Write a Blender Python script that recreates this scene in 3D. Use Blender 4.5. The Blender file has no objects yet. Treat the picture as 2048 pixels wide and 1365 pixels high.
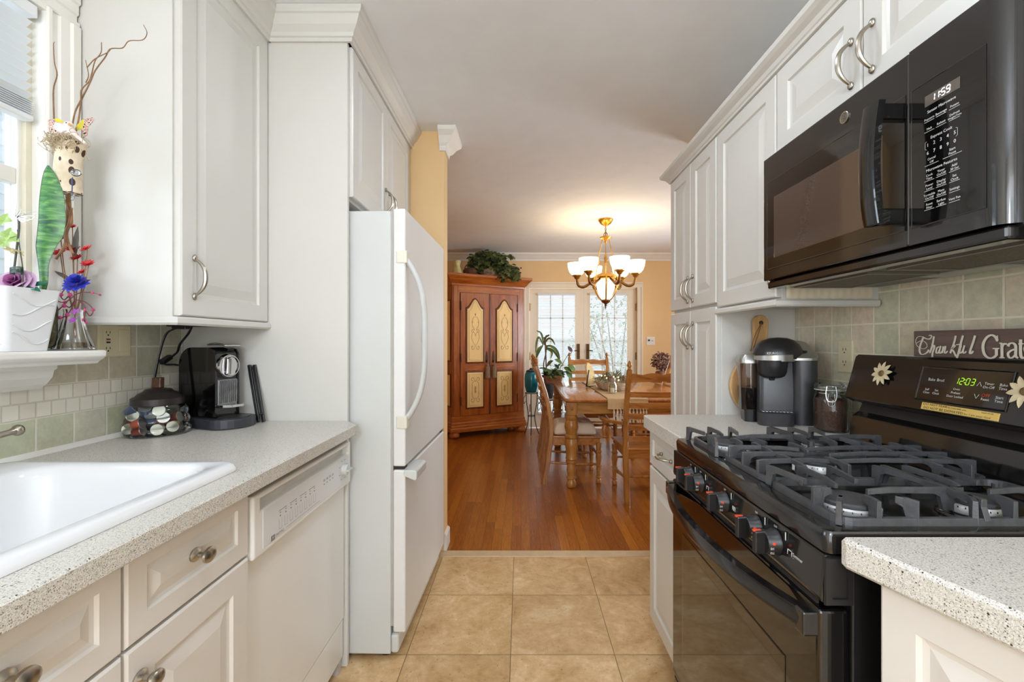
import bpy, bmesh, math, random
from mathutils import Vector, Matrix, Euler
random.seed(7)
SC = bpy.context.scene
COL = SC.collection
PI = math.pi
# ---------------------------------------------------------------- camera
F_PX, VPX, VPY, EYE = 900.0, 1042.0, 682.5, 1.21
cam_data = bpy.data.cameras.new('camera')
cam = bpy.data.objects.new('camera', cam_data); COL.objects.link(cam)
cam.location = (0, 0, EYE); cam.rotation_euler = (PI / 2, 0, 0)
cam_data.sensor_width = 36.0; cam_data.lens = F_PX / 2048 * 36.0
cam_data.shift_x = -(VPX - 1024) / 2048; cam_data.clip_start = 0.02
SC.camera = cam
# ---------------------------------------------------------------- world, exposure
W = bpy.data.worlds.new('sky'); SC.world = W; W.use_nodes = True
bg = W.node_tree.nodes['Background']
bg.inputs[0].default_value = (0.80, 0.90, 1.0, 1); bg.inputs[1].default_value = 1.35
SC.view_settings.view_transform = 'Standard'; SC.view_settings.look = 'None'
SC.view_settings.gamma = 1.0; SC.view_settings.use_curve_mapping = False
SC.view_settings.exposure = 0.22
try:
    SC.cycles.use_denoising = True
    SC.cycles.max_bounces = 10; SC.cycles.diffuse_bounces = 5; SC.cycles.glossy_bounces = 4
    SC.cycles.transmission_bounces = 8; SC.cycles.transparent_max_bounces = 16
    SC.cycles.sample_clamp_indirect = 6.0; SC.cycles.caustics_reflective = False; SC.cycles.caustics_refractive = False
except Exception:
    pass
CEIL = 2.415
def lamp(name, kind, loc, power, color=(1, 1, 1), size=0.2, rot=(0, 0, 0), sy=None):
    d = bpy.data.lights.new(name, kind); d.energy = power; d.color = color
    if kind == 'AREA':
        d.shape = 'RECTANGLE' if sy else 'DISK'; d.size = size
        if sy: d.size_y = sy
    elif kind in ('POINT', 'SPOT'): d.shadow_soft_size = size
    o = bpy.data.objects.new(name, d); COL.objects.link(o); o.location = loc; o.rotation_euler = rot
    return o
# the kitchen lamps (built below), window daylight, and added unseen fill lights
KL = [(0.05, 1.36, 0.0), (0.05, 0.10, 0.0), (0.02, -1.75, 0.50)]   # x, y, drop from the ceiling
# (two flush discs and a hanging globe, near disc and globe added as unseen fill: GLOBE is the globe's radius, GLOW their brightness)
GLOBE, GLOW = 0.125, (28.0, 34.0, 92.0)
lamp('kitchen_window_daylight', 'AREA', (-1.75, 0.55, 1.62), 14, (0.86, 0.93, 1.0), 0.95, (0, -PI / 2, 0), 0.8)
lamp('rear_fill_light', 'AREA', (0.0, -2.25, 1.45), 30, (0.90, 0.95, 1.0), 1.7, (PI / 2, 0, 0), 1.5)  # soft frontal fill through the added window behind the camera
lamp('garden_door_daylight', 'AREA', (0.86, 6.75, 1.1), 16, (0.92, 0.96, 1.0), 1.5, (-PI / 2, 0, 0), 1.8)
lamp('dining_fill_light', 'AREA', (3.45, 4.3, 1.4), 75, (0.95, 0.97, 1.0), 1.3, (0, PI / 2, 0), 1.2)  # area light at an unseen side window, brightening the dining room

# ---------------------------------------------------------------- helpers
def lin(c):
    c = [v / 255.0 for v in c]
    return tuple((v / 12.92 if v <= 0.04045 else ((v + 0.055) / 1.055) ** 2.4) for v in c) + (1.0,)

def at(u, v, Y):
    """point of the place seen at pixel (u, v) of the photograph when it stands at depth Y"""
    return Vector(((u - VPX) * Y / F_PX, Y, EYE + (VPY - v) * Y / F_PX))

class NT:
    """small node-tree writer"""
    def __init__(s, name):
        s.m = bpy.data.materials.new(name); s.m.use_nodes = True
        s.t = s.m.node_tree; s.t.nodes.clear()
        s.out = s.t.nodes.new('ShaderNodeOutputMaterial')
        s._tc = None
    def n(s, typ, ins=None, **kw):
        nd = s.t.nodes.new(typ)
        for k, v in kw.items(): setattr(nd, k, v)
        for k, v in (ins or {}).items(): s.set(nd.inputs[k], v)
        return nd
    def set(s, sock, v):
        if isinstance(v, bpy.types.NodeSocket): s.t.links.new(v, sock)
        else: sock.default_value = v
    def co(s):
        if s._tc is None: s._tc = s.n('ShaderNodeTexCoord').outputs['Object']
        return s._tc
    def mth(s, op, a, b=0.0, c=0.0):
        nd = s.n('ShaderNodeMath', operation=op)
        s.set(nd.inputs[0], a); s.set(nd.inputs[1], b); s.set(nd.inputs[2], c)
        return nd.outputs[0]
    def xyz(s, v):
        o = s.n('ShaderNodeSeparateXYZ', {0: v}).outputs
        return o[0], o[1], o[2]
    def vec(s, x, y, z):
        return s.n('ShaderNodeCombineXYZ', {0: x, 1: y, 2: z}).outputs[0]
    def scale(s, v, sc):
        return s.n('ShaderNodeVectorMath', {0: v, 1: sc}, operation='MULTIPLY').outputs[0]
    def noise(s, v, scale, detail=3.0, rough=0.55, dist=0.0):
        return s.n('ShaderNodeTexNoise', {'Vector': v, 'Scale': scale, 'Detail': detail, 'Roughness': rough, 'Distortion': dist}).outputs['Fac']
    def ramp(s, f, stops):
        nd = s.n('ShaderNodeValToRGB', {0: f}); e = nd.color_ramp.elements
        while len(e) < len(stops): e.new(0.5)
        for el, (p, c) in zip(e, stops):
            el.position = p; el.color = c if len(c) == 4 else lin(c)
        return nd.outputs[0]
    def mix(s, f, a, b, blend='MIX'):
        nd = s.n('ShaderNodeMix', data_type='RGBA', blend_type=blend)
        s.set(nd.inputs[0], f); s.set(nd.inputs[6], a); s.set(nd.inputs[7], b)
        return nd.outputs[2]
    def bump(s, h, strength=0.3, dist=0.002):
        return s.n('ShaderNodeBump', {'Height': h, 'Strength': strength, 'Distance': dist}).outputs[0]
    def bsdf(s, color, rough=0.5, metal=0.0, normal=None, **kw):
        b = s.n('ShaderNodeBsdfPrincipled')
        s.set(b.inputs['Base Color'], color); s.set(b.inputs['Roughness'], rough); s.set(b.inputs['Metallic'], metal)
        if normal is not None: s.set(b.inputs['Normal'], normal)
        for k, v in kw.items(): s.set(b.inputs[k], v)
        s.t.links.new(b.outputs[0], s.out.inputs[0])
        return s.m

MATS = {}
def M(name, rgb=None, rough=0.5, metal=0.0, var=0.06, scale=8.0, bump=0.0, bscale=60.0, **kw):
    if name in MATS: return MATS[name]
    t = NT(name); c = lin(rgb)
    f = t.noise(t.co(), scale, 4.0)
    lo = tuple(max(0, v * (1 - var)) for v in c[:3]) + (1,); hi = tuple(min(1, v * (1 + var)) for v in c[:3]) + (1,)
    col = t.ramp(f, [(0.3, lo), (0.7, hi)])
    nrm = t.bump(t.noise(t.co(), bscale, 3.0), bump, 0.003) if bump else None
    kk = {k.replace('_', ' '): v for k, v in kw.items()}
    MATS[name] = t.bsdf(col, rough, metal, nrm, **kk)
    return MATS[name]

def emis(name, rgb, strength):
    if name in MATS: return MATS[name]
    t = NT(name); c = lin(rgb)
    f = t.noise(t.co(), 3.0)
    col = t.ramp(f, [(0.0, tuple(v * .97 for v in c[:3]) + (1,)), (1.0, c)])
    MATS[name] = t.bsdf(col, 0.4, **{'Emission Color': col, 'Emission Strength': strength})
    return MATS[name]

def glass(name, tint=(255, 255, 255), rough=0.02, refl=1.0):
    if name in MATS: return MATS[name]
    t = NT(name)
    tr = t.n('ShaderNodeBsdfTransparent', {0: lin(tint)})
    gl = t.n('ShaderNodeBsdfGlossy', {0: (1, 1, 1, 1), 'Roughness': rough})
    fr = t.n('ShaderNodeFresnel', {0: 1.45})
    f = t.mth('MULTIPLY', fr.outputs[0], refl)
    mx = t.n('ShaderNodeMixShader', {0: f, 1: tr.outputs[0], 2: gl.outputs[0]})
    t.t.links.new(mx.outputs[0], t.out.inputs[0])
    MATS[name] = t.m
    return t.m

def wood(name, c1, c2, axis=2, scale=1.0, rough=0.35, dark=None, coat=0.0):
    if name in MATS: return MATS[name]
    t = NT(name)
    st = [9.0, 9.0, 9.0]; st[axis] = 0.9
    v = t.scale(t.co(), tuple(x * scale for x in st))
    n1 = t.noise(v, 3.0, 5.0, 0.62, 0.6)
    n2 = t.noise(v, 16.0, 3.0, 0.7)
    f = t.mth('ADD', t.mth('MULTIPLY', n1, 0.7), t.mth('MULTIPLY', n2, 0.3))
    col = t.ramp(f, [(0.30, dark or c1), (0.45, c1), (0.68, c2)])
    MATS[name] = t.bsdf(col, rough, 0.0, t.bump(n2, 0.08, 0.002), **{'Coat Weight': coat, 'Coat Roughness': 0.12})
    return MATS[name]

class MB:
    """collects shapes and links them as ONE mesh object"""
    def __init__(s): s.bm = bmesh.new()
    def face(s, pts):
        vs = [s.bm.verts.new(p) for p in pts]
        try: return s.bm.faces.new(vs)
        except ValueError: return None
    def box(s, x0, x1, y0, y1, z0, z1):
        x0, x1 = min(x0, x1), max(x0, x1); y0, y1 = min(y0, y1), max(y0, y1); z0, z1 = min(z0, z1), max(z0, z1)
        v = [s.bm.verts.new(p) for p in ((x0,y0,z0),(x1,y0,z0),(x1,y1,z0),(x0,y1,z0),(x0,y0,z1),(x1,y0,z1),(x1,y1,z1),(x0,y1,z1))]
        for f in ((0,3,2,1),(4,5,6,7),(0,1,5,4),(1,2,6,5),(2,3,7,6),(3,0,4,7)): s.bm.faces.new([v[i] for i in f])
        return s
    def obox(s, c, ux, uy, uz):
        """oriented box: centre and three half vectors"""
        c, ux, uy, uz = map(Vector, (c, ux, uy, uz))
        v = [s.bm.verts.new(c + a * ux + b * uy + d * uz) for d in (-1, 1) for a, b in ((-1,-1),(1,-1),(1,1),(-1,1))]
        for f in ((0,3,2,1),(4,5,6,7),(0,1,5,4),(1,2,6,5),(2,3,7,6),(3,0,4,7)): s.bm.faces.new([v[i] for i in f])
        return s
    def bar(s, p, q, w, h, up=(0, 0, 1)):
        p, q = Vector(p), Vector(q); d = q - p; L = d.length
        if L < 1e-6: return s
        d.normalize(); u = Vector(up); sd = d.cross(u)
        if sd.length < 1e-4: sd = d.cross(Vector((1, 0, 0)))
        sd.normalize(); u = sd.cross(d)
        return s.obox((p + q) / 2, d * (L / 2), sd * (w / 2), u * (h / 2))
    def loft(s, loops, cap0=True, cap1=True, closed=True):
        rings = [[s.bm.verts.new(p) for p in lp] for lp in loops]
        n = len(rings[0])
        for a, b in zip(rings, rings[1:]):
            for i in range(n if closed else n - 1):
                j = (i + 1) % n
                try: s.bm.faces.new((a[i], a[j], b[j], b[i]))
                except ValueError: pass
        if cap0 and closed and n > 2: s.bm.faces.new(list(reversed(rings[0])))
        if cap1 and closed and n > 2: s.bm.faces.new(rings[-1])
        return s
    def lathe(s, prof, c=(0, 0, 0), seg=24, axis='z', cap0=True, cap1=True, sx=1.0, sy=1.0):
        loops = []
        for r, h in prof:
            lp = []
            for i in range(seg):
                a = 2 * PI * i / seg; x, y = r * math.cos(a) * sx, r * math.sin(a) * sy
                p = (x, y, h) if axis == 'z' else ((h, x, y) if axis == 'x' else (y, h, x))
                lp.append((p[0] + c[0], p[1] + c[1], p[2] + c[2]))
            loops.append(lp)
        return s.loft(loops, cap0, cap1)
    def tube(s, pts, r, seg=8, flat=1.0, caps=True):
        pts = [Vector(p) for p in pts]; n = len(pts)
        rs = r if isinstance(r, (list, tuple)) else [r] * n
        loops = []; prev = None
        for i, p in enumerate(pts):
            d = (pts[min(i + 1, n - 1)] - pts[max(i - 1, 0)])
            if d.length < 1e-9: d = Vector((0, 0, 1))
            d.normalize()
            if prev is None:
                a = d.cross(Vector((0, 0, 1)))
                if a.length < 1e-3: a = d.cross(Vector((0, 1, 0)))
            else: a = prev - d * prev.dot(d)
            if a.length < 1e-6: a = d.orthogonal()
            a.normalize(); b = d.cross(a); prev = a
            loops.append([p + (a * math.cos(2*PI*k/seg) + b * math.sin(2*PI*k/seg) * flat) * rs[i] for k in range(seg)])
        return s.loft(loops, caps, caps)
    def ball(s, c, r, seg=12, rings=8, m=None):
        rx, ry, rz = (r, r, r) if not isinstance(r, (tuple, list)) else r
        loops = []
        for i in range(rings + 1):
            th = PI * i / rings; k = max(math.sin(th), 0.02)
            lp = []
            for j in range(seg):
                a = 2*PI*j/seg
                p = Vector((rx*k*math.cos(a), ry*k*math.sin(a), -rz*math.cos(th)))
                if m is not None: p = m @ p
                lp.append(p + Vector(c))
            loops.append(lp)
        return s.loft(loops)
    def prism(s, poly, z0, z1):
        return s.loft([[(x, y, z0) for x, y in poly], [(x, y, z1) for x, y in poly]])
    def ext(s, pts, d):
        """extrude a polygon of 3-D points by vector d"""
        d = Vector(d); pts = [Vector(p) for p in pts]
        return s.loft([pts, [p + d for p in pts]])
    def slab(s, xs, ys, z0, z1, skip=(), fn=None):
        """flat slab on a grid of cuts with cells left out; fn maps (a,b,c) to a point"""
        fn = fn or (lambda a, b, c: (a, b, c))
        skip = set(skip); g = {}
        def V(i, j, k):
            if (i, j, k) not in g: g[(i, j, k)] = s.bm.verts.new(fn(xs[i], ys[j], (z0, z1)[k]))
            return g[(i, j, k)]
        nx, ny = len(xs) - 1, len(ys) - 1
        on = lambda i, j: 0 <= i < nx and 0 <= j < ny and (i, j) not in skip
        for i in range(nx):
            for j in range(ny):
                if not on(i, j): continue
                s.bm.faces.new([V(i,j,1), V(i+1,j,1), V(i+1,j+1,1), V(i,j+1,1)])
                s.bm.faces.new([V(i,j,0), V(i,j+1,0), V(i+1,j+1,0), V(i+1,j,0)])
                if not on(i, j-1): s.bm.faces.new([V(i,j,0), V(i+1,j,0), V(i+1,j,1), V(i,j,1)])
                if not on(i, j+1): s.bm.faces.new([V(i+1,j+1,0), V(i,j+1,0), V(i,j+1,1), V(i+1,j+1,1)])
                if not on(i-1, j): s.bm.faces.new([V(i,j+1,0), V(i,j,0), V(i,j,1), V(i,j+1,1)])
                if not on(i+1, j): s.bm.faces.new([V(i+1,j,0), V(i+1,j+1,0), V(i+1,j+1,1), V(i+1,j,1)])
        return s
    def sweep(s, prof, path, closed=False):
        """mitred moulding: prof = (outward, z) pairs, path = (x, y) points, outward is to the RIGHT of travel"""
        n = len(path); loops = []
        P = [Vector((x, y)) for x, y in path]
        for i in range(n):
            d0 = (P[i] - P[i-1]).normalized() if i > 0 else None
            d1 = (P[i+1] - P[i]).normalized() if i < n - 1 else None
            d0 = d0 or d1; d1 = d1 or d0
            n0 = Vector((d0.y, -d0.x)); n1 = Vector((d1.y, -d1.x))
            m = n0 + n1; m = m / max(m.dot(n0), 1e-6)
            loops.append([(P[i].x + m.x * a, P[i].y + m.y * a, z) for a, z in prof])
        return s.loft(loops)
    def panel(s, o, u, v, n, Wd, Ht, prof, cap=True):
        """nested rectangles: prof = (inset, height along n); a raised-panel front"""
        o, u, v, n = Vector(o), Vector(u).normalized(), Vector(v).normalized(), Vector(n).normalized()
        loops = []
        for i, h in prof:
            i = min(i, Wd / 2 - .002, Ht / 2 - .002)
            loops.append([o + u*a + v*b + n*h for a, b in ((i,i),(Wd-i,i),(Wd-i,Ht-i),(i,Ht-i))])
        return s.loft(loops, True, cap)
    def leaf(s, base, d, length, width, up=(0, 0, 1), bend=0.3, seg=5, fold=0.15):
        base, d, up = Vector(base), Vector(d).normalized(), Vector(up)
        sd = d.cross(up)
        if sd.length < 1e-3: sd = d.cross(Vector((1, 0, 0)))
        sd.normalize(); nn = sd.cross(d).normalized()
        prev = None
        for i in range(seg + 1):
            t = i / seg
            p = base + d * (length * t) - nn * (bend * length * t * t)
            w = width * 0.5 * math.sin(PI * min(1, 0.08 + t * 0.92)) ** 0.8 if i < seg else 0.0005
            row = [s.bm.verts.new(p - sd * w + nn * fold * w), s.bm.verts.new(p), s.bm.verts.new(p + sd * w + nn * fold * w)]
            if prev:
                for a in (0, 1): s.bm.faces.new((prev[a], prev[a+1], row[a+1], row[a]))
            prev = row
        return s
    def ribbon(s, pts, ws, n, lift=0.0006):
        """a painted stroke: flat ribbon of varying width on a plane with normal n"""
        pts = [Vector(p) for p in pts]; n = Vector(n).normalized(); L = []; R = []
        for i, p in enumerate(pts):
            d = (pts[min(i+1, len(pts)-1)] - pts[max(i-1, 0)])
            if d.length < 1e-9: continue
            sd = n.cross(d.normalized()); w = ws[i] / 2
            L.append(s.bm.verts.new(p + sd*w + n*lift)); R.append(s.bm.verts.new(p - sd*w + n*lift))
        for i in range(len(L) - 1): s.bm.faces.new((L[i], R[i], R[i+1], L[i+1]))
        return s
    def text(s, body, size, o, u, v, align='LEFT', width=None):
        c = bpy.data.curves.new('t', 'FONT'); c.body = body; c.size = size; c.align_x = align; c.align_y = 'CENTER'; c.resolution_u = 2
        ob = bpy.data.objects.new('t', c); COL.objects.link(ob)
        bpy.context.view_layer.update()
        me = bpy.data.meshes.new_from_object(ob.evaluated_get(bpy.context.evaluated_depsgraph_get()))
        u, v = Vector(u).normalized(), Vector(v).normalized(); o = Vector(o)
        k = 1.0
        if width and len(me.vertices):
            xs = [q.co.x for q in me.vertices]; k = width / max(1e-6, max(xs) - min(xs))
        vs = [s.bm.verts.new(o + u * (q.co.x * k) + v * q.co.y) for q in me.vertices]
        for p in me.polygons:
            try: s.bm.faces.new([vs[i] for i in p.vertices])
            except ValueError: pass
        bpy.data.objects.remove(ob); bpy.data.curves.remove(c); bpy.data.meshes.remove(me)
        return s
    def build(s, name, mat, parent=None, off=None, smooth=False, bevel=0.0, bseg=2, label=None, sub=0, flip=True):
        bm = s.bm
        if off is not None: bmesh.ops.translate(bm, verts=bm.verts, vec=-Vector(off))
        if flip: bmesh.ops.recalc_face_normals(bm, faces=bm.faces)
        me = bpy.data.meshes.new(name); bm.to_mesh(me); bm.free()
        for m in (mat if isinstance(mat, (list, tuple)) else [mat]): me.materials.append(m)
        o = bpy.data.objects.new(name, me); COL.objects.link(o)
        if smooth:
            for p in me.polygons: p.use_smooth = True
            try: me.set_sharp_from_angle(angle=math.radians(40 if smooth is True else smooth))
            except Exception: pass
        if bevel:
            b = o.modifiers.new('edge', 'BEVEL'); b.width = bevel; b.segments = bseg; b.limit_method = 'ANGLE'; b.angle_limit = math.radians(40)
            b.harden_normals = False
        if sub:
            q = o.modifiers.new('round', 'SUBSURF'); q.levels = sub; q.render_levels = sub
        if parent is not None: o.parent = parent
        if label: o['label'] = label
        return o

def tag(o, label, cat, group=None, kind=None):
    o['label'] = label; o['category'] = cat
    if group: o['group'] = group
    if kind: o['kind'] = kind
    return o
class T:
    """a thing: an Empty at its base; parts are authored in world (or local) coordinates"""
    def __init__(s, name, label, cat, loc=(0, 0, 0), rz=0.0, group=None, local=False, rot=None):
        s.o = bpy.data.objects.new(name, None); COL.objects.link(s.o)
        s.o.location = loc; s.o.rotation_euler = rot or (0, 0, rz); s.o.empty_display_size = 0.05
        tag(s.o, label, cat, group); s.off = None if local else Vector(loc)
    def part(s, name, mb, mat, parent=None, **kw):
        return mb.build(name, mat, parent or s.o, off=s.off, **kw)
def single(name, mb, mat, label, cat, loc=(0, 0, 0), group=None, kind=None, **kw):
    o = mb.build(name, mat, None, off=loc, **kw); o.location = loc
    return tag(o, label, cat, group, kind)
def struct(name, mb, mat, parent=None, **kw):
    o = mb.build(name, mat, parent, **kw); o['kind'] = 'structure'
    return o
def dup(root, loc, rz, label=None, group=None):
    r = root.copy(); COL.objects.link(r); r.location = loc; r.rotation_euler = (0, 0, rz)
    if label: r['label'] = label
    if group: r['group'] = group
    for ch in list(root.children):
        c = ch.copy(); COL.objects.link(c); c.parent = r
        for g in ch.children:
            d = g.copy(); COL.objects.link(d); d.parent = c
    return r
def spline(pts, n=8):
    """Catmull-Rom through points (tuples of any length)"""
    P = [Vector(p) for p in pts]; P = [2*P[0] - P[1]] + P + [2*P[-1] - P[-2]]; out = []
    for i in range(1, len(P) - 2):
        for k in range(n):
            t = k / n; a, b, c, d = P[i-1], P[i], P[i+1], P[i+2]
            out.append(0.5 * ((2*b) + (c - a)*t + (2*a - 5*b + 4*c - d)*t*t + (3*b - a - 3*c + d)*t*t*t))
    out.append(P[-2]); return out
def rrect(x0, x1, y0, y1, r, z, n=4):
    pts = []
    for cx, cy, a0 in ((x1-r, y0+r, -PI/2), (x1-r, y1-r, 0), (x0+r, y1-r, PI/2), (x0+r, y0+r, PI)):
        for k in range(n + 1):
            a = a0 + PI/2*k/n; pts.append((cx + r*math.cos(a), cy + r*math.sin(a), z))
    return pts
# ---------------------------------------------------------------- materials of the room
def tile_mat(name, su, sv, u0, v0, cols, grout, gw=0.0022, stagger=0.0, rough=0.35, mott=0.30, seed=0.0):
    t = NT(name); x, y, z = t.xyz(t.co())
    vv = t.mth('DIVIDE', t.mth('SUBTRACT', z, v0), sv); row = t.mth('FLOOR', vv)
    uu = t.mth('DIVIDE', t.mth('SUBTRACT', y, u0), su)
    if stagger: uu = t.mth('ADD', uu, t.mth('MULTIPLY', t.mth('MODULO', row, 2.0), stagger))
    colm = t.mth('FLOOR', uu)
    fu = t.mth('SUBTRACT', uu, colm); fv = t.mth('SUBTRACT', vv, row)
    eu = t.mth('MULTIPLY', t.mth('MINIMUM', fu, t.mth('SUBTRACT', 1.0, fu)), su)
    ev = t.mth('MULTIPLY', t.mth('MINIMUM', fv, t.mth('SUBTRACT', 1.0, fv)), sv)
    e = t.mth('MINIMUM', eu, ev)
    wob = t.mth('MULTIPLY', t.noise(t.co(), 60.0), gw * 0.8)
    g = t.n('ShaderNodeMapRange', {0: e, 1: t.mth('ADD', wob, gw * 0.5), 2: t.mth('ADD', wob, gw * 1.1)}).outputs[0]
    wn = t.n('ShaderNodeTexWhiteNoise', {'Vector': t.vec(colm, t.mth('ADD', row, seed), 3.0)}, noise_dimensions='3D').outputs['Value']
    base = t.ramp(wn, [((i + 0.5) / len(cols), c) for i, c in enumerate(cols)])
    base2 = t.mix(t.mth('MULTIPLY', t.noise(t.co(), 9.0, 4.0), 0.35), base, lin(cols[len(cols)//2]))
    mo = t.noise(t.co(), 38.0, 5.0, 0.7)
    c2 = t.mix(1.0, base2, t.ramp(mo, [(0.25, (1-mott,)*3 + (1,)), (0.75, (1.0, 1.0, 1.0, 1))]), 'MULTIPLY')
    col = t.mix(g, lin(grout), c2)
    h = t.mth('ADD', g, t.mth('MULTIPLY', mo, 0.25))
    MATS[name] = t.bsdf(col, rough, 0.0, t.bump(h, 0.35, 0.002)); return MATS[name]
GREENS = [(196, 196, 170), (203, 190, 168), (176, 190, 164), (201, 196, 178), (184, 193, 170), (206, 198, 182), (190, 176, 150)]
BEIGES = [(242, 226, 200), (238, 218, 192), (206, 212, 178), (244, 230, 208), (238, 220, 190), (214, 216, 186), (236, 222, 198)]
m_tile_low = tile_mat('tile_left_low', 0.099, 0.0955, 1.160, 0.9155, [(206, 212, 182), (216, 212, 188), (204, 208, 176), (208, 196, 168), (220, 216, 196)], (228, 222, 206), seed=5.0)
m_tile_up = tile_mat('tile_left_up', 0.0985, 0.0995, 1.365, 1.0925, [(220, 206, 182), (200, 196, 172), (206, 204, 180), (212, 198, 172), (214, 210, 190)], (226, 220, 204), seed=2.0)
m_mosaic = tile_mat('tile_mosaic', 0.0385, 0.0405, 1.160, 1.0115, [(226, 220, 204), (232, 227, 212), (222, 214, 198)], (204, 196, 178), 0.0016, 0.5, 0.3, 0.06)
m_tile_r = tile_mat('tile_right', 0.0945, 0.0955, 1.593, 1.168, BEIGES, (240, 230, 206), seed=9.0)

def floor_tile_mat():
    t = NT('travertine_floor'); x, y, z = t.xyz(t.co())
    uu = t.mth('DIVIDE', t.mth('ADD', x, 0.040), 0.4005); vv = t.mth('DIVIDE', t.mth('SUBTRACT', y, 2.142), 0.4075)
    cu, cv = t.mth('FLOOR', uu), t.mth('FLOOR', vv)
    fu, fv = t.mth('SUBTRACT', uu, cu), t.mth('SUBTRACT', vv, cv)
    e = t.mth('MULTIPLY', t.mth('MINIMUM', t.mth('MINIMUM', fu, t.mth('SUBTRACT', 1.0, fu)), t.mth('MINIMUM', fv, t.mth('SUBTRACT', 1.0, fv))), 0.40)
    g = t.n('ShaderNodeMapRange', {0: e, 1: 0.0008, 2: 0.0022}).outputs[0]
    wn = t.n('ShaderNodeTexWhiteNoise', {'Vector': t.vec(cu, cv, 1.0)}, noise_dimensions='3D')
    off = t.n('ShaderNodeVectorMath', {0: t.co(), 1: t.scale(wn.outputs['Color'], (7, 7, 7))}, operation='ADD').outputs[0]
    n1 = t.noise(off, 5.2, 7.0, 0.66, 0.9); n2 = t.noise(off, 34.0, 6.0, 0.75)
    f = t.mth('ADD', t.mth('MULTIPLY', n1, 0.62), t.mth('MULTIPLY', n2, 0.38))
    c = t.ramp(f, [(0.30, (160, 122, 78)), (0.42, (200, 162, 112)), (0.55, (222, 188, 140)), (0.70, (246, 224, 188))])
    pit = t.n('ShaderNodeMapRange', {0: t.noise(off, 95.0, 3.0, 0.6), 1: 0.27, 2: 0.35}).outputs[0]
    c = t.mix(pit, lin((122, 92, 60)), c)
    tint = t.ramp(wn.outputs['Value'], [(0.0, (0.90, 0.89, 0.87, 1)), (1.0, (1.02, 1.01, 1.0, 1))])
    c = t.mix(1.0, c, tint, 'MULTIPLY')
    c = t.mix(g, lin((128, 102, 70)), c)
    rg = t.mth('ADD', 0.24, t.mth('MULTIPLY', n2, 0.22))
    return t.bsdf(c, rg, 0.0, t.bump(t.mth('ADD', g, t.mth('MULTIPLY', pit, 0.3)), 0.25, 0.0015))
def floor_wood_mat():
    t = NT('oak_floor'); x, y, z = t.xyz(t.co())
    bw = 0.0575
    uu = t.mth('DIVIDE', x, bw); cu = t.mth('FLOOR', uu); fu = t.mth('SUBTRACT', uu, cu)
    r1 = t.n('ShaderNodeTexWhiteNoise', {'W': cu}, noise_dimensions='1D').outputs['Value']
    vv = t.mth('ADD', t.mth('DIVIDE', y, 1.05), t.mth('MULTIPLY', r1, 7.3)); cv = t.mth('FLOOR', vv); fv = t.mth('SUBTRACT', vv, cv)
    wn = t.n('ShaderNodeTexWhiteNoise', {'Vector': t.vec(cu, cv, 2.0)}, noise_dimensions='3D')
    off = t.n('ShaderNodeVectorMath', {0: t.scale(t.co(), (14.0, 1.1, 1.0)), 1: t.scale(wn.outputs['Color'], (31, 17, 0))}, operation='ADD').outputs[0]
    n1 = t.noise(off, 1.6, 4.0, 0.6, 1.2); n2 = t.noise(t.scale(off, (5.0, 1.5, 1.0)), 3.0, 4.0, 0.7)
    rings = t.mth('PINGPONG', t.mth('MULTIPLY', n1, 9.0), 0.5)
    f = t.mth('ADD', t.mth('MULTIPLY', wn.outputs['Value'], 0.30), t.mth('ADD', t.mth('MULTIPLY', rings, 0.45), t.mth('MULTIPLY', n2, 0.40)))
    c = t.ramp(f, [(0.15, (116, 58, 10)), (0.38, (150, 82, 16)), (0.60, (174, 104, 26)), (0.88, (198, 128, 40))])
    e1 = t.mth('MULTIPLY', t.mth('MINIMUM', fu, t.mth('SUBTRACT', 1.0, fu)), bw)
    e2 = t.mth('MULTIPLY', t.mth('MINIMUM', fv, t.mth('SUBTRACT', 1.0, fv)), 1.05)
    g = t.n('ShaderNodeMapRange', {0: t.mth('MINIMUM', e1, e2), 1: 0.0004, 2: 0.0016}).outputs[0]
    c = t.mix(g, lin((104, 54, 16)), c)
    return t.bsdf(c, t.mth('ADD', 0.22, t.mth('MULTIPLY', n2, 0.16)), 0.0, t.bump(t.mth('ADD', g, t.mth('MULTIPLY', n2, 0.15)), 0.2, 0.001), **{'Coat Weight': 0.25, 'Coat Roughness': 0.2})
def counter_mat():
    t = NT('speckled_counter')
    def dots(sc, share, size):
        v = t.n('ShaderNodeTexVoronoi', {'Vector': t.co(), 'Scale': sc}); r, g, _ = t.xyz(v.outputs['Color'])
        return t.mth('MULTIPLY', t.mth('LESS_THAN', r, share), t.mth('LESS_THAN', v.outputs['Distance'], t.mth('MULTIPLY', t.mth('ADD', g, .35), size)))
    c = t.ramp(t.noise(t.co(), 420.0, 2.0), [(0.32, (190, 184, 173)), (0.55, (214, 210, 201)), (0.75, (228, 225, 218))])
    c = t.mix(dots(760.0, .50, .42), c, lin((166, 157, 144)))
    c = t.mix(dots(470.0, .34, .36), c, lin((122, 112, 100)))
    c = t.mix(dots(215.0, .15, .24), c, lin((58, 48, 44)))
    return t.bsdf(c, 0.34, 0.0)
m_floor_t = floor_tile_mat(); m_floor_w = floor_wood_mat(); m_counter = counter_mat()
m_ceil = M('ceiling_paint', (234, 236, 238), 0.7, bump=0.06, bscale=14.0, var=0.02)
m_wallk = M('cream_wall', (230, 225, 214), 0.6, var=0.02)
m_orange = M('apricot_wall', (236, 199, 145), 0.6, var=0.03, scale=3.0, bump=0.05, bscale=90)
m_trim = M('white_trim', (236, 233, 226), 0.4, var=0.02)
m_cab = M('cabinet_cream', (213, 210, 203), 0.32, var=0.018, scale=4.0)
m_cab_l = M('cabinet_cream_bounce', (219, 213, 205), 0.32, var=0.018, scale=4.0)  # warmer copy of the cabinet cream, floor bounce put into its colour
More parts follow.
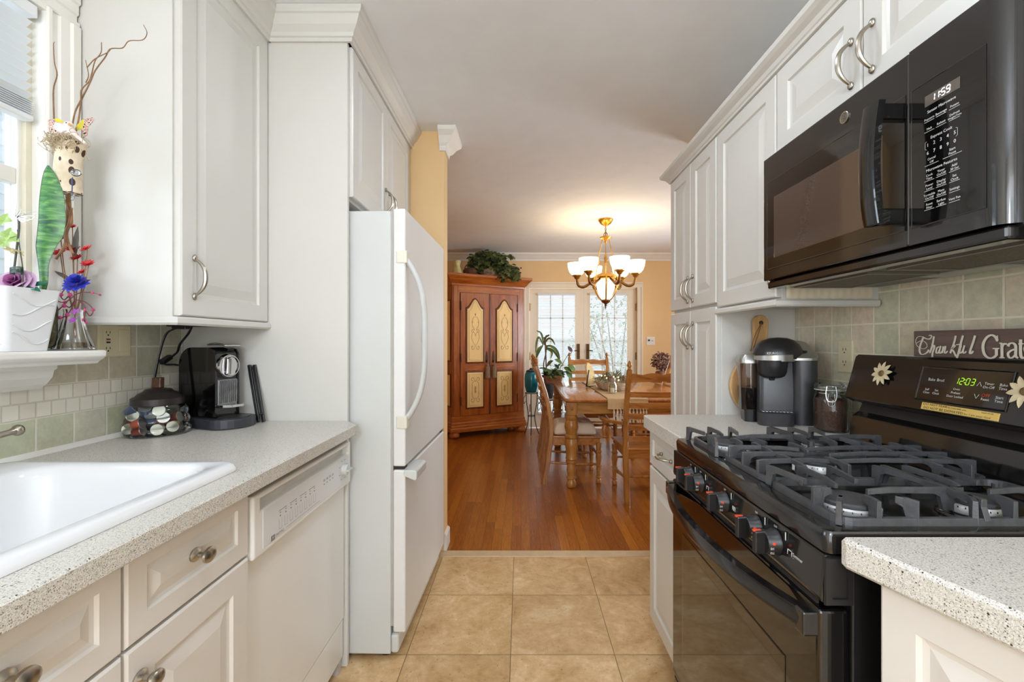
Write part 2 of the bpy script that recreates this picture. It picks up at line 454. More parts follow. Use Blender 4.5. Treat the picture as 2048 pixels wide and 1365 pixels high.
m_dark = M('dark_gap', (42, 36, 32), 0.7)
m_nickel = M('brushed_nickel', (176, 168, 154), 0.30, 1.0, var=0.08, scale=40)
m_white = M('white_enamel', (208, 210, 207), 0.22, var=0.01)
m_thresh = M('stone_threshold', (206, 180, 142), 0.4, var=0.08, scale=14)

# ---------------------------------------------------------------- the setting
XL, XR = -1.257, 1.107
YB = 6.21
mb = MB(); mb.box(-1.45, 1.35, -2.4, 2.52, -0.05, 0.0); struct('floor_kitchen', mb, m_floor_t)
mb = MB(); mb.box(-1.8, 3.3, 2.59, 6.30, -0.05, 0.0); struct('floor_dining', mb, m_floor_w)
mb = MB(); mb.box(-1.45, 1.35, 2.52, 2.59, -0.05, 0.005); struct('trim_threshold', mb, m_thresh, bevel=0.004)
mb = MB(); mb.box(-1.8, 3.4, -2.4, 6.4, CEIL, CEIL + 0.08); struct('ceiling', mb, m_ceil)
# left wall with the window opening over the sink
mb = MB(); mb.slab([-2.4, -0.05, 1.150, 2.60], [0.0, 1.165, 2.055, CEIL], XL - 0.03, XL, [(1, 1)], lambda a, b, c: (c, a, b)); struct('wall_left', mb, m_wallk)
mb = MB(); mb.box(XR, XR + 0.12, -2.4, 2.75, 0, CEIL); struct('wall_right', mb, m_wallk)
mb = MB(); mb.slab([-1.42, -0.85, 0.85, 1.23], [0.0, 0.9, 2.15, CEIL], -2.40, -2.30, [(1, 1)], lambda a, b, c: (a, c, b)); struct('wall_rear', mb, m_wallk)
mb = MB(); mb.box(-1.8, -0.442, 2.585, 2.70, 0, CEIL); struct('wall_partition_left', mb, m_orange)
mb = MB(); mb.box(1.03, 3.3, 2.64, 2.75, 0, CEIL); struct('wall_partition_right', mb, m_orange)
mb = MB(); mb.box(-1.9, -1.8, 2.585, 6.3, 0, CEIL); struct('wall_dining_left', mb, m_orange)
mb = MB(); mb.slab([2.64, 3.6, 5.0, 6.3], [0.0, 0.75, 2.05, CEIL], 3.3, 3.4, [(1, 1)], lambda a, b, c: (c, a, b)); struct('wall_dining_right', mb, m_orange)
mb = MB(); mb.slab([-1.9, 0.115, 1.60, 3.4], [0.0, 1.95, CEIL], YB, YB + 0.14, [(1, 0)], lambda a, b, c: (a, c, b)); struct('wall_dining_back', mb, m_orange)
# tiled splashbacks
mb = MB(); mb.box(XL - .001, XL + .006, -0.6, 1.665, 0.9145, 1.0115); struct('wall_left_tile_low', mb, m_tile_low)
mb = MB(); mb.box(XL - .001, XL + .007, -0.6, 1.665, 1.0115, 1.0925); struct('wall_left_tile_mosaic', mb, m_mosaic)
mb = MB(); mb.slab([-0.6, 1.215, 1.665], [1.0925, 1.16, 1.30], XL - .001, XL + .006, [(0, 1)], lambda a, b, c: (c, a, b)); struct('wall_left_tile_high', mb, m_tile_up)
mb = MB(); mb.box(XR - .006, XR + .001, -0.6, 1.806, 0.9145, 1.45); struct('wall_right_tile', mb, m_tile_r)
mb = MB(); mb.sweep([(0, 0.914), (0.012, 0.914), (0, 0.926)], [(XL + .006, 1.665), (XL + .006, -0.6)][::-1]); struct('trim_caulk', mb, m_trim)
# dining crown and baseboards
CR = [(0, CEIL - .10), (.012, CEIL - .10), (.014, CEIL - .078), (.03, CEIL - .066), (.052, CEIL - .038), (.078, CEIL - .018), (.082, CEIL), (0, CEIL)]
mb = MB(); mb.sweep(CR, [(-1.8, 2.70), (-1.8, YB), (3.3, YB), (3.3, 2.75)]); struct('trim_crown_dining', mb, m_trim)
CR2 = [(a * 0.95, CEIL - (CEIL - z) * 1.15) for a, z in CR]
mb = MB(); mb.sweep(CR2, [(-1.7, 2.70), (-0.442, 2.70), (-0.442, 2.584), (-0.466, 2.584)][::-1]); struct('trim_crown_return', mb, m_trim)
BB = [(0, 0), (.014, 0), (.014, .085), (.006, .10), (0, .10)]
mb = MB(); mb.sweep(BB, [(-1.8, 2.70), (-1.8, YB), (0.03, YB)]); struct('baseboard_left', mb, m_trim)
mb = MB(); mb.sweep(BB, [(1.69, YB), (3.3, YB), (3.3, 2.75)]); struct('baseboard_right', mb, m_trim)
mb = MB(); mb.sweep(BB, [(-0.9, 2.70), (-0.442, 2.70), (-0.442, 2.585)][::-1]); struct('baseboard_partition', mb, m_trim)

# ---------------------------------------------------------------- window_1: over the sink
m_pane = glass('window_glass', (250, 253, 255), 0.0, 0.6)
mb = MB(); mb.slab([-0.05, -0.01, 1.118, 1.150], [1.165, 1.225, 2.02, 2.055], XL - .028, XL + .006, [(1, 1)], lambda a, b, c: (c, a, b)); win1 = struct('window_1', mb, m_trim, bevel=.003)
mb = MB(); mb.box(XL - .012, XL - .009, -0.01, 1.118, 1.225, 2.02); struct('window_pane', mb, m_pane, win1)
mb = MB(); mb.box(XL - .025, XL + .004, -0.01, 1.118, 1.60, 1.64); struct('window_meeting_rail', mb, m_trim, win1, bevel=.003)
mb = MB(); mb.box(XL + .006, XL + .05, 1.1425, 1.150, 1.186, 2.055); struct('window_jamb', mb, m_trim, win1)
mb = MB(); mb.box(XL + .006, XL + .016, 1.128, 1.1425, 1.186, 2.055); struct('window_stop', mb, M('stop_cream', (226, 218, 196), .5), win1)
mb = MB()
def case_v(y0, sgn, z0, z1):
    pr = [(0, 0.0), (.052, 0.0), (.055, .004), (.055, .012), (.047, .016), (.047, .032), (.052, .036), (.052, .06), (.058, .064), (.058, .084), (0, .084)]
    mb.loft([[(XL + a, y0 + sgn * b, z) for a, b in pr] for z in (z0, z1)])
case_v(1.143, 1, 1.186, 2.062); case_v(-0.053, -1, 1.186, 2.062)
pr = [(0, 0.0), (.052, 0.0), (.055, .004), (.055, .012), (.047, .016), (.047, .032), (.052, .036), (.052, .06), (.058, .064), (.058, .084), (0, .084)]
mb.loft([[(XL + a, y, 2.062 + b) for a, b in pr] for y in (-0.13, 1.2265)])
mb.box(XL + .0005, XL + .058, -.137, 1.2265, 2.144, CEIL - .002)
mb.box(XL + .001, XL + .052, -.05, 1.15, 2.05, 2.064)
struct('trim_window_casing', mb, m_trim)
# the sill with its moulded apron
mb = MB()
SP = [(0, 1.150), (.118, 1.150), (.124, 1.157), (.134, 1.163), (.141, 1.170), (.142, 1.182), (.139, 1.186), (0, 1.186)]
mb.loft([[(XL + a, y, z) for a, z in SP] for y in (-0.2, 1.212)] )
struct('trim_sill', mb, m_trim, bevel=.004)
mb = MB(); AP = [(0.007, 1.088), (.030, 1.088), (.036, 1.094), (.045, 1.10), (.060, 1.118), (.064, 1.135), (.072, 1.140), (.072, 1.152), (0.007, 1.152)]
mb.loft([[(XL + a, y, z) for a, z in AP] for y in (-0.13, 1.150)]); struct('trim_sill_apron', mb, m_trim)
# blind, half drawn
m_slat = M('blind_slat', (228, 231, 232), 0.4, var=0.01)
t = T('window_blind', 'white slatted blind half drawn over the sink window', 'blind', (XL + .03, .55, 1.76))
mb = MB(); mb.box(XL + .005, XL + .047, -0.03, 1.128, 2.018, 2.048); t.part('head_rail', mb, m_slat, bevel=.003)
mb = MB()
for i in range(9):
    z = 2.0 - i * 0.0225; a = math.radians(38)
    mb.obox((XL + .026, .55, z), (.0, .575, 0), (.0125 * math.cos(a), 0, .0125 * math.sin(a)), (0, 0, .0004))
for i in range(7): mb.box(XL + .0135, XL + .0385, -.025, 1.125, 1.776 + i * .0052, 1.7772 + i * .0052)
t.part('slats', mb, m_slat)
mb = MB(); mb.box(XL + .012, XL + .040, -.025, 1.125, 1.758, 1.772); t.part('bottom_rail', mb, m_slat, bevel=.003)
mb = MB(); mb.tube([(XL + .05, 1.012, 2.02), (XL + .052, 1.015, 1.6), (XL + .05, 1.02, 1.37)], .0022, 6); t.part('tilt_wand', mb, M('clear_wand', (225, 228, 230), 0.2))
# window_rear_added: unseen window added behind the camera for fill light
mb = MB(); mb.slab([-0.85, -0.79, -0.02, 0.02, 0.79, 0.85], [0.9, 0.96, 2.09, 2.15], -2.38, -2.33, [(1, 1), (3, 1)], lambda a, b, c: (a, c, b)); w2 = struct('window_rear_added', mb, m_trim)
mb = MB(); mb.box(-.79, .79, -2.357, -2.354, .96, 2.09); struct('window_pane', mb, m_pane, w2)
mb = MB(); mb.slab([3.6, 3.66, 4.28, 4.32, 4.94, 5.0], [.75, .81, 1.99, 2.05], 3.32, 3.37, [(1, 1), (3, 1)], lambda a, b, c: (c, a, b)); w3 = struct('window_3', mb, m_trim)  # unseen side window, the opening for the dining fill light
mb = MB(); mb.box(3.343, 3.346, 3.66, 4.94, .81, 1.99); struct('window_pane', mb, m_pane, w3)

# ---------------------------------------------------------------- door_1, door_2: French doors to the garden
m_door = M('door_paint', (238, 226, 204), 0.35, var=0.02)
m_brass = M('aged_brass', (150, 112, 58), 0.35, 1.0, var=0.12, scale=30)
def french(name, x0, x1, g0, g1, hinge):
    mb = MB(); mb.slab([x0, g0, g1, x1], [0.012, 0.22, 1.85, 1.942], YB + .03, YB + .075, [(1, 1)], lambda a, b, c: (a, c, b))
    d = struct(name, mb, m_door, bevel=.003)
    mb = MB(); mb.box(g0, g1, YB + .05, YB + .053, .22, 1.85); struct('pane', mb, m_pane, d)
    mb = MB()
    for k in (1, 2): x = g0 + (g1 - g0) * k / 3; mb.box(x - .008, x + .008, YB + .042, YB + .062, .22, 1.85)
    for k in range(1, 5): z = 1.85 - k * .326; mb.box(g0, g1, YB + .042, YB + .062, z - .008, z + .008)
    struct('muntin', mb, m_door, d)
    for z in (0.28, 1.0, 1.68):
        mb = MB(); mb.box(hinge - .012, hinge + .012, YB + .018, YB + .034, z - .05, z + .05); mb.tube([(hinge, YB + .018, z - .055), (hinge, YB + .018, z + .055)], .006); struct('hinge', mb, m_brass, d)
    return d
d1 = french('door_1', 0.118, 0.862, 0.2415, 0.749, 0.118); d2 = french('door_2', 0.866, 1.597, 0.959, 1.470, 1.597)
for d, x in ((d1, 0.795), (d2, 0.925)):
    mb = MB(); mb.box(x - .02, x + .02, YB + .016, YB + .03, 0.96, 1.17); mb.tube([(x, YB + .02, 1.08), (x, YB - .03, 1.08), (x + (.06 if d is d1 else -.06) * -1, YB - .035, 1.075)], .008); struct('door_handle', mb, M('dark_bronze', (96, 74, 46), .4, .8), d, bevel=.002)
mb = MB()
CA = [(0, 0), (.012, 0), (.016, .006), (.016, .05), (.024, .056), (.024, .078), (0, .078)]
mb.loft([[(0.115 - b, YB - a, z) for a, b in CA] for z in (0, 1.95)]); mb.loft([[(1.60 + b, YB - a, z) for a, b in CA] for z in (0, 1.95)])
mb.loft([[(x, YB - a, 1.945 + b) for a, b in CA] for x in (0.037, 1.678)])
struct('trim_door_casing', mb, m_door)
for nm, g0, g1, lb in (('door_blind', .2415, .749, 'white mini blind on the garden door beside the armoire'), ('door_blind', .959, 1.470, 'white mini blind on the garden door under the chandelier')):
    t = T(nm, lb, 'blind', ((g0 + g1) / 2, YB + .0, .2), group='mini blinds on the garden doors')
    mb = MB(); mb.box(g0 - .01, g1 + .01, YB + .004, YB + .03, 1.845, 1.872); t.part('head_rail', mb, m_slat)
    mb = MB(); a = math.radians(-16)
    for i in range(76):
        z = 1.84 - i * .0215; mb.obox(((g0 + g1) / 2, YB + .016, z), ((g1 - g0) / 2, 0, 0), (0, .0105 * math.cos(a), .0105 * math.sin(a)), (0, 0, .0007))
    t.part('slats', mb, m_slat)
    mb = MB(); mb.box(g0, g1, YB + .008, YB + .026, .196, .212); t.part('bottom_rail', mb, m_slat)
# the neighbour's pale siding across from the sink window
mb = MB()
for k in range(34): mb.loft([[(-4.2 + d, y, z) for d, z in ((0, -.2 + k * .13), (.018, -.2 + k * .13), (.004, -.07 + k * .13), (0, -.07 + k * .13))] for y in (-4, 7)])
struct('wall_neighbour', mb, M('pale_siding', (206, 214, 218), .7, var=.03))
# the garden seen through the doors
m_pave = M('garden_paving', (230, 228, 224), .8, var=.1, scale=3); m_leafg = M('garden_leaf', (206, 214, 190), .6, var=.25, scale=5)
mb = MB(); mb.box(-8, 10, 6.36, 16, -0.2, -0.1); struct('ground_garden', mb, m_pave)
mb = MB(); mb.box(-8, 10, 15.6, 15.8, -0.1, 1.3); struct('wall_garden', mb, M('garden_wall', (240, 238, 234), .8, var=.1))
def shrub(name, label, c, r, n, lf):
    t = T(name, label, 'shrub', (c[0], c[1], -0.1))
    mb = MB()
    for k in range(6):
        a = k * 1.05; mb.tube(spline([(c[0], c[1], -.1), (c[0] + .25*r*math.cos(a), c[1] + .25*r*math.sin(a), c[2]*.5), (c[0] + .6*r*math.cos(a), c[1] + .6*r*math.sin(a), c[2] + .4*r)], 4), [.03, .028, .025, .022, .02, .018, .015, .012, .008], 6)
    t.part('stem', mb, M('bark', (176, 166, 152), .9))
    mb = MB()
    for k in range(n):
        d = Vector((random.gauss(0, 1), random.gauss(0, 1), random.gauss(0, 1))).normalized(); p = Vector(c) + d * r * random.uniform(.45, 1.0)
        mb.leaf(p, (random.uniform(-1, 1), random.uniform(-1, 1), random.uniform(-.6, .5)), lf * random.uniform(.7, 1.3), lf * .5, seg=3)
    t.part('foliage', mb, m_leafg)
shrub('garden_shrub', 'pale green garden shrub outside the garden door under the chandelier', (2.05, 9.6, 1.35), 1.15, 900, .12)
# ---------------------------------------------------------------- cabinet fronts and pulls
RP = [(0, 0), (0, .016), (.004, .020), (.056, .020), (.060, .0135), (.068, .0125), (.094, .0185), (.098, .0195)]
RPS = [(0, 0), (0, .016), (.004, .020), (.040, .020), (.043, .0145), (.050, .0135), (.066, .0185), (.069, .0195)]
def front(t, name, o, u, v, n, Wd, Ht, mat, prof=RP, **kw):
    mb = MB(); mb.panel(o, u, v, n, Wd, Ht, prof); return t.part(name, mb, mat, **kw)
def bow(t, parent, c, ax, out, L=.125, proj=.030, name='handle'):
    c, ax, out = Vector(c), Vector(ax).normalized(), Vector(out).normalized(); sd = ax.cross(out)
    mb = MB(); pts = []; rs = []
    for i in range(15):
        s = -1 + 2 * i / 14; h = proj * (1 - abs(s) ** 2.6)
        pts.append(c + ax * (s * L * .42) + out * (h + .003)); rs.append(.0035 + .0025 * (1 - s * s))
    mb.tube(pts, rs, 8)
    for s in (-1, 1):
        b = c + ax * (s * L * .44); m = Matrix((tuple(ax), tuple(sd), tuple(out))).transposed()
        mb.ball(b + out * .003, (L * .085, .008, .005), 12, 6, m)
    return t.part(name, mb, m_nickel, parent, smooth=True)
def knob(t, parent, c, out, r=.016):
    c, out = Vector(c), Vector(out).normalized(); mb = MB()
    q = out.to_track_quat('Z', 'Y').to_matrix()
    loops = []
    for rr, h in ((.0155, 0), (.0155, .003), (.012, .006), (.006, .009), (.0055, .017), (.010, .020), (r, .027), (r * .95, .031), (r * .6, .035), (.002, .0362)):
        loops.append([c + q @ Vector((rr * math.cos(2*PI*i/16), rr * 0.82 * math.sin(2*PI*i/16), h)) for i in range(16)])
    mb.loft(loops); return t.part('knob', mb, m_nickel, parent, smooth=True)
XP, YP, ZP, XN = (1, 0, 0), (0, 1, 0), (0, 0, 1), (-1, 0, 0)

# ---------------------------------------------------------------- left run
YPAN = 1.668
t = T('wall_cabinet', 'cream wall cabinet hung between the sink window and the refrigerator', 'cabinet', (-1.1, 1.45, 1.275))
mb = MB(); mb.box(XL + .001, -.955, 1.232, YPAN - .001, 1.277, 2.33); t.part('carcass', mb, m_cab)
d = front(t, 'door', (-.9545, 1.238, 1.280), YP, ZP, XP, .425, 1.04, m_cab)
bow(t, d, (-.9345, 1.287, 1.392), ZP, XP)
mb = MB(); mb.sweep([(0, 1.254), (.012, 1.254), (.018, 1.260), (.018, 1.272), (.012, 1.277), (0, 1.277)], [(XL + .07, 1.232), (-.944, 1.232), (-.944, YPAN - .002)]); t.part('light_rail', mb, m_cab)
KCR = [(0, 2.315), (.010, 2.315), (.012, 2.327), (.018, 2.330), (.022, 2.342), (.038, 2.360), (.052, 2.388), (.058, 2.392), (.062, 2.400), (.064, CEIL - .001), (0, CEIL - .001)]
mb = MB(); mb.sweep(KCR, [(XL + .01, 1.232), (-.936, 1.232), (-.936, YPAN)]); struct('trim_crown_cabinet', mb, m_cab)
mb = MB(); mb.sweep(KCR, [(-.93, YPAN), (-.634, YPAN), (-.634, 2.584)]); struct('trim_crown_fridge', mb, m_cab)

t = T('refrigerator_cabinet', 'tall cream cabinet built around and above the white refrigerator', 'cabinet', (-.95, 2.1, 0))
mb = MB(); mb.box(XL + .001, -.644, YPAN, YPAN + .018, 0.002, 2.33); t.part('side_panel', mb, m_cab, bevel=.0015)
mb = MB(); mb.box(XL + .001, -.652, YPAN + .018, 2.583, 1.74, 2.33); t.part('carcass', mb, m_cab)
for y0, w in ((1.690, .432), (2.128, .432)):
    d = front(t, 'door', (-.6515, y0, 1.752), YP, ZP, XP, w, .562, m_cab)
    bow(t, d, (-.6315, 2.098 if y0 < 2 else 2.158, 1.862), ZP, XP, .12)

# refrigerator (turned a hair towards the room)
m_peb = M('pebbled_white', (228, 227, 224), 0.30, var=.01, bump=.35, bscale=420)
t = T('refrigerator', 'white two-door refrigerator with freezer drawer at the bottom', 'refrigerator', (-.493, 1.700, 0), -.024, local=True)
mb = MB(); mb.box(-.70, 0, 0, .75, .025, 1.703); t.part('body', mb, m_white, bevel=.004)
mb = MB(); mb.box(0, .009, .004, .746, .13, 1.70); t.part('gasket', mb, M('grey_gasket', (176, 174, 168), .6))
mb = MB(); mb.box(.009, .056, 0, .75, .735, 1.712); fd = t.part('door', mb, m_peb, bevel=.007, bseg=3)
mb = MB(); mb.box(.009, .056, 0, .75, .107, .722); fz = t.part('freezer_door', mb, m_peb, bevel=.007, bseg=3)
mb = MB(); pts = []
for i in range(25):
    s = -1 + i / 12; pts.append((.054 + .070 * (1 - abs(s) ** 3.4), .024, 1.216 + s * .305))
loops = []
for i, p in enumerate(pts):
    a = Vector(pts[min(i+1, 24)]) - Vector(pts[max(i-1, 0)]); a.normalize(); nrm = Vector((a.z, 0, -a.x))
    loops.append([Vector(p) + nrm * (.011 * math.cos(2*PI*k/12)) + Vector((0, .017 * math.sin(2*PI*k/12), 0)) for k in range(12)])
mb.loft(loops); h = t.part('handle', mb, m_white, fd, smooth=True)
for z in (1.215 + .313, 1.215 - .313):
    mb = MB(); mb.box(.022, .063, -.004, .042, z - .024, z + .024); t.part('handle_mount', mb, M('cream_plastic', (224, 220, 204), .4), fd, bevel=.004)
mb = MB()
loops = []
for i in range(9):
    a = -PI/2 + PI * i / 8; y = .155 + .018 * math.sin(a) if i else -.004
loops = [[(x, y, z) for x, z in ((.05, .700), (.094, .682), (.100, .688), (.100, .716), (.094, .722), (.05, .722))] for y in (-.003, .150, .158, .163)]
loops[2] = [(.05 + (x - .05) * .92, y, .711 + (z - .711) * .92) for x, y, z in loops[2]]; loops[3] = [(.05 + (x - .05) * .7, y, .711 + (z - .711) * .7) for x, y, z in loops[3]]
mb.loft(loops); t.part('freezer_handle', mb, m_white, fz, bevel=.004)
mb = MB(); mb.box(0, .030, .0, .75, .028, .10); 
t.part('toe_grille', mb, m_white, bevel=.01)
mb = MB()
pts = spline([(.057, .245, 1.205), (.057, .25, 1.245), (.057, .262, 1.25), (.057, .268, 1.222), (.057, .28, 1.212), (.057, .29, 1.235), (.057, .30, 1.22)], 6)
mb.ribbon(pts, [.004] * len(pts), XP, .0006); t.part('badge', mb, M('badge_chrome', (120, 116, 110), .25, .9), fd)
for y in (.03, .72):
    mb = MB(); mb.box(-.03, .05, y - .02, y + .02, .723, .734); t.part('hinge', mb, m_dark)
for fx, fy in ((-.03, .05), (-.03, .70), (-.62, .05), (-.62, .70)):
    mb = MB(); mb.lathe([(.02, 0), (.02, .025)], (fx, fy, 0), 12); t.part('foot', mb, m_dark)

# worktop, sink, base units, dishwasher
mb = MB(); ys = [-1.2, .405, 1.045, 1.60, YPAN - .001]; xs = [XL + .0065, -1.19, -.665, -.585]
mb.slab(xs, ys, .876, .914, [(1, 1)])
for v in mb.bm.verts:
    if v.co.y > 1.66 and v.co.x > -.6: v.co.x = -.640
single('worktop', mb, m_counter, 'speckled white worktop around the sink, running to the refrigerator', 'worktop', (-.9, .6, .876), bevel=.0035, bseg=1)
def sink_loops():
    L = []
    R = lambda ins, z, b: rrect(b[0] + ins, b[1] - ins, b[2] + ins, b[3] - ins, max(.012, .045 - ins), z, 6)
    o = (-1.205, -.648, .395, 1.057); b = (-1.085, -.700, .450, 1.012)
    L += [R(0, .9146, o), R(.001, .921, o), R(.006, .928, o), R(.014, .931, o), R(.024, .931, o)]
    L += [rrect(b[0] - .012, b[1] + .012, b[2] - .012, b[3] + .012, .06, .930, 6), rrect(b[0], b[1], b[2], b[3], .055, .922, 6), rrect(b[0] + .006, b[1] - .006, b[2] + .006, b[3] - .006, .055, .90, 6),
          rrect(b[0] + .022, b[1] - .022, b[2] + .022, b[3] - .022, .06, .76, 6), rrect(b[0] + .05, b[1] - .05, b[2] + .05, b[3] - .05, .06, .728, 6), rrect(b[0] + .12, b[1] - .12, b[2] + .12, b[3] - .12, .05, .722, 6)]
    return L
t = T('kitchen_sink', 'white enamel drop-in sink set in the worktop below the window', 'sink', (-.92, .72, .72))
mb = MB(); mb.loft(sink_loops(), False, True); t.part('basin', mb, M('sink_enamel', (226, 226, 226), .12, var=.01), smooth=60)
mb = MB(); mb.lathe([(.04, .7225), (.04, .725), (.028, .7255), (.024, .7225)], (-.89, .73, 0), 20); t.part('drain', mb, m_nickel, smooth=True)
# a tap whose lever end just shows at the picture's edge
t = T('sink_tap', 'brushed nickel tap lever at the back of the sink', 'tap', (-1.145, .93, .931))
mb = MB(); mb.lathe([(.024, .931), (.024, .937), (.017, .942), (.016, 1.0), (.012, 1.004)], (-1.145, .93, 0), 16); t.part('base', mb, m_nickel, smooth=True)
mb = MB(); mb.tube(spline([(-1.145, .93, 1.0), (-1.145, .93, 1.14), (-1.11, .90, 1.20), (-1.03, .84, 1.20), (-.985, .80, 1.12)], 6), .010, 10); t.part('spout', mb, m_nickel, smooth=True)
mb = MB(); mb.tube(spline([(-1.145, .93, .99), (-1.15, .98, 1.0), (-1.15, 1.02, 1.005)], 5), [.007] * 10 + [.009], 10); mb.ball((-1.1495, 1.028, 1.006), (.012, .012, .013), 12, 8); t.part('lever', mb, m_nickel, smooth=True)

def base_unit(label, y0, y1, kd, kk, kz=.652):
    t = T('base_cabinet', label, 'cabinet', (-.9, (y0 + y1) / 2, 0))
    mb = MB()
    mb.box(XL + .002, -.652, y0, y0 + .018, .10, .70); mb.box(XL + .002, -.652, y1 - .018, y1, .10, .70); mb.box(XL + .002, -.652, y0 + .018, y1 - .018, .10, .118); mb.box(-.672, -.652, y0 + .018, y1 - .018, .118, .70); mb.box(-.672, -.652, y0 + .018, y1 - .018, .72, .8755)
    t.part('carcass', mb, m_cab_l)
    mb = MB(); mb.box(-.74, -.72, y0, y1, 0.0, .10); t.part('toe_kick', mb, m_cab_l)
    d = front(t, 'drawer', (-.6515, y0 + .002, .714), YP, ZP, XP, y1 - y0 - .004, .158, m_cab_l, RPS); knob(t, d, (-.632, kd, .796), XP, .0185)
    d = front(t, 'door', (-.6515, y0 + .002, .108), YP, ZP, XP, y1 - y0 - .004, .600, m_cab_l); knob(t, d, (-.6315, kk, kz), XP)
    return t
base_unit('cream base cabinet with a knobbed drawer, between sink cabinet and dishwasher', .718, 1.046, .872, .745)
base_unit('cream base cabinet under the sink, at the bottom corner of the picture', .388, .716, .548, .690, .60)

m_dw = M('dishwasher_white', (233, 231, 226), .25, var=.01)
t = T('dishwasher', 'white built-in dishwasher under the worktop beside the refrigerator', 'dishwasher', (-.9, 1.36, 0))
mb = MB(); mb.box(-1.22, -.668, 1.062, 1.655, .05, .845); t.part('body', mb, m_dw)
mb = MB(); mb.box(-.70, -.690, 1.062, 1.655, .845, .876); t.part('top_gap', mb, m_dark)
mb = MB(); mb.box(-.667, -.652, 1.056, 1.660, .190, .688); t.part('door', mb, m_dw, bevel=.005, bseg=3)
# fascia with a finger recess along its top
mb = MB(); fz0, fz1 = .690, .842
mb.slab([1.056, 1.088, 1.640, 1.660], [fz0, .800, .828, fz1], -.667, -.628, [(1, 1)], lambda a, b, c: (c, a, b)); fas = t.part('control_panel', mb, m_dw, bevel=.007, bseg=3)
mb = MB(); mb.box(-.664, -.652, 1.088, 1.640, .796, .832); t.part('finger_recess', mb, M('recess_white', (206, 202, 194), .4), fas)
mb = MB(); mb.panel((-.6282, 1.094, .704), YP, ZP, XP, .556, .094, [(0, 0), (0, .0008), (.002, .0014)]); t.part('fascia_plate', mb, M('fascia_grey', (222, 222, 221), .28, var=.01), fas)
mb = MB(); fx = -.6264
for k in range(8):
    y = 1.165 + k * .0275
    for (a, b) in (((y, .722), (y, .748)), ((y + .014, .722), (y + .014, .748)), ((y, .722), (y + .014, .722))):
        mb.ribbon([(fx, *a), (fx, *b)], [.0008] * 2, XP, .0002)
    mb.box(fx, fx + .0004, y + .004, y + .0085, .754, .7575); mb.box(fx, fx + .0004, y + .003, y + .010, .763, .7645)
    if k % 2 == 0: mb.box(fx, fx + .0004, y, y + .038, .769, .7702)
for k in range(4):
    y = 1.43 + k * .022; mb.box(fx, fx + .0004, y, y + .004, .752, .756); mb.box(fx, fx + .0004, y - .003, y + .008, .763, .7645); mb.box(fx, fx + .0004, y - .003, y + .008, .767, .7685)
mb.ribbon([(fx, 1.20, .7125), (fx, 1.40, .7125)], [.0008] * 2, XP, .0002)
for a in range(8):
    g = math.radians(20 + a * 45); mb.box(fx, fx + .0004, 1.585 + .034 * math.cos(g) - .006, 1.585 + .034 * math.cos(g) + .006, .757 + .034 * math.sin(g) - .0006, .757 + .034 * math.sin(g) + .0006)
mb.text('MAYTAG', .0095, (fx + .0003, 1.150, .7125), YP, ZP); mb.box(fx, fx + .0005, 1.128, 1.145, .706, .719)
t.part('printed_lettering', mb, M('print_grey', (128, 128, 130), .5), fas)
mb = MB(); mb.text('M', .011, (fx + .0007, 1.1322, .7125), YP, ZP); t.part('logo_letter', mb, m_dw, fas)
mb = MB(); mb.lathe([(.019, -.6265), (.019, -.612), (.017, -.609)], (0, 1.585, .757), 24, 'x'); mb.box(-.609, -.600, 1.567, 1.603, .754, .760); t.part('dial', mb, m_white, fas, bevel=.001)
mb = MB(); mb.box(-.700, -.655, 1.060, 1.656, .05, .185); t.part('kick_panel', mb, m_dw, bevel=.003)
for y in (1.07, 1.625):
    mb = MB(); mb.box(-.72, -.66, y, y + .025, 0.0, .05); t.part('foot', mb, M('foot_grey', (190, 184, 176), .5))

# ---------------------------------------------------------------- right run
m_cab_r = m_cab
FX = .785
def rfront(t, y1, y0, z0, z1, prof=RP, name='door'):   # faces -x; u runs towards the camera
    return front(t, name, (FX + .0195, y1, z0), (0, -1, 0), ZP, XN, y1 - y0, z1 - z0, m_cab_r, prof)
t = T('pantry_cabinet', 'tall cream pantry cabinet with four doors at the dining room opening', 'cabinet', (.95, 2.08, 0))
mb = MB(); mb.box(FX + .02, XR - .001, 1.808, 2.362, 0.002, 2.05); t.part('carcass', mb, m_cab_r, bevel=.0015)
for z0, z1, hz in ((1.364, 2.034, 1.450), (.115, 1.350, 1.235)):
    for a, b, hy in ((2.360, 2.086, 2.116), (2.082, 1.812, 2.052)):
        d = rfront(t, a, b, z0, z1); bow(t, d, (FX - .0005, hy, hz), ZP, XN)
t = T('wall_cabinet', 'cream single-door wall cabinet above the black pod coffee maker', 'cabinet', (.95, 1.59, 1.335))
mb = MB(); mb.box(FX + .02, XR - .001, 1.386, 1.806, 1.338, 2.05); t.part('carcass', mb, m_cab_r)
d = rfront(t, 1.803, 1.388, 1.346, 2.034)
mb = MB(); mb.ball((FX - .009, 1.400, 1.390), (.010, .009, .009), 14, 10); mb.lathe([(.005, FX + .001), (.004, FX - .006)], (0, 1.400, 1.390), 10, 'x'); t.part('knob', mb, m_nickel, d, smooth=True)
mb = MB(); mb.sweep([(0, 1.316), (.010, 1.316), (.015, 1.321), (.015, 1.333), (.010, 1.338), (0, 1.338)], [(FX + .006, 1.806), (FX + .006, 1.386), (XR - .012, 1.386)]); t.part('light_rail', mb, m_cab_r)
mb = MB()
N = 40; lp = []
for z in (1.341, 1.352, 1.375, 1.388):
    lp.append([(FX + .03 + (XR - .03 - FX - .03) * i / N, 1.3845 - (.002 + .004 * abs(math.sin(i * .9)) if 1.345 < z < 1.385 else .0008), z + .0015 * math.sin(i * 1.3)) for i in range(N + 1)])
mb.loft(lp, False, False, False); t.part('side_lining', mb, M('cream_lining', (226, 214, 188), .35), smooth=True)
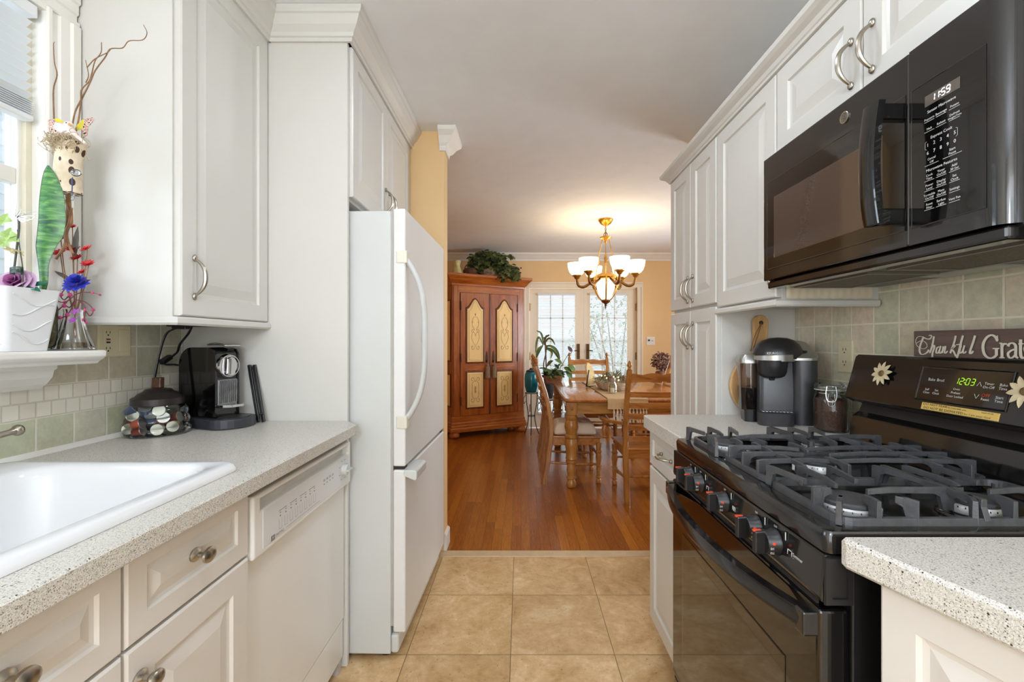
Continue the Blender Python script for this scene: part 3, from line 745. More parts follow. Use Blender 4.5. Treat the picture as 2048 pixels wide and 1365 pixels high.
t = T('wall_cabinet', 'cream two-door wall cabinet directly above the black microwave', 'cabinet', (.95, 1.03, 1.765))
mb = MB(); mb.box(FX + .02, XR - .001, .690, 1.384, 1.768, 2.05); t.part('carcass', mb, m_cab_r)
for a, b, hy in ((1.382, 1.038, 1.068), (1.034, .692, 1.003)):
    d = rfront(t, a, b, 1.776, 2.034); bow(t, d, (FX - .0005, hy, 1.868), ZP, XN, .118)
RCR = [(0, 2.036), (.010, 2.036), (.012, 2.043), (.016, 2.046), (.022, 2.056), (.036, 2.064), (.046, 2.072), (.048, 2.082), (.048, 2.086), (0, 2.086)]
mb = MB(); mb.sweep(RCR, [(XR - .002, 2.362), (FX + .004, 2.362), (FX + .004, .35)]); struct('trim_crown_right', mb, m_cab_r)
t = T('wall_cabinet', 'cream wall cabinet end beside the near side of the microwave', 'cabinet', (.95, .5, 1.335))
mb = MB(); mb.box(FX + .02, XR - .001, .352, .682, 1.338, 2.05); t.part('carcass', mb, m_cab_r)
d = rfront(t, .679, .355, 1.346, 2.034); knob(t, d, (FX, .40, 1.392), XN, .011)

t = T('base_cabinet', 'narrow cream base cabinet with drawer between the stove and dining room', 'cabinet', (.8, 1.6, 0))
RX = .516
mb = MB(); mb.box(RX + .02, XR - .001, 1.386, 1.806, .10, .8655); t.part('carcass', mb, m_cab_r)
mb = MB(); mb.box(RX + .08, RX + .10, 1.386, 1.80, 0, .10); t.part('toe_kick', mb, m_cab_r)
d = front(t, 'drawer', (RX + .0195, 1.803, .722), (0, -1, 0), ZP, XN, .414, .142, m_cab_r, RPS); bow(t, d, (RX - .0005, 1.595, .796), YP, XN, .12)
d = front(t, 'door', (RX + .0195, 1.803, .112), (0, -1, 0), ZP, XN, .414, .602, m_cab_r)
mb = MB(); mb.slab([.488, .505, XR - .0065], [1.384, 1.79, 1.808], .866, .914)
for v in mb.bm.verts:
    if v.co.y > 1.80 and v.co.x < .49: v.co.x = .502
single('worktop', mb, m_counter, 'small speckled worktop under the pod coffee maker beside the stove', 'worktop', (.8, 1.6, .866), bevel=.008, bseg=3)
# near unit with its slanted front
def slx(y, off=0.0): return .482 + (.672 - y) * .3235 + off
mb = MB(); mb.prism([(slx(.684) + .008, .684), (XR - .0065, .684), (XR - .0065, -.55), (slx(-.55), -.55), (slx(.674), .674)][::-1], .869, .914)
single('worktop', mb, m_counter, 'speckled worktop with slanted front edge in the lower corner by the stove', 'worktop', (.85, .3, .869), bevel=.007, bseg=1)
t = T('base_cabinet', 'cream base cabinet with slanted front, nearest the camera by the stove', 'cabinet', (.85, .3, 0))
mb = MB(); mb.prism([(slx(.655, .045), .655), (XR - .001, .655), (XR - .001, -.55), (slx(-.55, .045), -.55)][::-1], .10, .8685); t.part('carcass', mb, m_cab_l)
ud = Vector((.3235, -1, 0)).normalized(); nd = Vector((-ud.y, ud.x, 0)) * -1
nd = Vector((ud.y, -ud.x, 0)); 
if nd.x > 0: nd = -nd
p0 = Vector((slx(.652, .0445), .652, .112))
d = front(t, 'door', p0, ud, ZP, nd, .46, .752, m_cab_l, [(0, 0), (0, .016), (.004, .020), (.046, .020), (.050, .0135), (.058, .0125), (.084, .0185), (.088, .0195)])
front(t, 'door', p0 + ud * .464, ud, ZP, nd, .46, .752, m_cab_l)
mb = MB(); mb.prism([(slx(.655, .10), .655), (XR - .001, .655), (XR - .001, -.55), (slx(-.55, .10), -.55)][::-1], .0, .10); t.part('toe_kick', mb, m_cab_l)

# ---------------------------------------------------------------- kitchen ceiling lamps (near disc and hanging globe added as unseen fill)
for i, (lx, ly, dr) in enumerate(KL):
    if i < 2:
        t = T('ceiling_lamp', ('round white flush ceiling lamp over the stove end of the aisle', 'round white flush fill lamp added over the camera')[i], 'ceiling lamp', (lx, ly, CEIL - .03))
        mb = MB(); mb.lathe([(.150, CEIL - .0005), (.150, CEIL - .012), (.144, CEIL - .016), (.135, CEIL - .012), (.135, CEIL - .004)], (lx, ly, 0), 32); t.part('housing', mb, m_trim, smooth=True)
        mb = MB(); mb.lathe([(.134, CEIL - .0125), (.132, CEIL - .016), (.001, CEIL - .017)], (lx, ly, 0), 32); t.part('diffuser', mb, emis('lamp_disc' + '_near' * i, (228, 239, 255), GLOW[i]), smooth=True)
    else:
        t = T('ceiling_lamp', 'white glass globe fill lamp added, hanging behind the camera', 'ceiling lamp', (lx, ly, CEIL - dr - .25))
        mb = MB(); mb.lathe([(.085, CEIL - .0005), (.085, CEIL - .015), (.06, CEIL - .03), (.055, CEIL - .045)], (lx, ly, 0), 28); t.part('housing', mb, m_trim, smooth=True)
        mb = MB(); mb.ball((lx, ly, CEIL - dr - GLOBE * .93), GLOBE, 24, 16); t.part('globe', mb, emis('fill_globe', (226, 238, 255), GLOW[2]), smooth=True)
        mb = MB(); mb.tube([(lx, ly, CEIL - .04), (lx, ly, CEIL - dr)], .008, 10); t.part('stem', mb, m_trim)
# ---------------------------------------------------------------- stove
m_blk = M('black_enamel', (22, 20, 19), .14, var=.1, scale=3, Coat_Weight=.4, Coat_Roughness=.06)
m_blk2 = M('black_gloss', (12, 11, 11), .07, var=.1, scale=3, Coat_Weight=.5, Coat_Roughness=.03)
m_blkm = M('black_plastic', (26, 25, 26), .38, var=.12, scale=30)
m_iron = M('cast_iron', (88, 88, 90), .40, .45, var=.18, scale=50, bump=.2, bscale=300)
m_alu = M('burner_aluminium', (188, 188, 186), .45, .6, var=.1, scale=40)
m_print = M('white_print', (232, 232, 230), .5)
m_red = M('orange_red_print', (214, 72, 40), .5)
YN, YF = .696, 1.376       # near and far sides of the stove
t = T('stove', 'black gas stove with five knobs between the two speckled worktops', 'stove', (.8, 1.03, 0))
mb = MB(); mb.box(.515, 1.095, YN + .004, YF - .004, .03, .874); t.part('body', mb, m_blkm, bevel=.003)
for x, y in ((.56, YN + .05), (.56, YF - .05), (1.05, YN + .05), (1.05, YF - .05)):
    mb = MB(); mb.lathe([(.018, 0), (.018, .032)], (x, y, 0), 12); t.part('foot', mb, m_blkm)
mb = MB()
mb.loft([rrect(.473, 1.02, YN, YF, .012, .880), rrect(.471, 1.02, YN, YF, .012, .905), rrect(.475, 1.02, YN + .003, YF - .003, .012, .9135), rrect(.484, 1.018, YN + .012, YF - .012, .012, .9150),
         rrect(.505, 1.000, YN + .030, YF - .030, .030, .9145), rrect(.518, .990, YN + .042, YF - .042, .030, .9065), rrect(.53, .98, YN + .06, YF - .06, .03, .906)])
ct = t.part('cooktop', mb, m_blk, smooth=50)
mb = MB(); mb.loft([[(x, y, z) for x, z in ((.470, .878), (.464, .812), (.466, .803), (.512, .800), (.512, .878))] for y in (YN + .001, YF - .001)]); cp = t.part('control_panel', mb, m_blk, bevel=.004, bseg=3)
for y in (YN - .0005, YF + .0005):
    s = -1 if y < 1 else 1
    mb = MB(); lp = lambda x0, x1, z0, z1, yy: [(x0, yy, z0), (x1, yy, z0), (x1, yy, z1), (x0, yy, z1)]
    mb.loft([lp(.468, .512, .802, .876, y), lp(.469, .511, .803, .875, y + s * .004), lp(.479, .503, .812, .867, y + s * .004), lp(.480, .502, .813, .866, y + s * .001)]); t.part('end_cap', mb, m_blkm, cp)
def knobs(y, zc, icon):
    xb = .4672; c = Vector((xb, y, zc))
    mb = MB(); mb.lathe([(.0235, 0), (.0235, -.004), (.021, -.007), (.021, -.020), (.0195, -.023), (.004, -.0235)], (xb, y, zc), 28, 'x'); k = t.part('knob', mb, m_blkm, cp, smooth=True)
    mb = MB(); mb.loft([[(xb - .019 - h, y + a * kk, zc + b * kk) for a, b in ((-.0065, -.0225), (.0065, -.0225), (.0065, .0225), (-.0065, .0225))] for h, kk in ((0, 1), (.022, .92))]); t.part('grip', mb, m_blkm, k, bevel=.003)
    mb = MB(); mb.box(xb - .0425, xb - .028, y - .0025, y + .0025, zc + .0195, zc + .0226); t.part('pointer', mb, m_red, k)
    mb = MB()
    for aa, ss in ((2.5, .006), (2.9, .0045)):
        mb.text('HI' if aa < 2.6 else 'LO', ss, (xb - .0125, y + .0218 * math.cos(aa) , zc + .0218 * math.sin(aa)), (0, -1, 0), ZP)
    mb.bm.clear()
    mb.text('HI', .0065, (xb - .018, y - .02125, zc - .004), XN, ZP, 'CENTER'); mb.text('LO', .0055, (xb - .018, y - .0205, zc - .012), XN, ZP, 'CENTER')
    mb.text('OFF', .006, (xb - .0007, y, zc + .0275), (0, -1, 0), ZP, 'CENTER'); mb.box(xb - .0008, xb - .0002, y - .032, y - .030, zc + .016, zc + .030)
    i0 = y - .037
    for a, b, d, e in ((0, 0, .013, .0012), (0, .0115, .013, .0012), (0, 0, .0012, .0127), (.0118, 0, .0012, .0127)): mb.box(xb - .0009, xb - .0003, i0 - a, i0 - a - d, zc - .008 + b, zc - .008 + b + e)
    if icon == 'C': mb.box(xb - .0009, xb - .0003, i0 - .005, i0 - .008, zc - .008, zc + .0047)
    if icon == 'S': mb.text('Simmer', .0088, (xb - .0009, i0 - .0155, zc + .0012), (0, -1, 0), ZP); mb.text('Burner', .0088, (xb - .0009, i0 - .0155, zc - .0075), (0, -1, 0), ZP)
    t.part('lettering', mb, m_print, k)
    mb = MB(); mb.ball((xb - .014, y - .0206, zc + .0045), (.0035, .0015, .003), 8, 6); t.part('mark', mb, m_red, k)
for y, ic in ((1.236, 'A'), (1.169, 'A'), (1.030, 'C'), (.892, 'A'), (.825, 'S')): knobs(y, .842, ic)
# oven door, handle and lower drawer
mb = MB(); mb.box(.462, .512, YN + .003, YF - .003, .205, .792); od = t.part('oven_door', mb, m_blk2, bevel=.006, bseg=3)
mb = MB(); mb.panel((.4617, YF - .09, .29), (0, -1, 0), ZP, XN, .50, .37, [(0, 0), (0, .0005), (.003, .0009)]); t.part('oven_window', mb, M('oven_glass', (40, 33, 26), .05, Coat_Weight=.6, Coat_Roughness=.02), od)
mb = MB(); loops = []
for i in range(25):
    s = -1 + i / 12; y = (YN + YF) / 2 - s * .332; px = .456 - .056 * (1 - abs(s) ** 2.2); h = .016
    loops.append([(px - .011, y, .768 - h * .7), (px - .013, y, .768 + h * .3), (px - .008, y, .768 + h), (px + .010, y, .768 + h), (px + .012, y, .768 - h * .6), (px + .004, y, .768 - h)])
mb.loft(loops); t.part('oven_handle', mb, m_blk, od, smooth=35)
for y in (YN + .018, YF - .018):
    mb = MB(); mb.box(.440, .466, y - .012, y + .012, .748, .786); t.part('handle_bracket', mb, m_blk, od, bevel=.003)
mb = MB(); mb.box(.470, .474, YN + .02, YF - .02, .7925, .801)
for i in range(30): mb.box(.4695, .4712, YN + .06 + i * .0185, YN + .072 + i * .0185, .794, .7995)
t.part('vent_slot', mb, m_dark)
mb = MB(); mb.box(.466, .512, YN + .003, YF - .003, .045, .196); dr = t.part('drawer', mb, m_blk2, bevel=.006, bseg=3)
mb = MB(); mb.box(.455, .470, YN + .03, YF - .03, .178, .190); t.part('drawer_lip', mb, m_blk2, dr, bevel=.003)
# burners
def burner(x, y, r):
    mb = MB(); mb.lathe([(r * 1.45, .9068), (r * 1.40, .911), (r * 1.15, .912)], (x, y, 0), 28, sx=1); b = t.part('burner', mb, m_blk, smooth=True)
    mb = MB(); mb.lathe([(r * 1.0, .911), (r * 1.08, .914), (r * 1.08, .926), (r * 1.02, .929), (r * .5, .929)], (x, y, 0), 32)
    mb.bm.normal_update(); t.part('burner_head', mb, m_alu, b, smooth=True)
    mb = MB()
    for i in range(24):
        a = 2 * PI * i / 24; mb.obox((x + r * 1.075 * math.cos(a), y + r * 1.075 * math.sin(a), .9248), (.0012 * math.cos(a), .0012 * math.sin(a), 0), (-.0006 * math.sin(a), .0006 * math.cos(a), 0), (0, 0, .0014))
    t.part('ports', mb, m_dark, b)
    mb = MB(); mb.lathe([(r * .9, .929), (r * 1.02, .9305), (r * 1.02, .9345), (r * .96, .937), (r * .3, .9385), (.001, .9385)], (x, y, 0), 32); t.part('burner_cap', mb, M('burner_cap', (58, 58, 60), .5, var=.15, scale=60), b, smooth=True)
    mb = MB(); mb.lathe([(.003, .911), (.003, .922), (.002, .925)], (x - r * 1.28, y + r * .3, 0), 10); t.part('igniter', mb, M('igniter', (200, 196, 188), .4), b)
BU = [(.560, 1.225, .034), (.800, 1.225, .030), (.680, 1.036, .036), (.572, .785, .043), (.790, .785, .036)]
for b in BU: burner(*b)
# three cast-iron grates
GZ, GT = .9205, .9555
def grate(y0, y1, centres):
    mb = MB(); x0, x1 = .512, .975; r = .028
    lo = rrect(x0, x1, y0, y1, r, GZ, 5); n = len(lo)
    loops = []
    for i in range(n):
        p, q, o = Vector(lo[i]), Vector(lo[(i+1) % n]), Vector(lo[i-1]); d = (q - o).normalized(); nn = Vector((d.y, -d.x, 0))
        loops.append([p + nn*.0055 + Vector((0,0,-.007)), p + nn*.0045 + Vector((0,0,.006)), p - nn*.0045 + Vector((0,0,.006)), p - nn*.0055 + Vector((0,0,-.007))])
    loops.append(loops[0]); mb.loft(loops, False, False)
    def finger(ex, ey, ix, iy, crank=True):
        e, i_ = Vector((ex, ey, 0)), Vector((ix, iy, 0)); d = (i_ - e).normalized(); sd = Vector((-d.y, d.x, 0)) * .0038
        def ring(p, zb, zt, w=1.0): return [p + sd*w + Vector((0,0,zb)), p - sd*w + Vector((0,0,zb)), p - sd*w*.8 + Vector((0,0,zt)), p + sd*w*.8 + Vector((0,0,zt))]
        L = (i_ - e).length
        mb.loft([ring(e - d*.004, GZ - .005, GT - .002, 1.15), ring(e + d*.010, GZ - .005, GT, 1.1), ring(e + d*.016, GT - .016, GT), ring(e + d*.026, GT - .011, GT), ring(e + d*(L*.72), GT - .010, GT), ring(i_, GT - (.013 if crank else .010), GT - (.004 if crank else 0), .85)])
    ym = (y0 + y1) / 2
    if len(centres) == 2:
        xm = (x0 + x1) / 2
        mb.bar((x0, ym, GT - .005), (x0 + .001, ym, GT - .005), .01, .01)
        for cx, cy, r_ in centres:
            g = r_ * .72
            for sx in (-1, 1):
                ex = (x0 if cx < xm else xm) if sx < 0 else (xm if cx < xm else x1)
                finger(ex, cy, cx + sx * g, cy)
            for off in (-.062, 0, .062):
                for ey, sy in ((y0, -1), (y1, 1)):
                    k = g if off == 0 else r_ * 1.05
                    finger(cx + off, ey, cx + off * (.75 if off else 1), cy + sy * k, off == 0)
        mb.bar((xm, y0, GT - .006), (xm, y1, GT - .006), .0095, .012); mb.bar((xm, y0, GZ), (xm, y0 + .01, GZ + .03), .01, .014); mb.bar((xm, y1, GZ), (xm, y1 - .01, GZ + .03), .01, .014)
    else:
        cx, cy, r_ = centres[0]
        for off in (-.066, 0, .066):
            finger(x0, cy + off, cx - r_ * (.8 if off == 0 else .2), cy + off * .8); finger(x1, cy + off, cx + r_ * (.8 if off == 0 else .2), cy + off * .8)
        for xx in (x0 + .075, cx, x1 - .105, x1 - .04):
            finger(xx, y0, xx, cy - (r_ * .8 if xx == cx else .004)); finger(xx, y1, xx, cy + (r_ * .8 if xx == cx else .004))
    for x in (x0 + .012, x1 - .012):
        for y in (y0 + .012, y1 - .012): mb.lathe([(.006, .908), (.006, GZ)], (x, y, 0), 8)
    return t.part('grate', mb, m_iron, bevel=.0014)
grate(1.146, 1.342, BU[0:2]); grate(.934, 1.138, BU[2:3]); grate(.722, .926, BU[3:5])
# backguard: riser, shadowed throat and the sloped control fascia
mb = MB(); mb.loft([[(x, y, z) for x, z in ((1.000, .905), (1.012, .985), (1.030, .997), (1.099, .997), (1.099, .905))] for y in (YN, YF)]); t.part('riser', mb, m_blk, bevel=.003)
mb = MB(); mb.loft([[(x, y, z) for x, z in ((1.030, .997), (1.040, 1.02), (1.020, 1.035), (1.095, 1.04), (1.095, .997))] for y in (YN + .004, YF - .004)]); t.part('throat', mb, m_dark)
BGX = lambda z: .988 + (z - 1.039) / .128 * .034
mb = MB(); mb.loft([[(x, y, z) for x, z in ((.988, 1.039), (1.022, 1.163), (1.030, 1.169), (1.070, 1.167), (1.097, 1.10), (1.097, 1.03), (1.010, 1.028))] for y in (YN, YF)]); bk = t.part('backguard', mb, m_blk, bevel=.004, bseg=3)
SU = Vector((0, -1, 0)); SV = Vector((.034, 0, .128)).normalized(); SN = Vector((-.128, 0, .034)).normalized()
def bgp(y, z, e=.0012): return Vector((BGX(z), y, z)) + SN * e
mb = MB(); mb.panel(bgp(1.137, 1.0635, 0), SU, SV, SN, .215, .086, [(0, 0), (0, .0012), (.0016, .0022), (.003, .0012), (.0045, .0008)]); t.part('display_panel', mb, M('display_black', (24, 20, 19), .08, Coat_Weight=.5, Coat_Roughness=.03), bk)
mb = MB()
for s_, y, z, sz in (('Bake', 1.103, 1.1152, .0098), ('Broil', 1.080, 1.1152, .0098), ('Self', 1.109, 1.0905, .0075), ('Clean', 1.109, 1.0832, .0075), ('Set', 1.084, 1.0905, .0075), ('Clock', 1.084, 1.0832, .0075),
                    ('Oven', 1.036, 1.0985, .0072), ('Preheat', 1.036, 1.0900, .0072), ('Door Locked', 1.036, 1.0815, .0072), ('Timer', .968, 1.1172, .0082), ('On-Off', .968, 1.1095, .0082),
                    ('Bake', .939, 1.1172, .0082), ('Time', .939, 1.1095, .0082), ('Reset', .969, 1.0835, .0078), ('Start', .941, 1.0905, .0082), ('Time', .941, 1.0828, .0082)):
    mb.text(s_, sz, bgp(y, z), SU, SV, 'CENTER')
for z, d in ((1.1145, 1), (1.0885, -1)):
    y = .988; mb.ribbon([bgp(y + .005, z - .004 * d), bgp(y, z + .005 * d), bgp(y - .005, z - .004 * d)], [.0012] * 3, SN, .0002)
t.part('lettering', mb, m_print, bk)
mb = MB(); mb.text('OFF', .0105, bgp(.969, 1.0915), SU, SV, 'CENTER'); t.part('off_lettering', mb, m_red, bk, label='red OFF lettering')
SEG = {'0': 'abcdef', '1': 'bc', '2': 'abged', '3': 'abgcd', '5': 'afgcd', '9': 'abcdfg'}
def seven(mb, ch, o, u, v, n, w, h, th, slant=.12):
    o, u, v = Vector(o), Vector(u), Vector(v)
    P = lambda a, b: o + u * (a + slant * b) + v * b
    ln = {'a': ((0, h), (w, h)), 'b': ((w, h), (w, h/2)), 'c': ((w, h/2), (w, 0)), 'd': ((0, 0), (w, 0)), 'e': ((0, h/2), (0, 0)), 'f': ((0, h), (0, h/2)), 'g': ((0, h/2), (w, h/2))}
    for k in SEG[ch]:
        (a, b), (c, d) = ln[k]; p, q = P(a, b), P(c, d); dd = (q - p).normalized() * th * .55
        mb.ribbon([p + dd, q - dd], [th, th], n, .0003)
mb = MB()
for k, ch in enumerate('1203'): seven(mb, ch, bgp(1.0445 - k * .0118 - (.002 if k > 1 else 0), 1.1105, .0016), SU, SV, SN, .0074, .0145, .00125)
for z in (1.1145, 1.121): mb.box(*[c for p in ((BGX(z) - .0022, BGX(z) - .0016), (1.0205, 1.0220), (z, z + .0016)) for c in p])
t.part('clock_digits', mb, emis('green_digits', (150, 214, 40), 1.3), bk, label='green glowing clock digits reading 12:03')
# things stuck to the backguard
t_mag = 0
m_pet = M('dried_petal', (226, 208, 170), .7, var=.12, scale=30); m_seed = M('seed_head', (126, 98, 62), .9, var=.3, scale=120, bump=.6, bscale=500)
for y, z, lb in ((1.252, 1.118, 'pale wooden daisy magnet by the outlet end of the stove clock'), (.893, 1.108, 'pale wooden daisy magnet cut by the picture edge, beside the stove clock')):
    c = bgp(y, z, .002); f = T('flower_magnet', lb, 'magnet', c, group='daisy magnets on the stove')
    for k in range(10):
        a = 2 * PI * k / 10 + .2; d = SU * math.cos(a) + SV * math.sin(a)
        mb = MB(); mb.leaf(c + d * .006 + SN * .004, d + SN * .12, .0285, .0125, SN, .12, 5, .25); f.part('petal', mb, m_pet, smooth=True)
    q = SN.to_track_quat('Z', 'Y').to_matrix(); mb = MB(); mb.ball(c + SN * .005, (.0088, .0088, .005), 16, 8, q); f.part('centre', mb, m_seed, smooth=True)
stk = T('magnet_strip', 'yellow scripture strip stuck below the stove clock panel', 'magnet', bgp(1.02, 1.044))
mb = MB(); mb.panel(bgp(1.112, 1.0425, .0), SU, SV, SN, .180, .0172, [(0, 0), (0, .0016), (.0003, .0018)]); stk.part('strip', mb, M('yellow_card', (226, 190, 104), .55, var=.06))
mb = MB(); mb.text('DO NOT FEAR', .0078, bgp(1.108, 1.0553, .0022), SU, SV, width=.062); mb.text('for I am with you,', .0058, bgp(1.044, 1.0549, .0022), SU, SV, width=.044)
mb.text('DO NOT BE DISMAYED', .0082, bgp(1.105, 1.0468, .0022), SU, SV, width=.098); mb.text('for I am your God.', .0062, bgp(1.004, 1.0465, .0022), SU, SV, width=.058); mb.text('Isaiah 41:10', .0042, bgp(.968, 1.0555, .0022), SU, SV, width=.024)
stk.part('lettering', mb, M('dark_print', (44, 34, 20), .6))
# the words sign standing behind the backguard
sg = T('word_sign', 'brown wooden sign reading Thankful Grateful behind the stove', 'sign', (1.063, .95, 1.169))
SX = 1.056
mb = MB(); mb.box(SX, SX + .014, .70, 1.2107, 1.1690, 1.2365); sg.part('board', mb, wood('sign_wood', (104, 84, 76), (128, 108, 98), 1, 1.0, .6), bevel=.002)
def sgp(px, py):
    u, v = 1810 + px * .16114, 640 + py * .16114; Y = SX * 900 / (u - 1042); return Vector((SX - .0004, Y, EYE + (VPY - v) * Y / 900))
mb = MB()
K = .16114 * 1.25 / 900
LIFT = [0.0006]
def script(pts, w0, w1):
    LIFT[0] += .00012; w0 *= 1.15; w1 *= 1.15
    q = spline([(a, b, 0) for a, b in pts], 7); n = len(q); P = [sgp(p.x, p.y) for p in q]
    ws = []
    for i, p in enumerate(q):
        d = q[min(i+1, n-1)] - q[max(i-1, 0)]; dn = d.y / max(1e-6, d.length); ws.append((w0 + (w1 - w0) * max(0.0, abs(dn)) ** 1.3) * K)
    mb.ribbon(P, ws, XN, LIFT[0])
script([(335, 205), (318, 240), (270, 238), (222, 212), (178, 208), (150, 228), (138, 270), (152, 318), (195, 352), (242, 360), (277, 335), (270, 293), (235, 265), (195, 262), (150, 290)], 5, 8)
script([(300, 195), (330, 195), (335, 212), (312, 236), (272, 236), (225, 212)], 9, 14)
script([(232, 225), (200, 305), (186, 380), (205, 425), (250, 424), (285, 400), (302, 372)], 9, 22)
script([(366, 205), (352, 290), (325, 385), (312, 412)], 8, 20); script([(318, 402), (345, 340), (368, 318), (372, 345), (350, 410), (346, 466)], 8, 20)
script([(432, 335), (405, 352), (394, 405), (415, 412), (438, 372), (452, 326)], 8, 18); script([(452, 326), (434, 400), (450, 414), (472, 388)], 8, 18)
script([(484, 330), (470, 414)], 8, 18); script([(472, 395), (497, 342), (514, 336), (500, 398), (512, 414), (540, 388)], 8, 18)
script([(641, 198), (625, 270), (590, 370), (572, 416)], 8, 20); script([(588, 360), (618, 318), (628, 330), (596, 364), (614, 392), (645, 455)], 8, 20)
script([(733, 196), (708, 280), (682, 390), (655, 476)], 8, 22); script([(645, 312), (680, 306), (722, 306)], 8, 8)
script([(712, 318), (690, 398), (702, 414), (728, 388), (752, 318)], 8, 18); script([(752, 318), (734, 398), (750, 414), (775, 392)], 8, 18)
script([(886, 196), (862, 275), (822, 395), (832, 420), (866, 388)], 8, 22)
script([(1165, 262), (1140, 215), (1092, 190), (1036, 216), (994, 280), (984, 352), (1004, 430), (1056, 474), (1110, 470), (1152, 440)], 14, 26); script([(1152, 445), (1152, 360)], 24, 26); script([(1105, 358), (1190, 356)], 10, 10); script([(1166, 195), (1166, 270)], 10, 10)
script([(1222, 290), (1224, 468)], 22, 24); script([(1190, 292), (1224, 290)], 10, 10); script([(1190, 470), (1258, 472)], 10, 10); script([(1226, 345), (1248, 302), (1288, 302)], 14, 20)
script([(1302, 330), (1318, 300), (1360, 290), (1394, 318), (1398, 380), (1398, 450), (1428, 476)], 12, 24); script([(1398, 362), (1340, 384), (1302, 420), (1318, 468), (1356, 470), (1398, 432)], 12, 20)
script([(1460, 245), (1458, 400), (1472, 468), (1506, 470)], 14, 24); script([(1430, 300), (1500, 298)], 10, 10)
mb.text('eful', .050, (SX - .001, .948, 1.197), (0, -1, 0), ZP)
sg.part('lettering', mb, M('cream_paint', (226, 218, 200), .6))

# ---------------------------------------------------------------- microwave
MX = .741; MZ0, MZ1 = 1.392, 1.762
m_mwf = M('microwave_black', (26, 23, 22), .10, var=.08, Coat_Weight=.5, Coat_Roughness=.04)
t = T('microwave', 'black over-the-range microwave mounted above the stove', 'microwave', (.92, 1.03, 1.37))
mb = MB(); mb.box(MX + .032, XR - .008, YN - .006, YF + .001, 1.388, MZ1); t.part('body', mb, m_blkm, bevel=.003)
SEAM = .860
mb = MB(); mb.box(MX, MX + .030, SEAM + .001, YF, MZ0, MZ1 - .001); dm = t.part('door', mb, m_mwf, bevel=.004, bseg=3)
mb = MB(); lp = []
for z in (MZ0, MZ1 - .001):
    lp.append([(MX + .030, SEAM - .001, z), (MX, SEAM - .001, z)] + [(MX + .03 - .03 * math.cos(a), YN + .022 - .028 * math.sin(a), z) for a in [PI/2 * k / 8 for k in range(9)]])
mb.loft(lp); cpn = t.part('control_panel', mb, m_mwf, smooth=50)
mb = MB(); mb.panel((MX - .0002, YF - .022, MZ0 + .030), (0, -1, 0), ZP, XN, YF - .022 - SEAM - .006, .262, [(0, 0), (0, .0006), (.0018, .0012), (.003, .0006)]); t.part('window_surround', mb, m_blk2, dm)
mb = MB(); mb.panel((MX - .0007, YF - .060, MZ0 + .062), (0, -1, 0), ZP, XN, .395, .178, [(0, 0), (0, .0003), (.001, .0006)]); t.part('window', mb, M('microwave_mesh_glass', (72, 58, 50), .09, var=.05, scale=300, Coat_Weight=.5, Coat_Roughness=.03), dm)
mb = MB(); mb.panel((MX - .0002, SEAM - .006, MZ0 + .030), (0, -1, 0), ZP, XN, .138, .262, [(0, 0), (0, .0005), (.0012, .0009), (.002, .0004)]); t.part('touch_panel', mb, m_blk2, cpn)
# handle
mb = MB(); loops = []
for i in range(21):
    s = -1 + i / 10; z = 1.551 + s * .117; px = MX - .058 - .010 * (1 - s * s)
    loops.append([(px - .006, .890, z), (px - .0085, .882, z), (px - .0085, .858, z), (px - .005, .852, z), (px + .008, .852, z), (px + .010, .857, z), (px + .010, .884, z), (px + .007, .890, z)])
mb.loft(loops); hd = t.part('handle', mb, m_blk2, dm, smooth=35)
for z in (1.551 + .101, 1.551 - .101):
    mb = MB(); mb.box(MX - .062, MX + .002, .862, .884, z - .016, z + .016); t.part('handle_bracket', mb, m_blk2, hd, bevel=.005)
# badge
mb = MB(); mb.lathe([(.0135, MX - .0002), (.0135, MX - .003), (.012, MX - .0036), (.010, MX - .003), (.001, MX - .003)], (0, 1.029, 1.7215), 28, 'x'); bd = t.part('badge', mb, m_nickel, dm, smooth=True)
mb = MB(); bc = Vector((MX - .0034, 1.029, 1.7215))
for pts in ([(-.001, .004), (-.004, .005), (-.007, .002), (-.006, -.003), (-.002, -.004), (-.001, -.001), (-.004, 0)], [(.006, .004), (.003, .005), (.001, .002), (.004, .0005), (.001, -.002), (.003, -.005), (.007, -.003)], [(-.008, -.006), (0, -.0085), (.008, -.006)], [(-.008, .006), (0, .0085), (.008, .006)]):
    q = spline([(a, b, 0) for a, b in pts], 5); mb.ribbon([bc + Vector((0, -p.x, p.y)) for p in q], [.0011] * len(q), XN, .0003)
t.part('monogram', mb, M('badge_ink', (70, 66, 60), .5), bd)
U_ = (0, -1, 0); PX = MX - .0012
mb = MB(); mb.panel((MX - .0008, .8245, 1.6375), U_, ZP, XN, .066, .0195, [(0, 0), (0, .0004), (.0004, .0006)]); t.part('display', mb, M('display_grey', (96, 88, 78), .2, var=.03), cpn)
mb = MB()
for k, (ch, y) in enumerate((('1', .8110), ('1', .8030), ('5', .7915), ('9', .7822))): seven(mb, ch, (PX - .0006, y, 1.6415), Vector(U_), Vector(ZP), XN, .0065, .0115, .0014, .08)
mb.box(PX - .001, PX - .0005, .7930, .7940, 1.6445, 1.6457); mb.box(PX - .001, PX - .0005, .7930, .7940, 1.650, 1.6512)
t.part('clock_digits', mb, emis('white_digits', (236, 240, 255), 2.5), cpn, label='white glowing clock digits reading 11:59')
mb = MB(); cA, cB, cC = .8155, .7925, .7680
def mtx(s_, y, z, sz=.0058): mb.text(s_, sz, (PX, y, z), U_, ZP, 'CENTER')
def und(y, z, w=.019): mb.box(PX + .0001, PX - .0004, y - w/2, y + w/2, z, z + .0005)
mtx('Sensor Microwave', .7925, 1.6262, .0072)
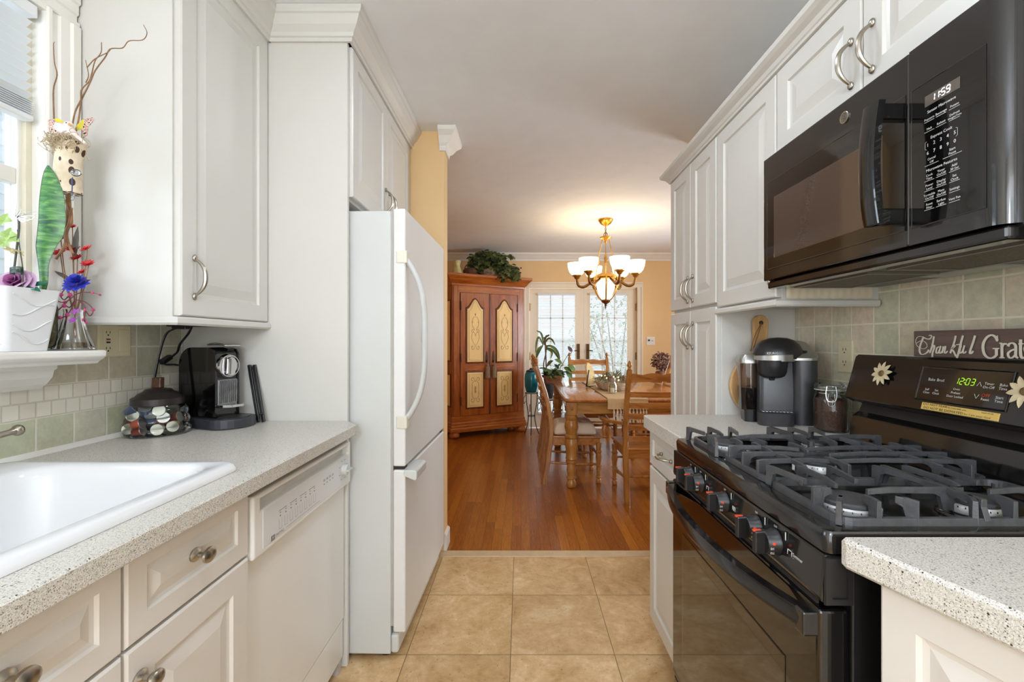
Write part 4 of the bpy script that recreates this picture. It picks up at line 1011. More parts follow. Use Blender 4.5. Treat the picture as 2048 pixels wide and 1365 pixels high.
for y, s_ in ((cA, 'Popcorn'), (cB, 'Beverage'), (cC, 'Potato')): mtx(s_, y, 1.6135); und(y, 1.6088)
for y, s_ in ((cA, 'Melt'), (cB, 'Reheat')): mtx(s_, y, 1.5955); und(y, 1.5905)
mtx('Defrost', cC, 1.5990); mtx('Weight/Time', cC, 1.5935, .0046); und(cC, 1.5895)
mtx('Express Cook', .7925, 1.5775, .0072)
for k in range(5):
    y = .8185 - k * .01275; mtx('12345'[k], y, 1.5660, .0088); mtx('67890'[k], y, 1.5515, .0088)
for y, d in ((.8235, 1), (.7625, -1)):
    mb.ribbon([(PX, y - .003 * d, 1.5735), (PX, y, 1.5720), (PX, y, 1.5600), (PX, y - .003 * d, 1.5585)], [.0005] * 4, XN, .0002)
mtx('Cancel', .811, 1.5400); mtx('Off', .811, 1.5335); und(.811, 1.5290, .027); mtx('Start', .772, 1.5400); mtx('Pause', .772, 1.5335); und(.772, 1.5290, .034)
mtx('Microwave Features', .7925, 1.5200, .0072)
rows = [(1.5095, (('Cook', 'Time'), ('Timer', 'On/Off'), ('Add', '30 Sec'))), (1.4915, (('Power', 'Level'), ('Display', 'On/Off'), ('Set', 'Clock'))), (1.4740, (('Turntable', 'On/Off'), ('Mute', 'On/Off'), ('Settings', ''))), (1.4570, (('Reset', 'Filter'), ('Surface', 'Light'), ('Vent Fan', '')))]
for z, r_ in rows:
    for y, (a, b) in zip((cA, cB, cC), r_):
        mtx(a, y, z + (.0015 if b else -.003)); 
        if b: mtx(b, y, z - .0045)
        und(y, z - .0085)
t.part('lettering', mb, m_print, cpn)
# underside
mb = MB(); mb.box(MX + .02, XR - .02, YN + .004, YF - .004, 1.374, 1.390); ub = t.part('underside', mb, M('underside_grey', (92, 88, 82), .35, .5), bevel=.003)
mb = MB(); mb.prism([(MX + .012, YN), (MX + .050, YN), (MX + .050, YF), (MX + .012, YF)], 1.368, 1.391); t.part('front_rail', mb, m_blk, bevel=.005)
m_filt = M('grease_filter', (104, 94, 82), .5, .6, var=.5, scale=240)
for a, b in ((1.075, 1.345), (.735, 1.005)):
    mb = MB(); mb.box(.83, .985, a, b, 1.371, 1.376); f_ = t.part('grease_filter', mb, m_filt)
    mb = MB(); mb.slab([.822, .83, .985, .993], [a - .008, a, b, b + .008], 1.369, 1.376, [(1, 1)]); t.part('filter_frame', mb, M('filter_frame', (150, 146, 138), .3, .8), f_)
mb = MB(); mb.box(1.01, 1.075, .96, 1.14, 1.371, 1.376); t.part('lamp_cover', mb, M('lamp_cover', (176, 180, 174), .3))

# ---------------------------------------------------------------- outlets
m_alm = M('almond_plastic', (222, 210, 176), .4, var=.02)
def duplex(t, par, X, sgn, y, z):
    for dz in (.021, -.021):
        mb = MB(); mb.box(X, X + sgn * .0012, y - .0165, y + .0165, z + dz - .014, z + dz + .014); r = t.part('receptacle', mb, m_alm, par, bevel=.003)
        mb = MB(); xs = X + sgn * .0012
        for dy in (-.0065, .0065): mb.box(xs, xs + sgn * .0004, y + dy - .0011, y + dy + .0011, z + dz - .001, z + dz + .0075)
        mb.lathe([(.0026, 0), (.0026, sgn * .0004)], (xs, y, z + dz - .0075), 10, 'x'); t.part('slots', mb, m_dark, r)
t = T('wall_outlet', 'almond outlet plate on the tiles beside the coffee jar', 'outlet', (XR - .006, 1.523, 1.10))
mb = MB(); mb.panel((XR - .0062, 1.558, 1.1015), U_, ZP, XN, .071, .112, [(0, 0), (0, .003), (.004, .0055)]); pl = t.part('plate', mb, m_alm)
duplex(t, pl, XR - .0117, -1, 1.5225, 1.1575)
t = T('wall_outlet', 'almond plate with test-button outlet and rocker switch beside the window sill', 'outlet', (XL + .006, 1.38, 1.16))
mb = MB(); mb.panel((XL + .0062, 1.326, 1.162), YP, ZP, XP, .112, .098, [(0, 0), (0, .003), (.004, .0055)]); pl = t.part('plate', mb, m_alm)
OX = XL + .0117
mb = MB(); mb.box(OX, OX + .0015, 1.340, 1.372, 1.178, 1.246); g = t.part('receptacle', mb, m_alm, pl, bevel=.001)
mb = MB()
for z in (1.236, 1.188):
    for dy in (-.006, .006): mb.box(OX + .0015, OX + .002, 1.356 + dy - .001, 1.356 + dy + .001, z - .003, z + .004)
    mb.lathe([(.0025, OX + .0015), (.0025, OX + .002)], (0, 1.356, z - .008), 10, 'x')
mb.box(OX + .0015, OX + .003, 1.350, 1.362, 1.2035, 1.2085); t.part('slots', mb, m_dark, g)
mb = MB(); mb.box(OX + .0015, OX + .003, 1.350, 1.362, 1.2125, 1.2175); t.part('test_button', mb, M('brick_red', (150, 60, 30), .5), g)
mb = MB(); mb.box(OX, OX + .003, 1.392, 1.424, 1.178, 1.246); t.part('rocker', mb, m_alm, pl, bevel=.002)
# ---------------------------------------------------------------- left worktop: capsule jar, espresso machine
m_clear = glass('clear_glass', (246, 250, 248), .01, .9)
JC = (-1.158, 1.437)
def jz(v, Y=1.437): return EYE + (VPY - v) * Y / 900
t = T('capsule_jar', 'ribbed glass jar full of coffee capsules with a black lid', 'jar', (JC[0], JC[1], .914))
JP = [(.070, .915), (.084, .9175), (.088, .926), (.087, .936), (.0815, .942), (.084, .948), (.085, .958), (.0835, .968), (.078, .974), (.080, .980), (.080, .992), (.076, 1.000), (.068, 1.006), (.066, 1.016)]
mb = MB(); mb.lathe(JP, (*JC, 0), 40, cap1=False); t.part('glass_body', mb, m_clear, smooth=60)
m_lid = M('lid_black', (48, 42, 40), .35, .3, var=.2, scale=20)
mb = MB(); mb.lathe([(.067, 1.008), (.070, 1.011), (.070, 1.0295), (.066, 1.033), (.060, 1.035), (.052, 1.044), (.044, 1.048), (.040, 1.050), (.034, 1.057), (.018, 1.060), (.001, 1.0605)], (*JC, 0), 36); ld = t.part('lid', mb, m_lid, smooth=40)
mb = MB(); mb.lathe([(.010, 1.058), (.007, 1.063)], (*JC, 0), 12); mb.ext([(JC[0] - .017, JC[1] - .009, 1.060), (JC[0] + .013, JC[1] - .009, 1.060), (JC[0] + .014, JC[1] - .009, 1.094), (JC[0] - .014, JC[1] - .009, 1.094)], (0, .018, 0)); t.part('lid_knob', mb, M('lid_knob', (92, 66, 48), .3, .4, var=.35, scale=60), ld, bevel=.005)
caps = [(-.040, -.046, .992, 'b2'), (.004, -.056, .994, 'b'), (.038, -.042, .990, 'w'), (-.012, -.02, .985, 'o2'), (-.05, .01, .985, 'b'), (-.050, -.050, .934, 'w'), (-.004, -.062, .932, 'r'), (.040, -.052, .934, 'w2'), (.062, -.018, .938, 'g'), (-.058, -.030, .951, 'r2'), (-.008, -.060, .953, 'o'), (-.035, -.052, .975, 'w'), (.020, -.052, .972, 'b'), (.048, -.040, .966, 'o2'), (-.052, .03, .936, 'b'), (.03, .04, .936, 'o'), (-.01, .02, .945, 'r'), (.05, .015, .96, 'r'), (-.03, .02, .968, 'b2'), (.01, -.005, .975, 'b'), (-.045, -.02, .932, 'b2')]
CC = {'w': (236, 230, 216), 'w2': (238, 232, 220), 'r': (140, 52, 40), 'r2': (132, 34, 30), 'o': (206, 96, 66), 'o2': (206, 70, 58), 'b': (60, 84, 126), 'b2': (74, 96, 140), 'g': (206, 168, 104)}
for dx, dy, z, k in caps:
    c = Vector((JC[0] + dx, JC[1] + dy, z + .004)); face = k in ('w', 'w2', 'g')
    if face: d = Vector((.35, -1, .25 if k == 'w' else -.1)).normalized()
    else: d = Vector((1 if k in ('o', 'r') else .3, -.4 if k in ('b', 'o2') else .15, .25 if k != 'b' else .8)).normalized()
    q = d.to_track_quat('Z', 'Y').to_matrix()
    cap = T('coffee_capsule', {'w': 'white-lidded', 'w2': 'large white-lidded', 'r': 'dark red', 'r2': 'wine red', 'o': 'salmon orange', 'o2': 'bright red', 'b': 'dark blue', 'b2': 'steel blue', 'g': 'golden'}[k] + ' coffee capsule inside the glass jar', 'coffee capsule', c, group='coffee capsules in the glass jar')
    mb = MB(); lp = []
    for r, h in ((.0095, -.022), (.0125, -.019), (.0165, .002), (.0172, .0045), (.0172, .006)): lp.append([c + q @ Vector((r * math.cos(2*PI*i/18), r * math.sin(2*PI*i/18), h)) for i in range(18)])
    mb.loft(lp); cap.part('body', mb, M('capsule_' + k, CC[k], .28, .25 if not face else 0, var=.03), smooth=35)
    mb = MB(); lp = []
    for r, h in ((.0172, .0055), (.0168, .0068), (.001, .0068)): lp.append([c + q @ Vector((r * math.cos(2*PI*i/18), r * math.sin(2*PI*i/18), h)) for i in range(18)])
    mb.loft(lp); cap.part('foil', mb, M('capsule_foil' + ('_w' if face else ''), (236, 230, 216) if face else (196, 192, 186), .3, 0 if face else .7, var=.03), smooth=35)

# espresso machine: local frame, front = +y', side to camera = -x'
EA = math.radians(-65)
EO = Vector((-1.036, 1.524, .914))           # bottom near front corner of the body
fx_, fy_ = Vector((.300, .954, 0)), Vector((-.954, .300, 0))   # along the front, towards the back
t = T('espresso_machine', 'black and chrome capsule espresso machine in the corner by the refrigerator panel', 'espresso machine', EO)
def ep(a, b, z): return EO + fx_ * a + fy_ * b + Vector((0, 0, z))
m_chrome = M('chrome', (214, 214, 216), .08, 1.0, var=.03)
Wd, Dp = .085, .165
def prof(k=0.0):
    out = [(0 + k, .032), (0 + k, .248)]
    for i in range(1, 10):
        a = PI/2 * i / 9; out.append((Dp - .055 - .0 + .055 * math.sin(a) if i else 0, .272 - .055 + .055 * math.cos(a)))
    out = [(k, .030), (k, .250), (.012 + k, .268), (.030, .274)]
    for i in range(10):
        a = PI/2 * i / 9; out.append((Dp - .06 + .06 * math.sin(a), .214 + .06 * math.cos(a)))
    out += [(Dp, .030)]
    return out
mb = MB(); mb.loft([[ep(a, b, z) for b, z in prof()] for a in (.0, .006, Wd - .006, Wd)]); body = t.part('body', mb, m_blk2, smooth=40, bevel=.003)
mb = MB(); mb.loft([[ep(-.003, b, z) for b, z in prof(-.004)], [ep(.003, b, z) for b, z in prof(-.004)]]); t.part('side_shell', mb, m_blk2, body, smooth=30)
mb = MB(); mb.loft([[ep(Wd - .003, b, z) for b, z in prof(-.004)], [ep(Wd + .003, b, z) for b, z in prof(-.004)]]); t.part('side_shell', mb, m_blk2, body, smooth=30)
def disc(mb, prof_, c, n, seg=28):
    q = Vector(n).to_track_quat('Z', 'Y').to_matrix()
    mb.loft([[Vector(c) + q @ Vector((r * math.cos(2*PI*i/seg), r * math.sin(2*PI*i/seg), h)) for i in range(seg)] for r, h in prof_])
FN = -fy_
mb = MB(); disc(mb, [(.041, -.01), (.041, .008), (.038, .014), (.035, .014), (.033, .009), (.002, .007)], ep(Wd/2, -.001, .210), FN); hd_ = t.part('brew_head', mb, m_chrome, smooth=35)
mb = MB(); mb.loft([[ep(Wd/2 + a * w, -.010 - d, .210 + b) for a, b, w in ((-1, .030, .010), (1, .030, .010), (1, -.034, .013), (-1, -.034, .013))] for d in (0, .018)]); t.part('spout', mb, m_chrome, hd_, bevel=.006)
mb = MB(); lp = []
for i in range(9):
    s = i / 8; lp.append([ep(Wd/2 + a, .055 - .085 * s, .272 + .012 * math.sin(PI * (.25 + s * .6)) + b) for a, b in ((-.030, 0), (.030, 0), (.030, .006), (-.030, .006))])
mb.loft(lp); t.part('lever', mb, m_chrome, body, smooth=40, bevel=.002)
mb = MB(); mb.loft([[ep(a, -.0035, z) for a, z in ((.006, .078), (Wd - .006, .078), (Wd - .006, .163), (.006, .163))], [ep(a, .001, z) for a, z in ((.006, .078), (Wd - .006, .078), (Wd - .006, .163), (.006, .163))]]); gp = t.part('grille_plate', mb, M('grille_grey', (150, 152, 156), .25, .7), body)
mb = MB()
for i in range(10): a = .011 + i * .0074; mb.tube([ep(a, -.005, .082), ep(a, -.006, .16)], .0024, 8)
t.part('grille', mb, m_chrome, gp, smooth=True)
mb = MB(); mb.loft([[ep(a, b, .068 + h) for a, b in ((.004, .0), (.004, -.030), (.020, -.052), (Wd - .020, -.052), (Wd - .004, -.030), (Wd - .004, .0))] for h in (0, .010)]); t.part('cup_shelf', mb, m_chrome, body, bevel=.002)
mb = MB(); lp = []
pts = [(-.030, .05), (-.034, -.01)] + [(Wd/2 - (.078) * math.cos(PI * k / 12), -.020 - .070 * math.sin(PI * k / 12)) for k in range(13)] + [(Wd + .034, -.01), (Wd + .030, .05), (Wd, Dp), (0, Dp)]
mb.loft([[ep(a, b, z) for a, b in pts] for z in (.0005, .034)]); t.part('base', mb, M('machine_base', (52, 54, 60), .4, var=.08), bevel=.004)
mb = MB(); mb.loft([[ep(Wd/2 + r * math.cos(2*PI*i/24), -.035 + r * .72 * math.sin(2*PI*i/24), z) for i in range(24)] for r, z in ((.055, .0335), (.055, .036), (.05, .0365))]); t.part('drip_tray', mb, M('drip_tray', (62, 62, 64), .3, .5), smooth=30)
# two slim bars leaning on the panel
t = T('leaning_rack', 'folded pair of slim black bars leaning by the espresso machine', 'rack', at(505, 838, 1.60), group=None)
p0_, p1_ = Vector((-.948, 1.626, .9165)), Vector((-1.000, 1.656, 1.122))
for k, dx in enumerate((0, .016)):
    mb = MB(); mb.bar(p0_ + Vector((dx, .004 * k, 0)), p1_ + Vector((dx, .004 * k, 0)), .012, .009, (0, 1, 0)); t.part('bar', mb, m_blkm, bevel=.002)
mb = MB(); mb.tube([p0_ + Vector((0, 0, .03)), p0_ + Vector((.016, .004, .03))], .004, 8); mb.tube([p1_ + Vector((0, 0, -.012)), p1_ + Vector((.016, .004, -.012))], .004, 8); t.part('hinge_pin', mb, m_blkm)
# power strip under the cabinet and the machine's cord
t = T('power_strip', 'black power strip fixed under the cream wall cabinet by the refrigerator', 'power strip', (-1.13, 1.55, 1.262))
mb = MB(); mb.obox((-1.13, 1.55, 1.2675), (.072, .010, 0), (-.004, .022, 0), (0, 0, .0085)); t.part('housing', mb, m_blkm, bevel=.003)
mb = MB(); mb.obox((-1.16, 1.535, 1.2565), (.022, .003, 0), (-.003, .015, 0), (0, 0, .006)); t.part('plug', mb, m_blkm, bevel=.003)
mb = MB(); mb.tube(spline([(-1.175, 1.535, 1.255), (-1.215, 1.535, 1.225), (-1.235, 1.52, 1.10), (-1.238, 1.51, 1.00), (-1.235, 1.52, .95), (-1.22, 1.545, .92)], 8), .0048, 8, .6); t.part('cord', mb, m_blkm, smooth=True)
t = T('machine_cord', 'short black cord looping from the power strip to a wall plug', 'cord', (-1.24, 1.55, 1.15))
mb = MB(); mb.tube(spline([(-1.135, 1.55, 1.2585), (-1.15, 1.555, 1.235), (-1.20, 1.585, 1.20), (-1.222, 1.60, 1.172), (-1.236, 1.585, 1.150)], 8), .0046, 8, .65); t.part('cable', mb, m_blkm, smooth=True)
mb = MB(); mb.obox((-1.2405, 1.572, 1.145), (.009, 0, 0), (0, .021, .010), (0, -.004, .008)); t.part('plug', mb, m_blkm, bevel=.004)
mb = MB(); mb.tube(spline([(-1.24, 1.56, 1.138), (-1.243, 1.575, 1.128), (-1.243, 1.61, 1.126), (-1.24, 1.62, 1.124), (-1.236, 1.645, 1.122)], 5), .0035, 6); t.part('lead', mb, m_blkm)

# ---------------------------------------------------------------- right worktop: pod coffee maker, board, coffee jar
t = T('coffee_maker', 'black and silver pod coffee maker on the worktop beside the stove', 'coffee maker', (.936, 1.660, .914), -.28, local=True); t.o.scale = (.84, .84, 1.0)
m_slv = M('silver_plastic', (168, 166, 160), .30, .75, var=.05); m_kb = M('coffee_maker_black', (34, 33, 34), .32, var=.1, scale=20); m_kd = M('coffee_maker_charcoal', (64, 62, 64), .34, .3, var=.06, scale=20)
mb = MB(); mb.loft([rrect(-.085, .125, -.07, .075, .03, .0005, 5), rrect(-.085, .125, -.07, .075, .03, .24, 5), rrect(-.075, .115, -.06, .065, .03, .262, 5)]); bd_ = t.part('body', mb, m_kb, smooth=40)
# right shoulder: silver control deck
mb = MB(); mb.loft([rrect(.048, .142, -.088, .082, .036, .0005, 6), rrect(.050, .146, -.092, .085, .036, .12, 6), rrect(.046, .146, -.092, .085, .036, .236, 6)]); t.part('side_housing', mb, m_kd, bd_, smooth=45)
mb = MB()
L0 = rrect(.030, .148, -.094, .087, .034, .228, 6); L1 = rrect(.030, .148, -.094, .087, .034, .236, 6)
def tilt(lp, k): return [(x, y, z + k * max(0, (y + .094)) / .18) for x, y, z in lp]
mb.loft([L0, tilt(L1, .052), tilt(rrect(.044, .136, -.080, .078, .03, .242, 6), .058)]); dk = t.part('control_deck', mb, m_slv, bd_, smooth=40)
mb = MB(); mb.loft([[(.093 + .034 * math.cos(2*PI*i/20) * k, -.02 + .030 * math.sin(2*PI*i/20) * k, .2615 + h + .32 * .030 * math.sin(2*PI*i/20) * k) for i in range(20)] for k, h in ((1, 0), (1, .003), (.9, .004))]); t.part('buttons', mb, M('button_grey', (98, 96, 94), .3, .5), dk, smooth=40)
# brew head: bowl below, silver handle band, domed top
mb = MB(); mb.lathe([(.034, .166), (.048, .172), (.055, .186), (.058, .210), (.060, .228)], (-.028, -.075, 0), 28); bh = t.part('brew_head', mb, m_kb, smooth=45)
mb = MB(); mb.lathe([(.010, .156), (.012, .167)], (-.028, -.075, 0), 12); t.part('nozzle', mb, m_kb, bh)
mb = MB(); lp = []
for k, z in ((1.0, .232), (1.02, .245), (.98, .262), (.86, .282), (.64, .298), (.34, .307), (.05, .309)):
    lp.append([(.006 + .098 * k * math.cos(2*PI*i/32), -.02 + .088 * k * math.sin(2*PI*i/32) - .02 * (1 - k), z) for i in range(32)])
mb.loft(lp); tp = t.part('lid', mb, m_kb, smooth=50)
mb = MB(); lp = []
for i in range(15):
    a = math.radians(200 + 150 * i / 14); r0 = .066 + .010 * math.sin(PI * i / 14)
    cx, cy = -.022 + r0 * 1.18 * math.cos(a), -.052 + r0 * math.sin(a)
    d = Vector((math.cos(a), math.sin(a), 0)); h = .007 + .007 * (i / 14)
    lp.append([Vector((cx, cy, .236 - h)) - d*.006, Vector((cx, cy, .236 - h)) + d*.004, Vector((cx, cy, .236 + h)) + d*.004, Vector((cx, cy, .236 + h)) - d*.006])
mb.loft(lp); t.part('handle', mb, m_slv, tp, smooth=40)
mb = MB(); mb.text('KEURIG', .0125, (-.060, -.1282, .2525), (1, .10, 0), (0, .25, 1)); 
for v in mb.bm.verts: v.co.y -= .0015
t.part('lettering', mb, m_print, tp)
# water tank on the left
mb = MB(); mb.loft([rrect(-.140, -.080, -.06, .065, .02, .045, 4), rrect(-.146, -.080, -.062, .067, .02, .215, 4)], True, False); t.part('water_tank', mb, glass('tank_glass', (214, 200, 190), .03, .8), smooth=40)
mb = MB(); mb.loft([rrect(-.138, -.083, -.056, .060, .02, .047, 4), rrect(-.141, -.083, -.058, .062, .02, .125, 4)]); t.part('water', mb, M('dark_water', (30, 28, 30), .08), smooth=40)
mb = MB(); mb.loft([rrect(-.149, -.076, -.066, .07, .022, .215, 4), rrect(-.150, -.076, -.066, .07, .022, .228, 4), rrect(-.138, -.08, -.055, .06, .02, .246, 4)]); t.part('tank_lid', mb, m_slv, smooth=40)
mb = MB(); mb.loft([rrect(-.128, -.08, -.05, .055, .015, .0005, 4), rrect(-.130, -.08, -.052, .057, .015, .046, 4)]); t.part('tank_base', mb, m_kb)
mb = MB(); mb.loft([rrect(-.088, .046, -.140, -.06, .034, .0005, 6), rrect(-.090, .047, -.144, -.06, .036, .045, 6), rrect(-.084, .044, -.138, -.06, .034, .048, 6)]); tr_ = t.part('drip_tray', mb, m_kd, smooth=40)
mb = MB()
for i in range(9): mb.box(-.074 + i * .013, -.066 + i * .013, -.118, -.075, .0478, .0492)
t.part('drip_grille', mb, M('grille_silver', (190, 190, 190), .3, .9), tr_)
mb = MB(); mb.tube(spline([(.13, .07, .10), (.165, .10, .05), (.165, .10, .012), (.13, .12, .006)], 6), .004, 6); t.part('power_cord', mb, m_blkm)
# round paddle board leaning on the pantry side
m_board = wood('board_wood', (196, 150, 96), (222, 182, 130), 2, .8, .55)
YBd = 1.795
t = T('cutting_board', 'round wooden paddle board leaning behind the pod coffee maker', 'cutting board', (.948, YBd, .914))
def board_pts(y):
    c = (.948, 1.034); r = .1185; pts = []
    for k in range(40):
        a = math.radians(90 + 14 + (360 - 28) * k / 39); pts.append((c[0] + r * math.cos(a), c[1] + r * math.sin(a)))
    pts += [(c[0] + .026, 1.20), (c[0] + .030, 1.265)]
    pts += [(c[0] + .031 * math.cos(math.radians(-20 + 220 * k / 12)), 1.282 + .031 * math.sin(math.radians(-20 + 220 * k / 12))) for k in range(13)]
    pts += [(c[0] - .030, 1.265), (c[0] - .026, 1.20)]
    return [(x, y + .008 * (1 - (z - .914) / .39) - .0, z) for x, z in pts]
mb = MB(); mb.ext(board_pts(YBd - .019), (0, .016, 0)); b_ = t.part('board', mb, m_board, bevel=.003)
mb = MB(); mb.lathe([(.0085, YBd - .0195), (.0085, YBd - .0185)], (.948, 0, 1.282), 16, 'y'); t.part('hang_hole', mb, m_dark, b_)
mb = MB(); mb.tube(spline([(.948, YBd - .021, 1.282), (.93, YBd - .024, 1.25), (.915, YBd - .024, 1.215), (.905, YBd - .022, 1.17)], 6), .0018, 6); mb.tube(spline([(.948, YBd - .021, 1.28), (.936, YBd - .026, 1.245), (.922, YBd - .026, 1.205), (.912, YBd - .022, 1.17)], 6), .0018, 6); t.part('hang_cord', mb, M('leather_cord', (140, 96, 52), .7), b_)
# clip-top jar of ground coffee
KC = (1.018, 1.480)
t = T('coffee_jar', 'clip-top glass jar of ground coffee beside the stove backguard', 'jar', (*KC, .914))
mb = MB(); mb.lathe([(.040, .9145), (.0465, .918), (.048, .926), (.048, 1.018), (.045, 1.030), (.041, 1.036), (.041, 1.046), (.044, 1.048), (.044, 1.052)], (*KC, 0), 32, cap1=False); t.part('glass_body', mb, m_clear, smooth=50)
mb = MB(); mb.lathe([(.038, .9185), (.0448, .924), (.0452, 1.012), (.043, 1.020), (.02, 1.024), (.001, 1.025)], (*KC, 0), 32); t.part('ground_coffee', mb, M('ground_coffee', (84, 56, 44), .9, var=.35, scale=220, bump=.5, bscale=500), smooth=45)
mb = MB(); mb.lathe([(.0445, 1.052), (.0455, 1.056), (.0455, 1.066), (.042, 1.072), (.030, 1.075), (.001, 1.0755)], (*KC, 0), 32, cap0=False); t.part('glass_lid', mb, m_clear, smooth=45)
mb = MB(); mb.lathe([(.0455, 1.049), (.0465, 1.0505), (.0455, 1.052)], (*KC, 0), 32, cap0=False, cap1=False); t.part('seal_ring', mb, M('seal', (212, 208, 196), .5), smooth=True)
m_wire = M('bright_wire', (206, 206, 206), .2, 1.0)
mb = MB(); cd = Vector((-.53, -.85, 0)).normalized(); cs = Vector((.85, -.53, 0)); kc = Vector((*KC, 0))
mb.tube([kc + Vector((.0425 * math.cos(a), .0425 * math.sin(a), 1.040)) for a in [2*PI*i/32 for i in range(33)]], .0014, 6)
mb.tube([kc + Vector((.046 * math.cos(a), .046 * math.sin(a), 1.060)) for a in [2*PI*i/32 for i in range(33)]], .0013, 6)
o_ = kc + cd * .050
for w, z0, z1 in ((.012, 1.014, 1.064), (.008, 1.000, 1.040)):
    mb.tube(spline([o_ + cs*w + Vector((0,0,z1)), o_ + cs*w*1.2 + cd*.003 + Vector((0,0,(z0+z1)/2)), o_ + cs*w*.8 + cd*.004 + Vector((0,0,z0+.004)), o_ - cs*w*.8 + cd*.004 + Vector((0,0,z0+.004)), o_ - cs*w*1.2 + cd*.003 + Vector((0,0,(z0+z1)/2)), o_ - cs*w + Vector((0,0,z1))], 6), .0014, 6)
t.part('wire_clip', mb, m_wire, smooth=True)

# ---------------------------------------------------------------- sill: pots, vases, flowers
SZ = 1.1865
m_pot = M('white_pot', (226, 226, 226), .22, var=.01)
t = T('flower_pot', 'square white flower pot with wave relief on the window sill', 'pot', (-1.172, 1.040, SZ))
def sq(h, z, r=.012): return rrect(-1.177 - h, -1.177 + h, 1.035 - h, 1.035 + h, r, z, 4)
mb = MB(); mb.loft([sq(.046, SZ), sq(.061, SZ + .140), sq(.062, SZ + .144), sq(.058, SZ + .144), sq(.055, SZ + .128)], True, True); pt = t.part('pot', mb, m_pot, smooth=45)
mb = MB()
for j, (z0, ph) in enumerate(((.03, 0), (.06, 1.2), (.095, 2.2), (.118, .4))):
    pts = []; 
    for i in range(15):
        s = i / 14; z = SZ + z0 + .014 * math.sin(s * 5.0 + ph); h = .046 + .015 * (z - SZ) / .14
        pts.append((-1.177 - .9 * h + 1.8 * h * s, 1.035 - h - .0002, z))
    mb.tube(pts[1:-1], .0026, 8, .3)
    pts = []
    for i in range(15):
        s = i / 14; z = SZ + z0 + .014 * math.sin(s * 5.0 + ph + 1.5); h = .046 + .015 * (z - SZ) / .14
        pts.append((-1.177 + h + .0002, 1.035 - .9 * h + 1.8 * h * s, z))
    mb.tube(pts[1:-1], .0026, 8, .3)
t.part('wave_relief', mb, m_pot, pt, smooth=True)
mb = MB(); mb.loft([sq(.054, SZ + .126, .01), sq(.056, SZ + .140, .01)]); t.part('soil', mb, M('bark_chips', (112, 84, 56), .9, var=.4, scale=90, bump=.8, bscale=160))
# snake plant leaf
def snake_mat():
    n = NT('snake_leaf'); x, y, z = n.xyz(n.co())
    w = n.noise(n.scale(n.co(), (18, 18, 90)), 1.0, 4.0, .6, 1.0); f = n.mth('ADD', n.mth('MULTIPLY', w, .8), n.mth('MULTIPLY', n.noise(n.co(), 8.0), .2))
    return n.bsdf(n.ramp(f, [(.36, (36, 84, 50)), (.48, (66, 126, 64)), (.62, (122, 168, 92))]), .35)
m_snake = snake_mat()
LY = 1.085
t = T('snake_plant', 'single tall banded snake plant leaf rising from the white pot', 'plant', (-1.157, LY, SZ + .13))
cen = [(84, 590, 4), (87, 560, 6.5), (86, 525, 8.5), (89, 495, 15), (97, 470, 20), (101, 440, 21), (101, 410, 20), (101, 385, 18), (99, 360, 13), (97, 343, 7.5), (96, 331, 1)]
mb = MB(); loops = []
cs_ = spline([(a, b, c) for a, b, c in cen], 5)
for p in cs_:
    c = at(p.x, p.y, LY); w = max(.4, p.z) * LY / 900; d = Vector((.94, .34, 0)); nn = Vector((-.34, .94, 0))
    loops.append([c - d*w + nn*.25*w, c - nn*.0016, c + d*w + nn*.25*w, c + nn*.0022])
mb.loft(loops); t.part('leaf', mb, m_snake, smooth=60)
mb = MB(); mb.loft([[p[0] - Vector((.0008, 0, 0)), p[0] + Vector((.0006, .0006, 0)), p[0] + Vector((0, -.0006, 0))] for p in loops]); mb.loft([[p[2] + Vector((.0008, 0, 0)), p[2] + Vector((-.0006, .0006, 0)), p[2] + Vector((0, -.0006, 0))] for p in loops]); t.part('leaf_edge', mb, M('leaf_edge', (40, 84, 52), .4))
# small things planted in the same pot
def petals(mb, c, n, r, w, up, tilt_, ph=0.0, bend=.3):
    c, up = Vector(c), Vector(up).normalized(); a0 = up.orthogonal().normalized(); b0 = up.cross(a0)
    for k in range(n):
        a = 2*PI*k/n + ph; d = (a0 * math.cos(a) + b0 * math.sin(a)) * math.cos(tilt_) + up * math.sin(tilt_)
        mb.leaf(c, d, r, w, up, bend, 4, .3)
RC = at(35, 568, 1.03)
t = T('artificial_rose', 'mauve fabric rose lying on the white pot', 'flower', RC - Vector((0, 0, .02)))
m_rose = M('mauve_petal', (206, 168, 200), .6, var=.2, scale=30); m_rose2 = M('plum_petal', (150, 74, 130), .6, var=.2, scale=30)
def rose(mb, c, axis, rings):
    c, up = Vector(c), Vector(axis).normalized(); a0 = up.orthogonal().normalized(); b0 = up.cross(a0)
    for r0, r1, z0, h, n, ph in rings:
        for k in range(n):
            g = []
            for i in range(7):
                s = -1 + i / 3; row = []
                for j in range(6):
                    v = j / 5; a = ph + 2*PI*k/n + s * (PI / n) * 1.25; rr = r0 + (r1 - r0) * v ** 1.6; hh = h * math.sin(v * PI / 2) * (1 - .22 * s * s)
                    row.append(mb.bm.verts.new(c + (a0 * math.cos(a) + b0 * math.sin(a)) * (rr + .001 * s) + up * (z0 + hh)))
                g.append(row)
            for i in range(6):
                for j in range(5): mb.bm.faces.new((g[i][j], g[i+1][j], g[i+1][j+1], g[i][j+1]))
RAX = (.25, -.85, .45)
mb = MB(); rose(mb, RC, RAX, ((.008, .036, -.010, .014, 5, .2), (.008, .030, -.008, .020, 5, .9), (.007, .023, -.006, .024, 5, .4))); t.part('outer_petals', mb, m_rose, smooth=True)
mb = MB(); rose(mb, RC, RAX, ((.005, .015, -.004, .026, 4, .1), (.003, .009, -.003, .027, 3, .7), (.001, .004, -.002, .026, 3, .2))); t.part('inner_petals', mb, m_rose2, smooth=True)
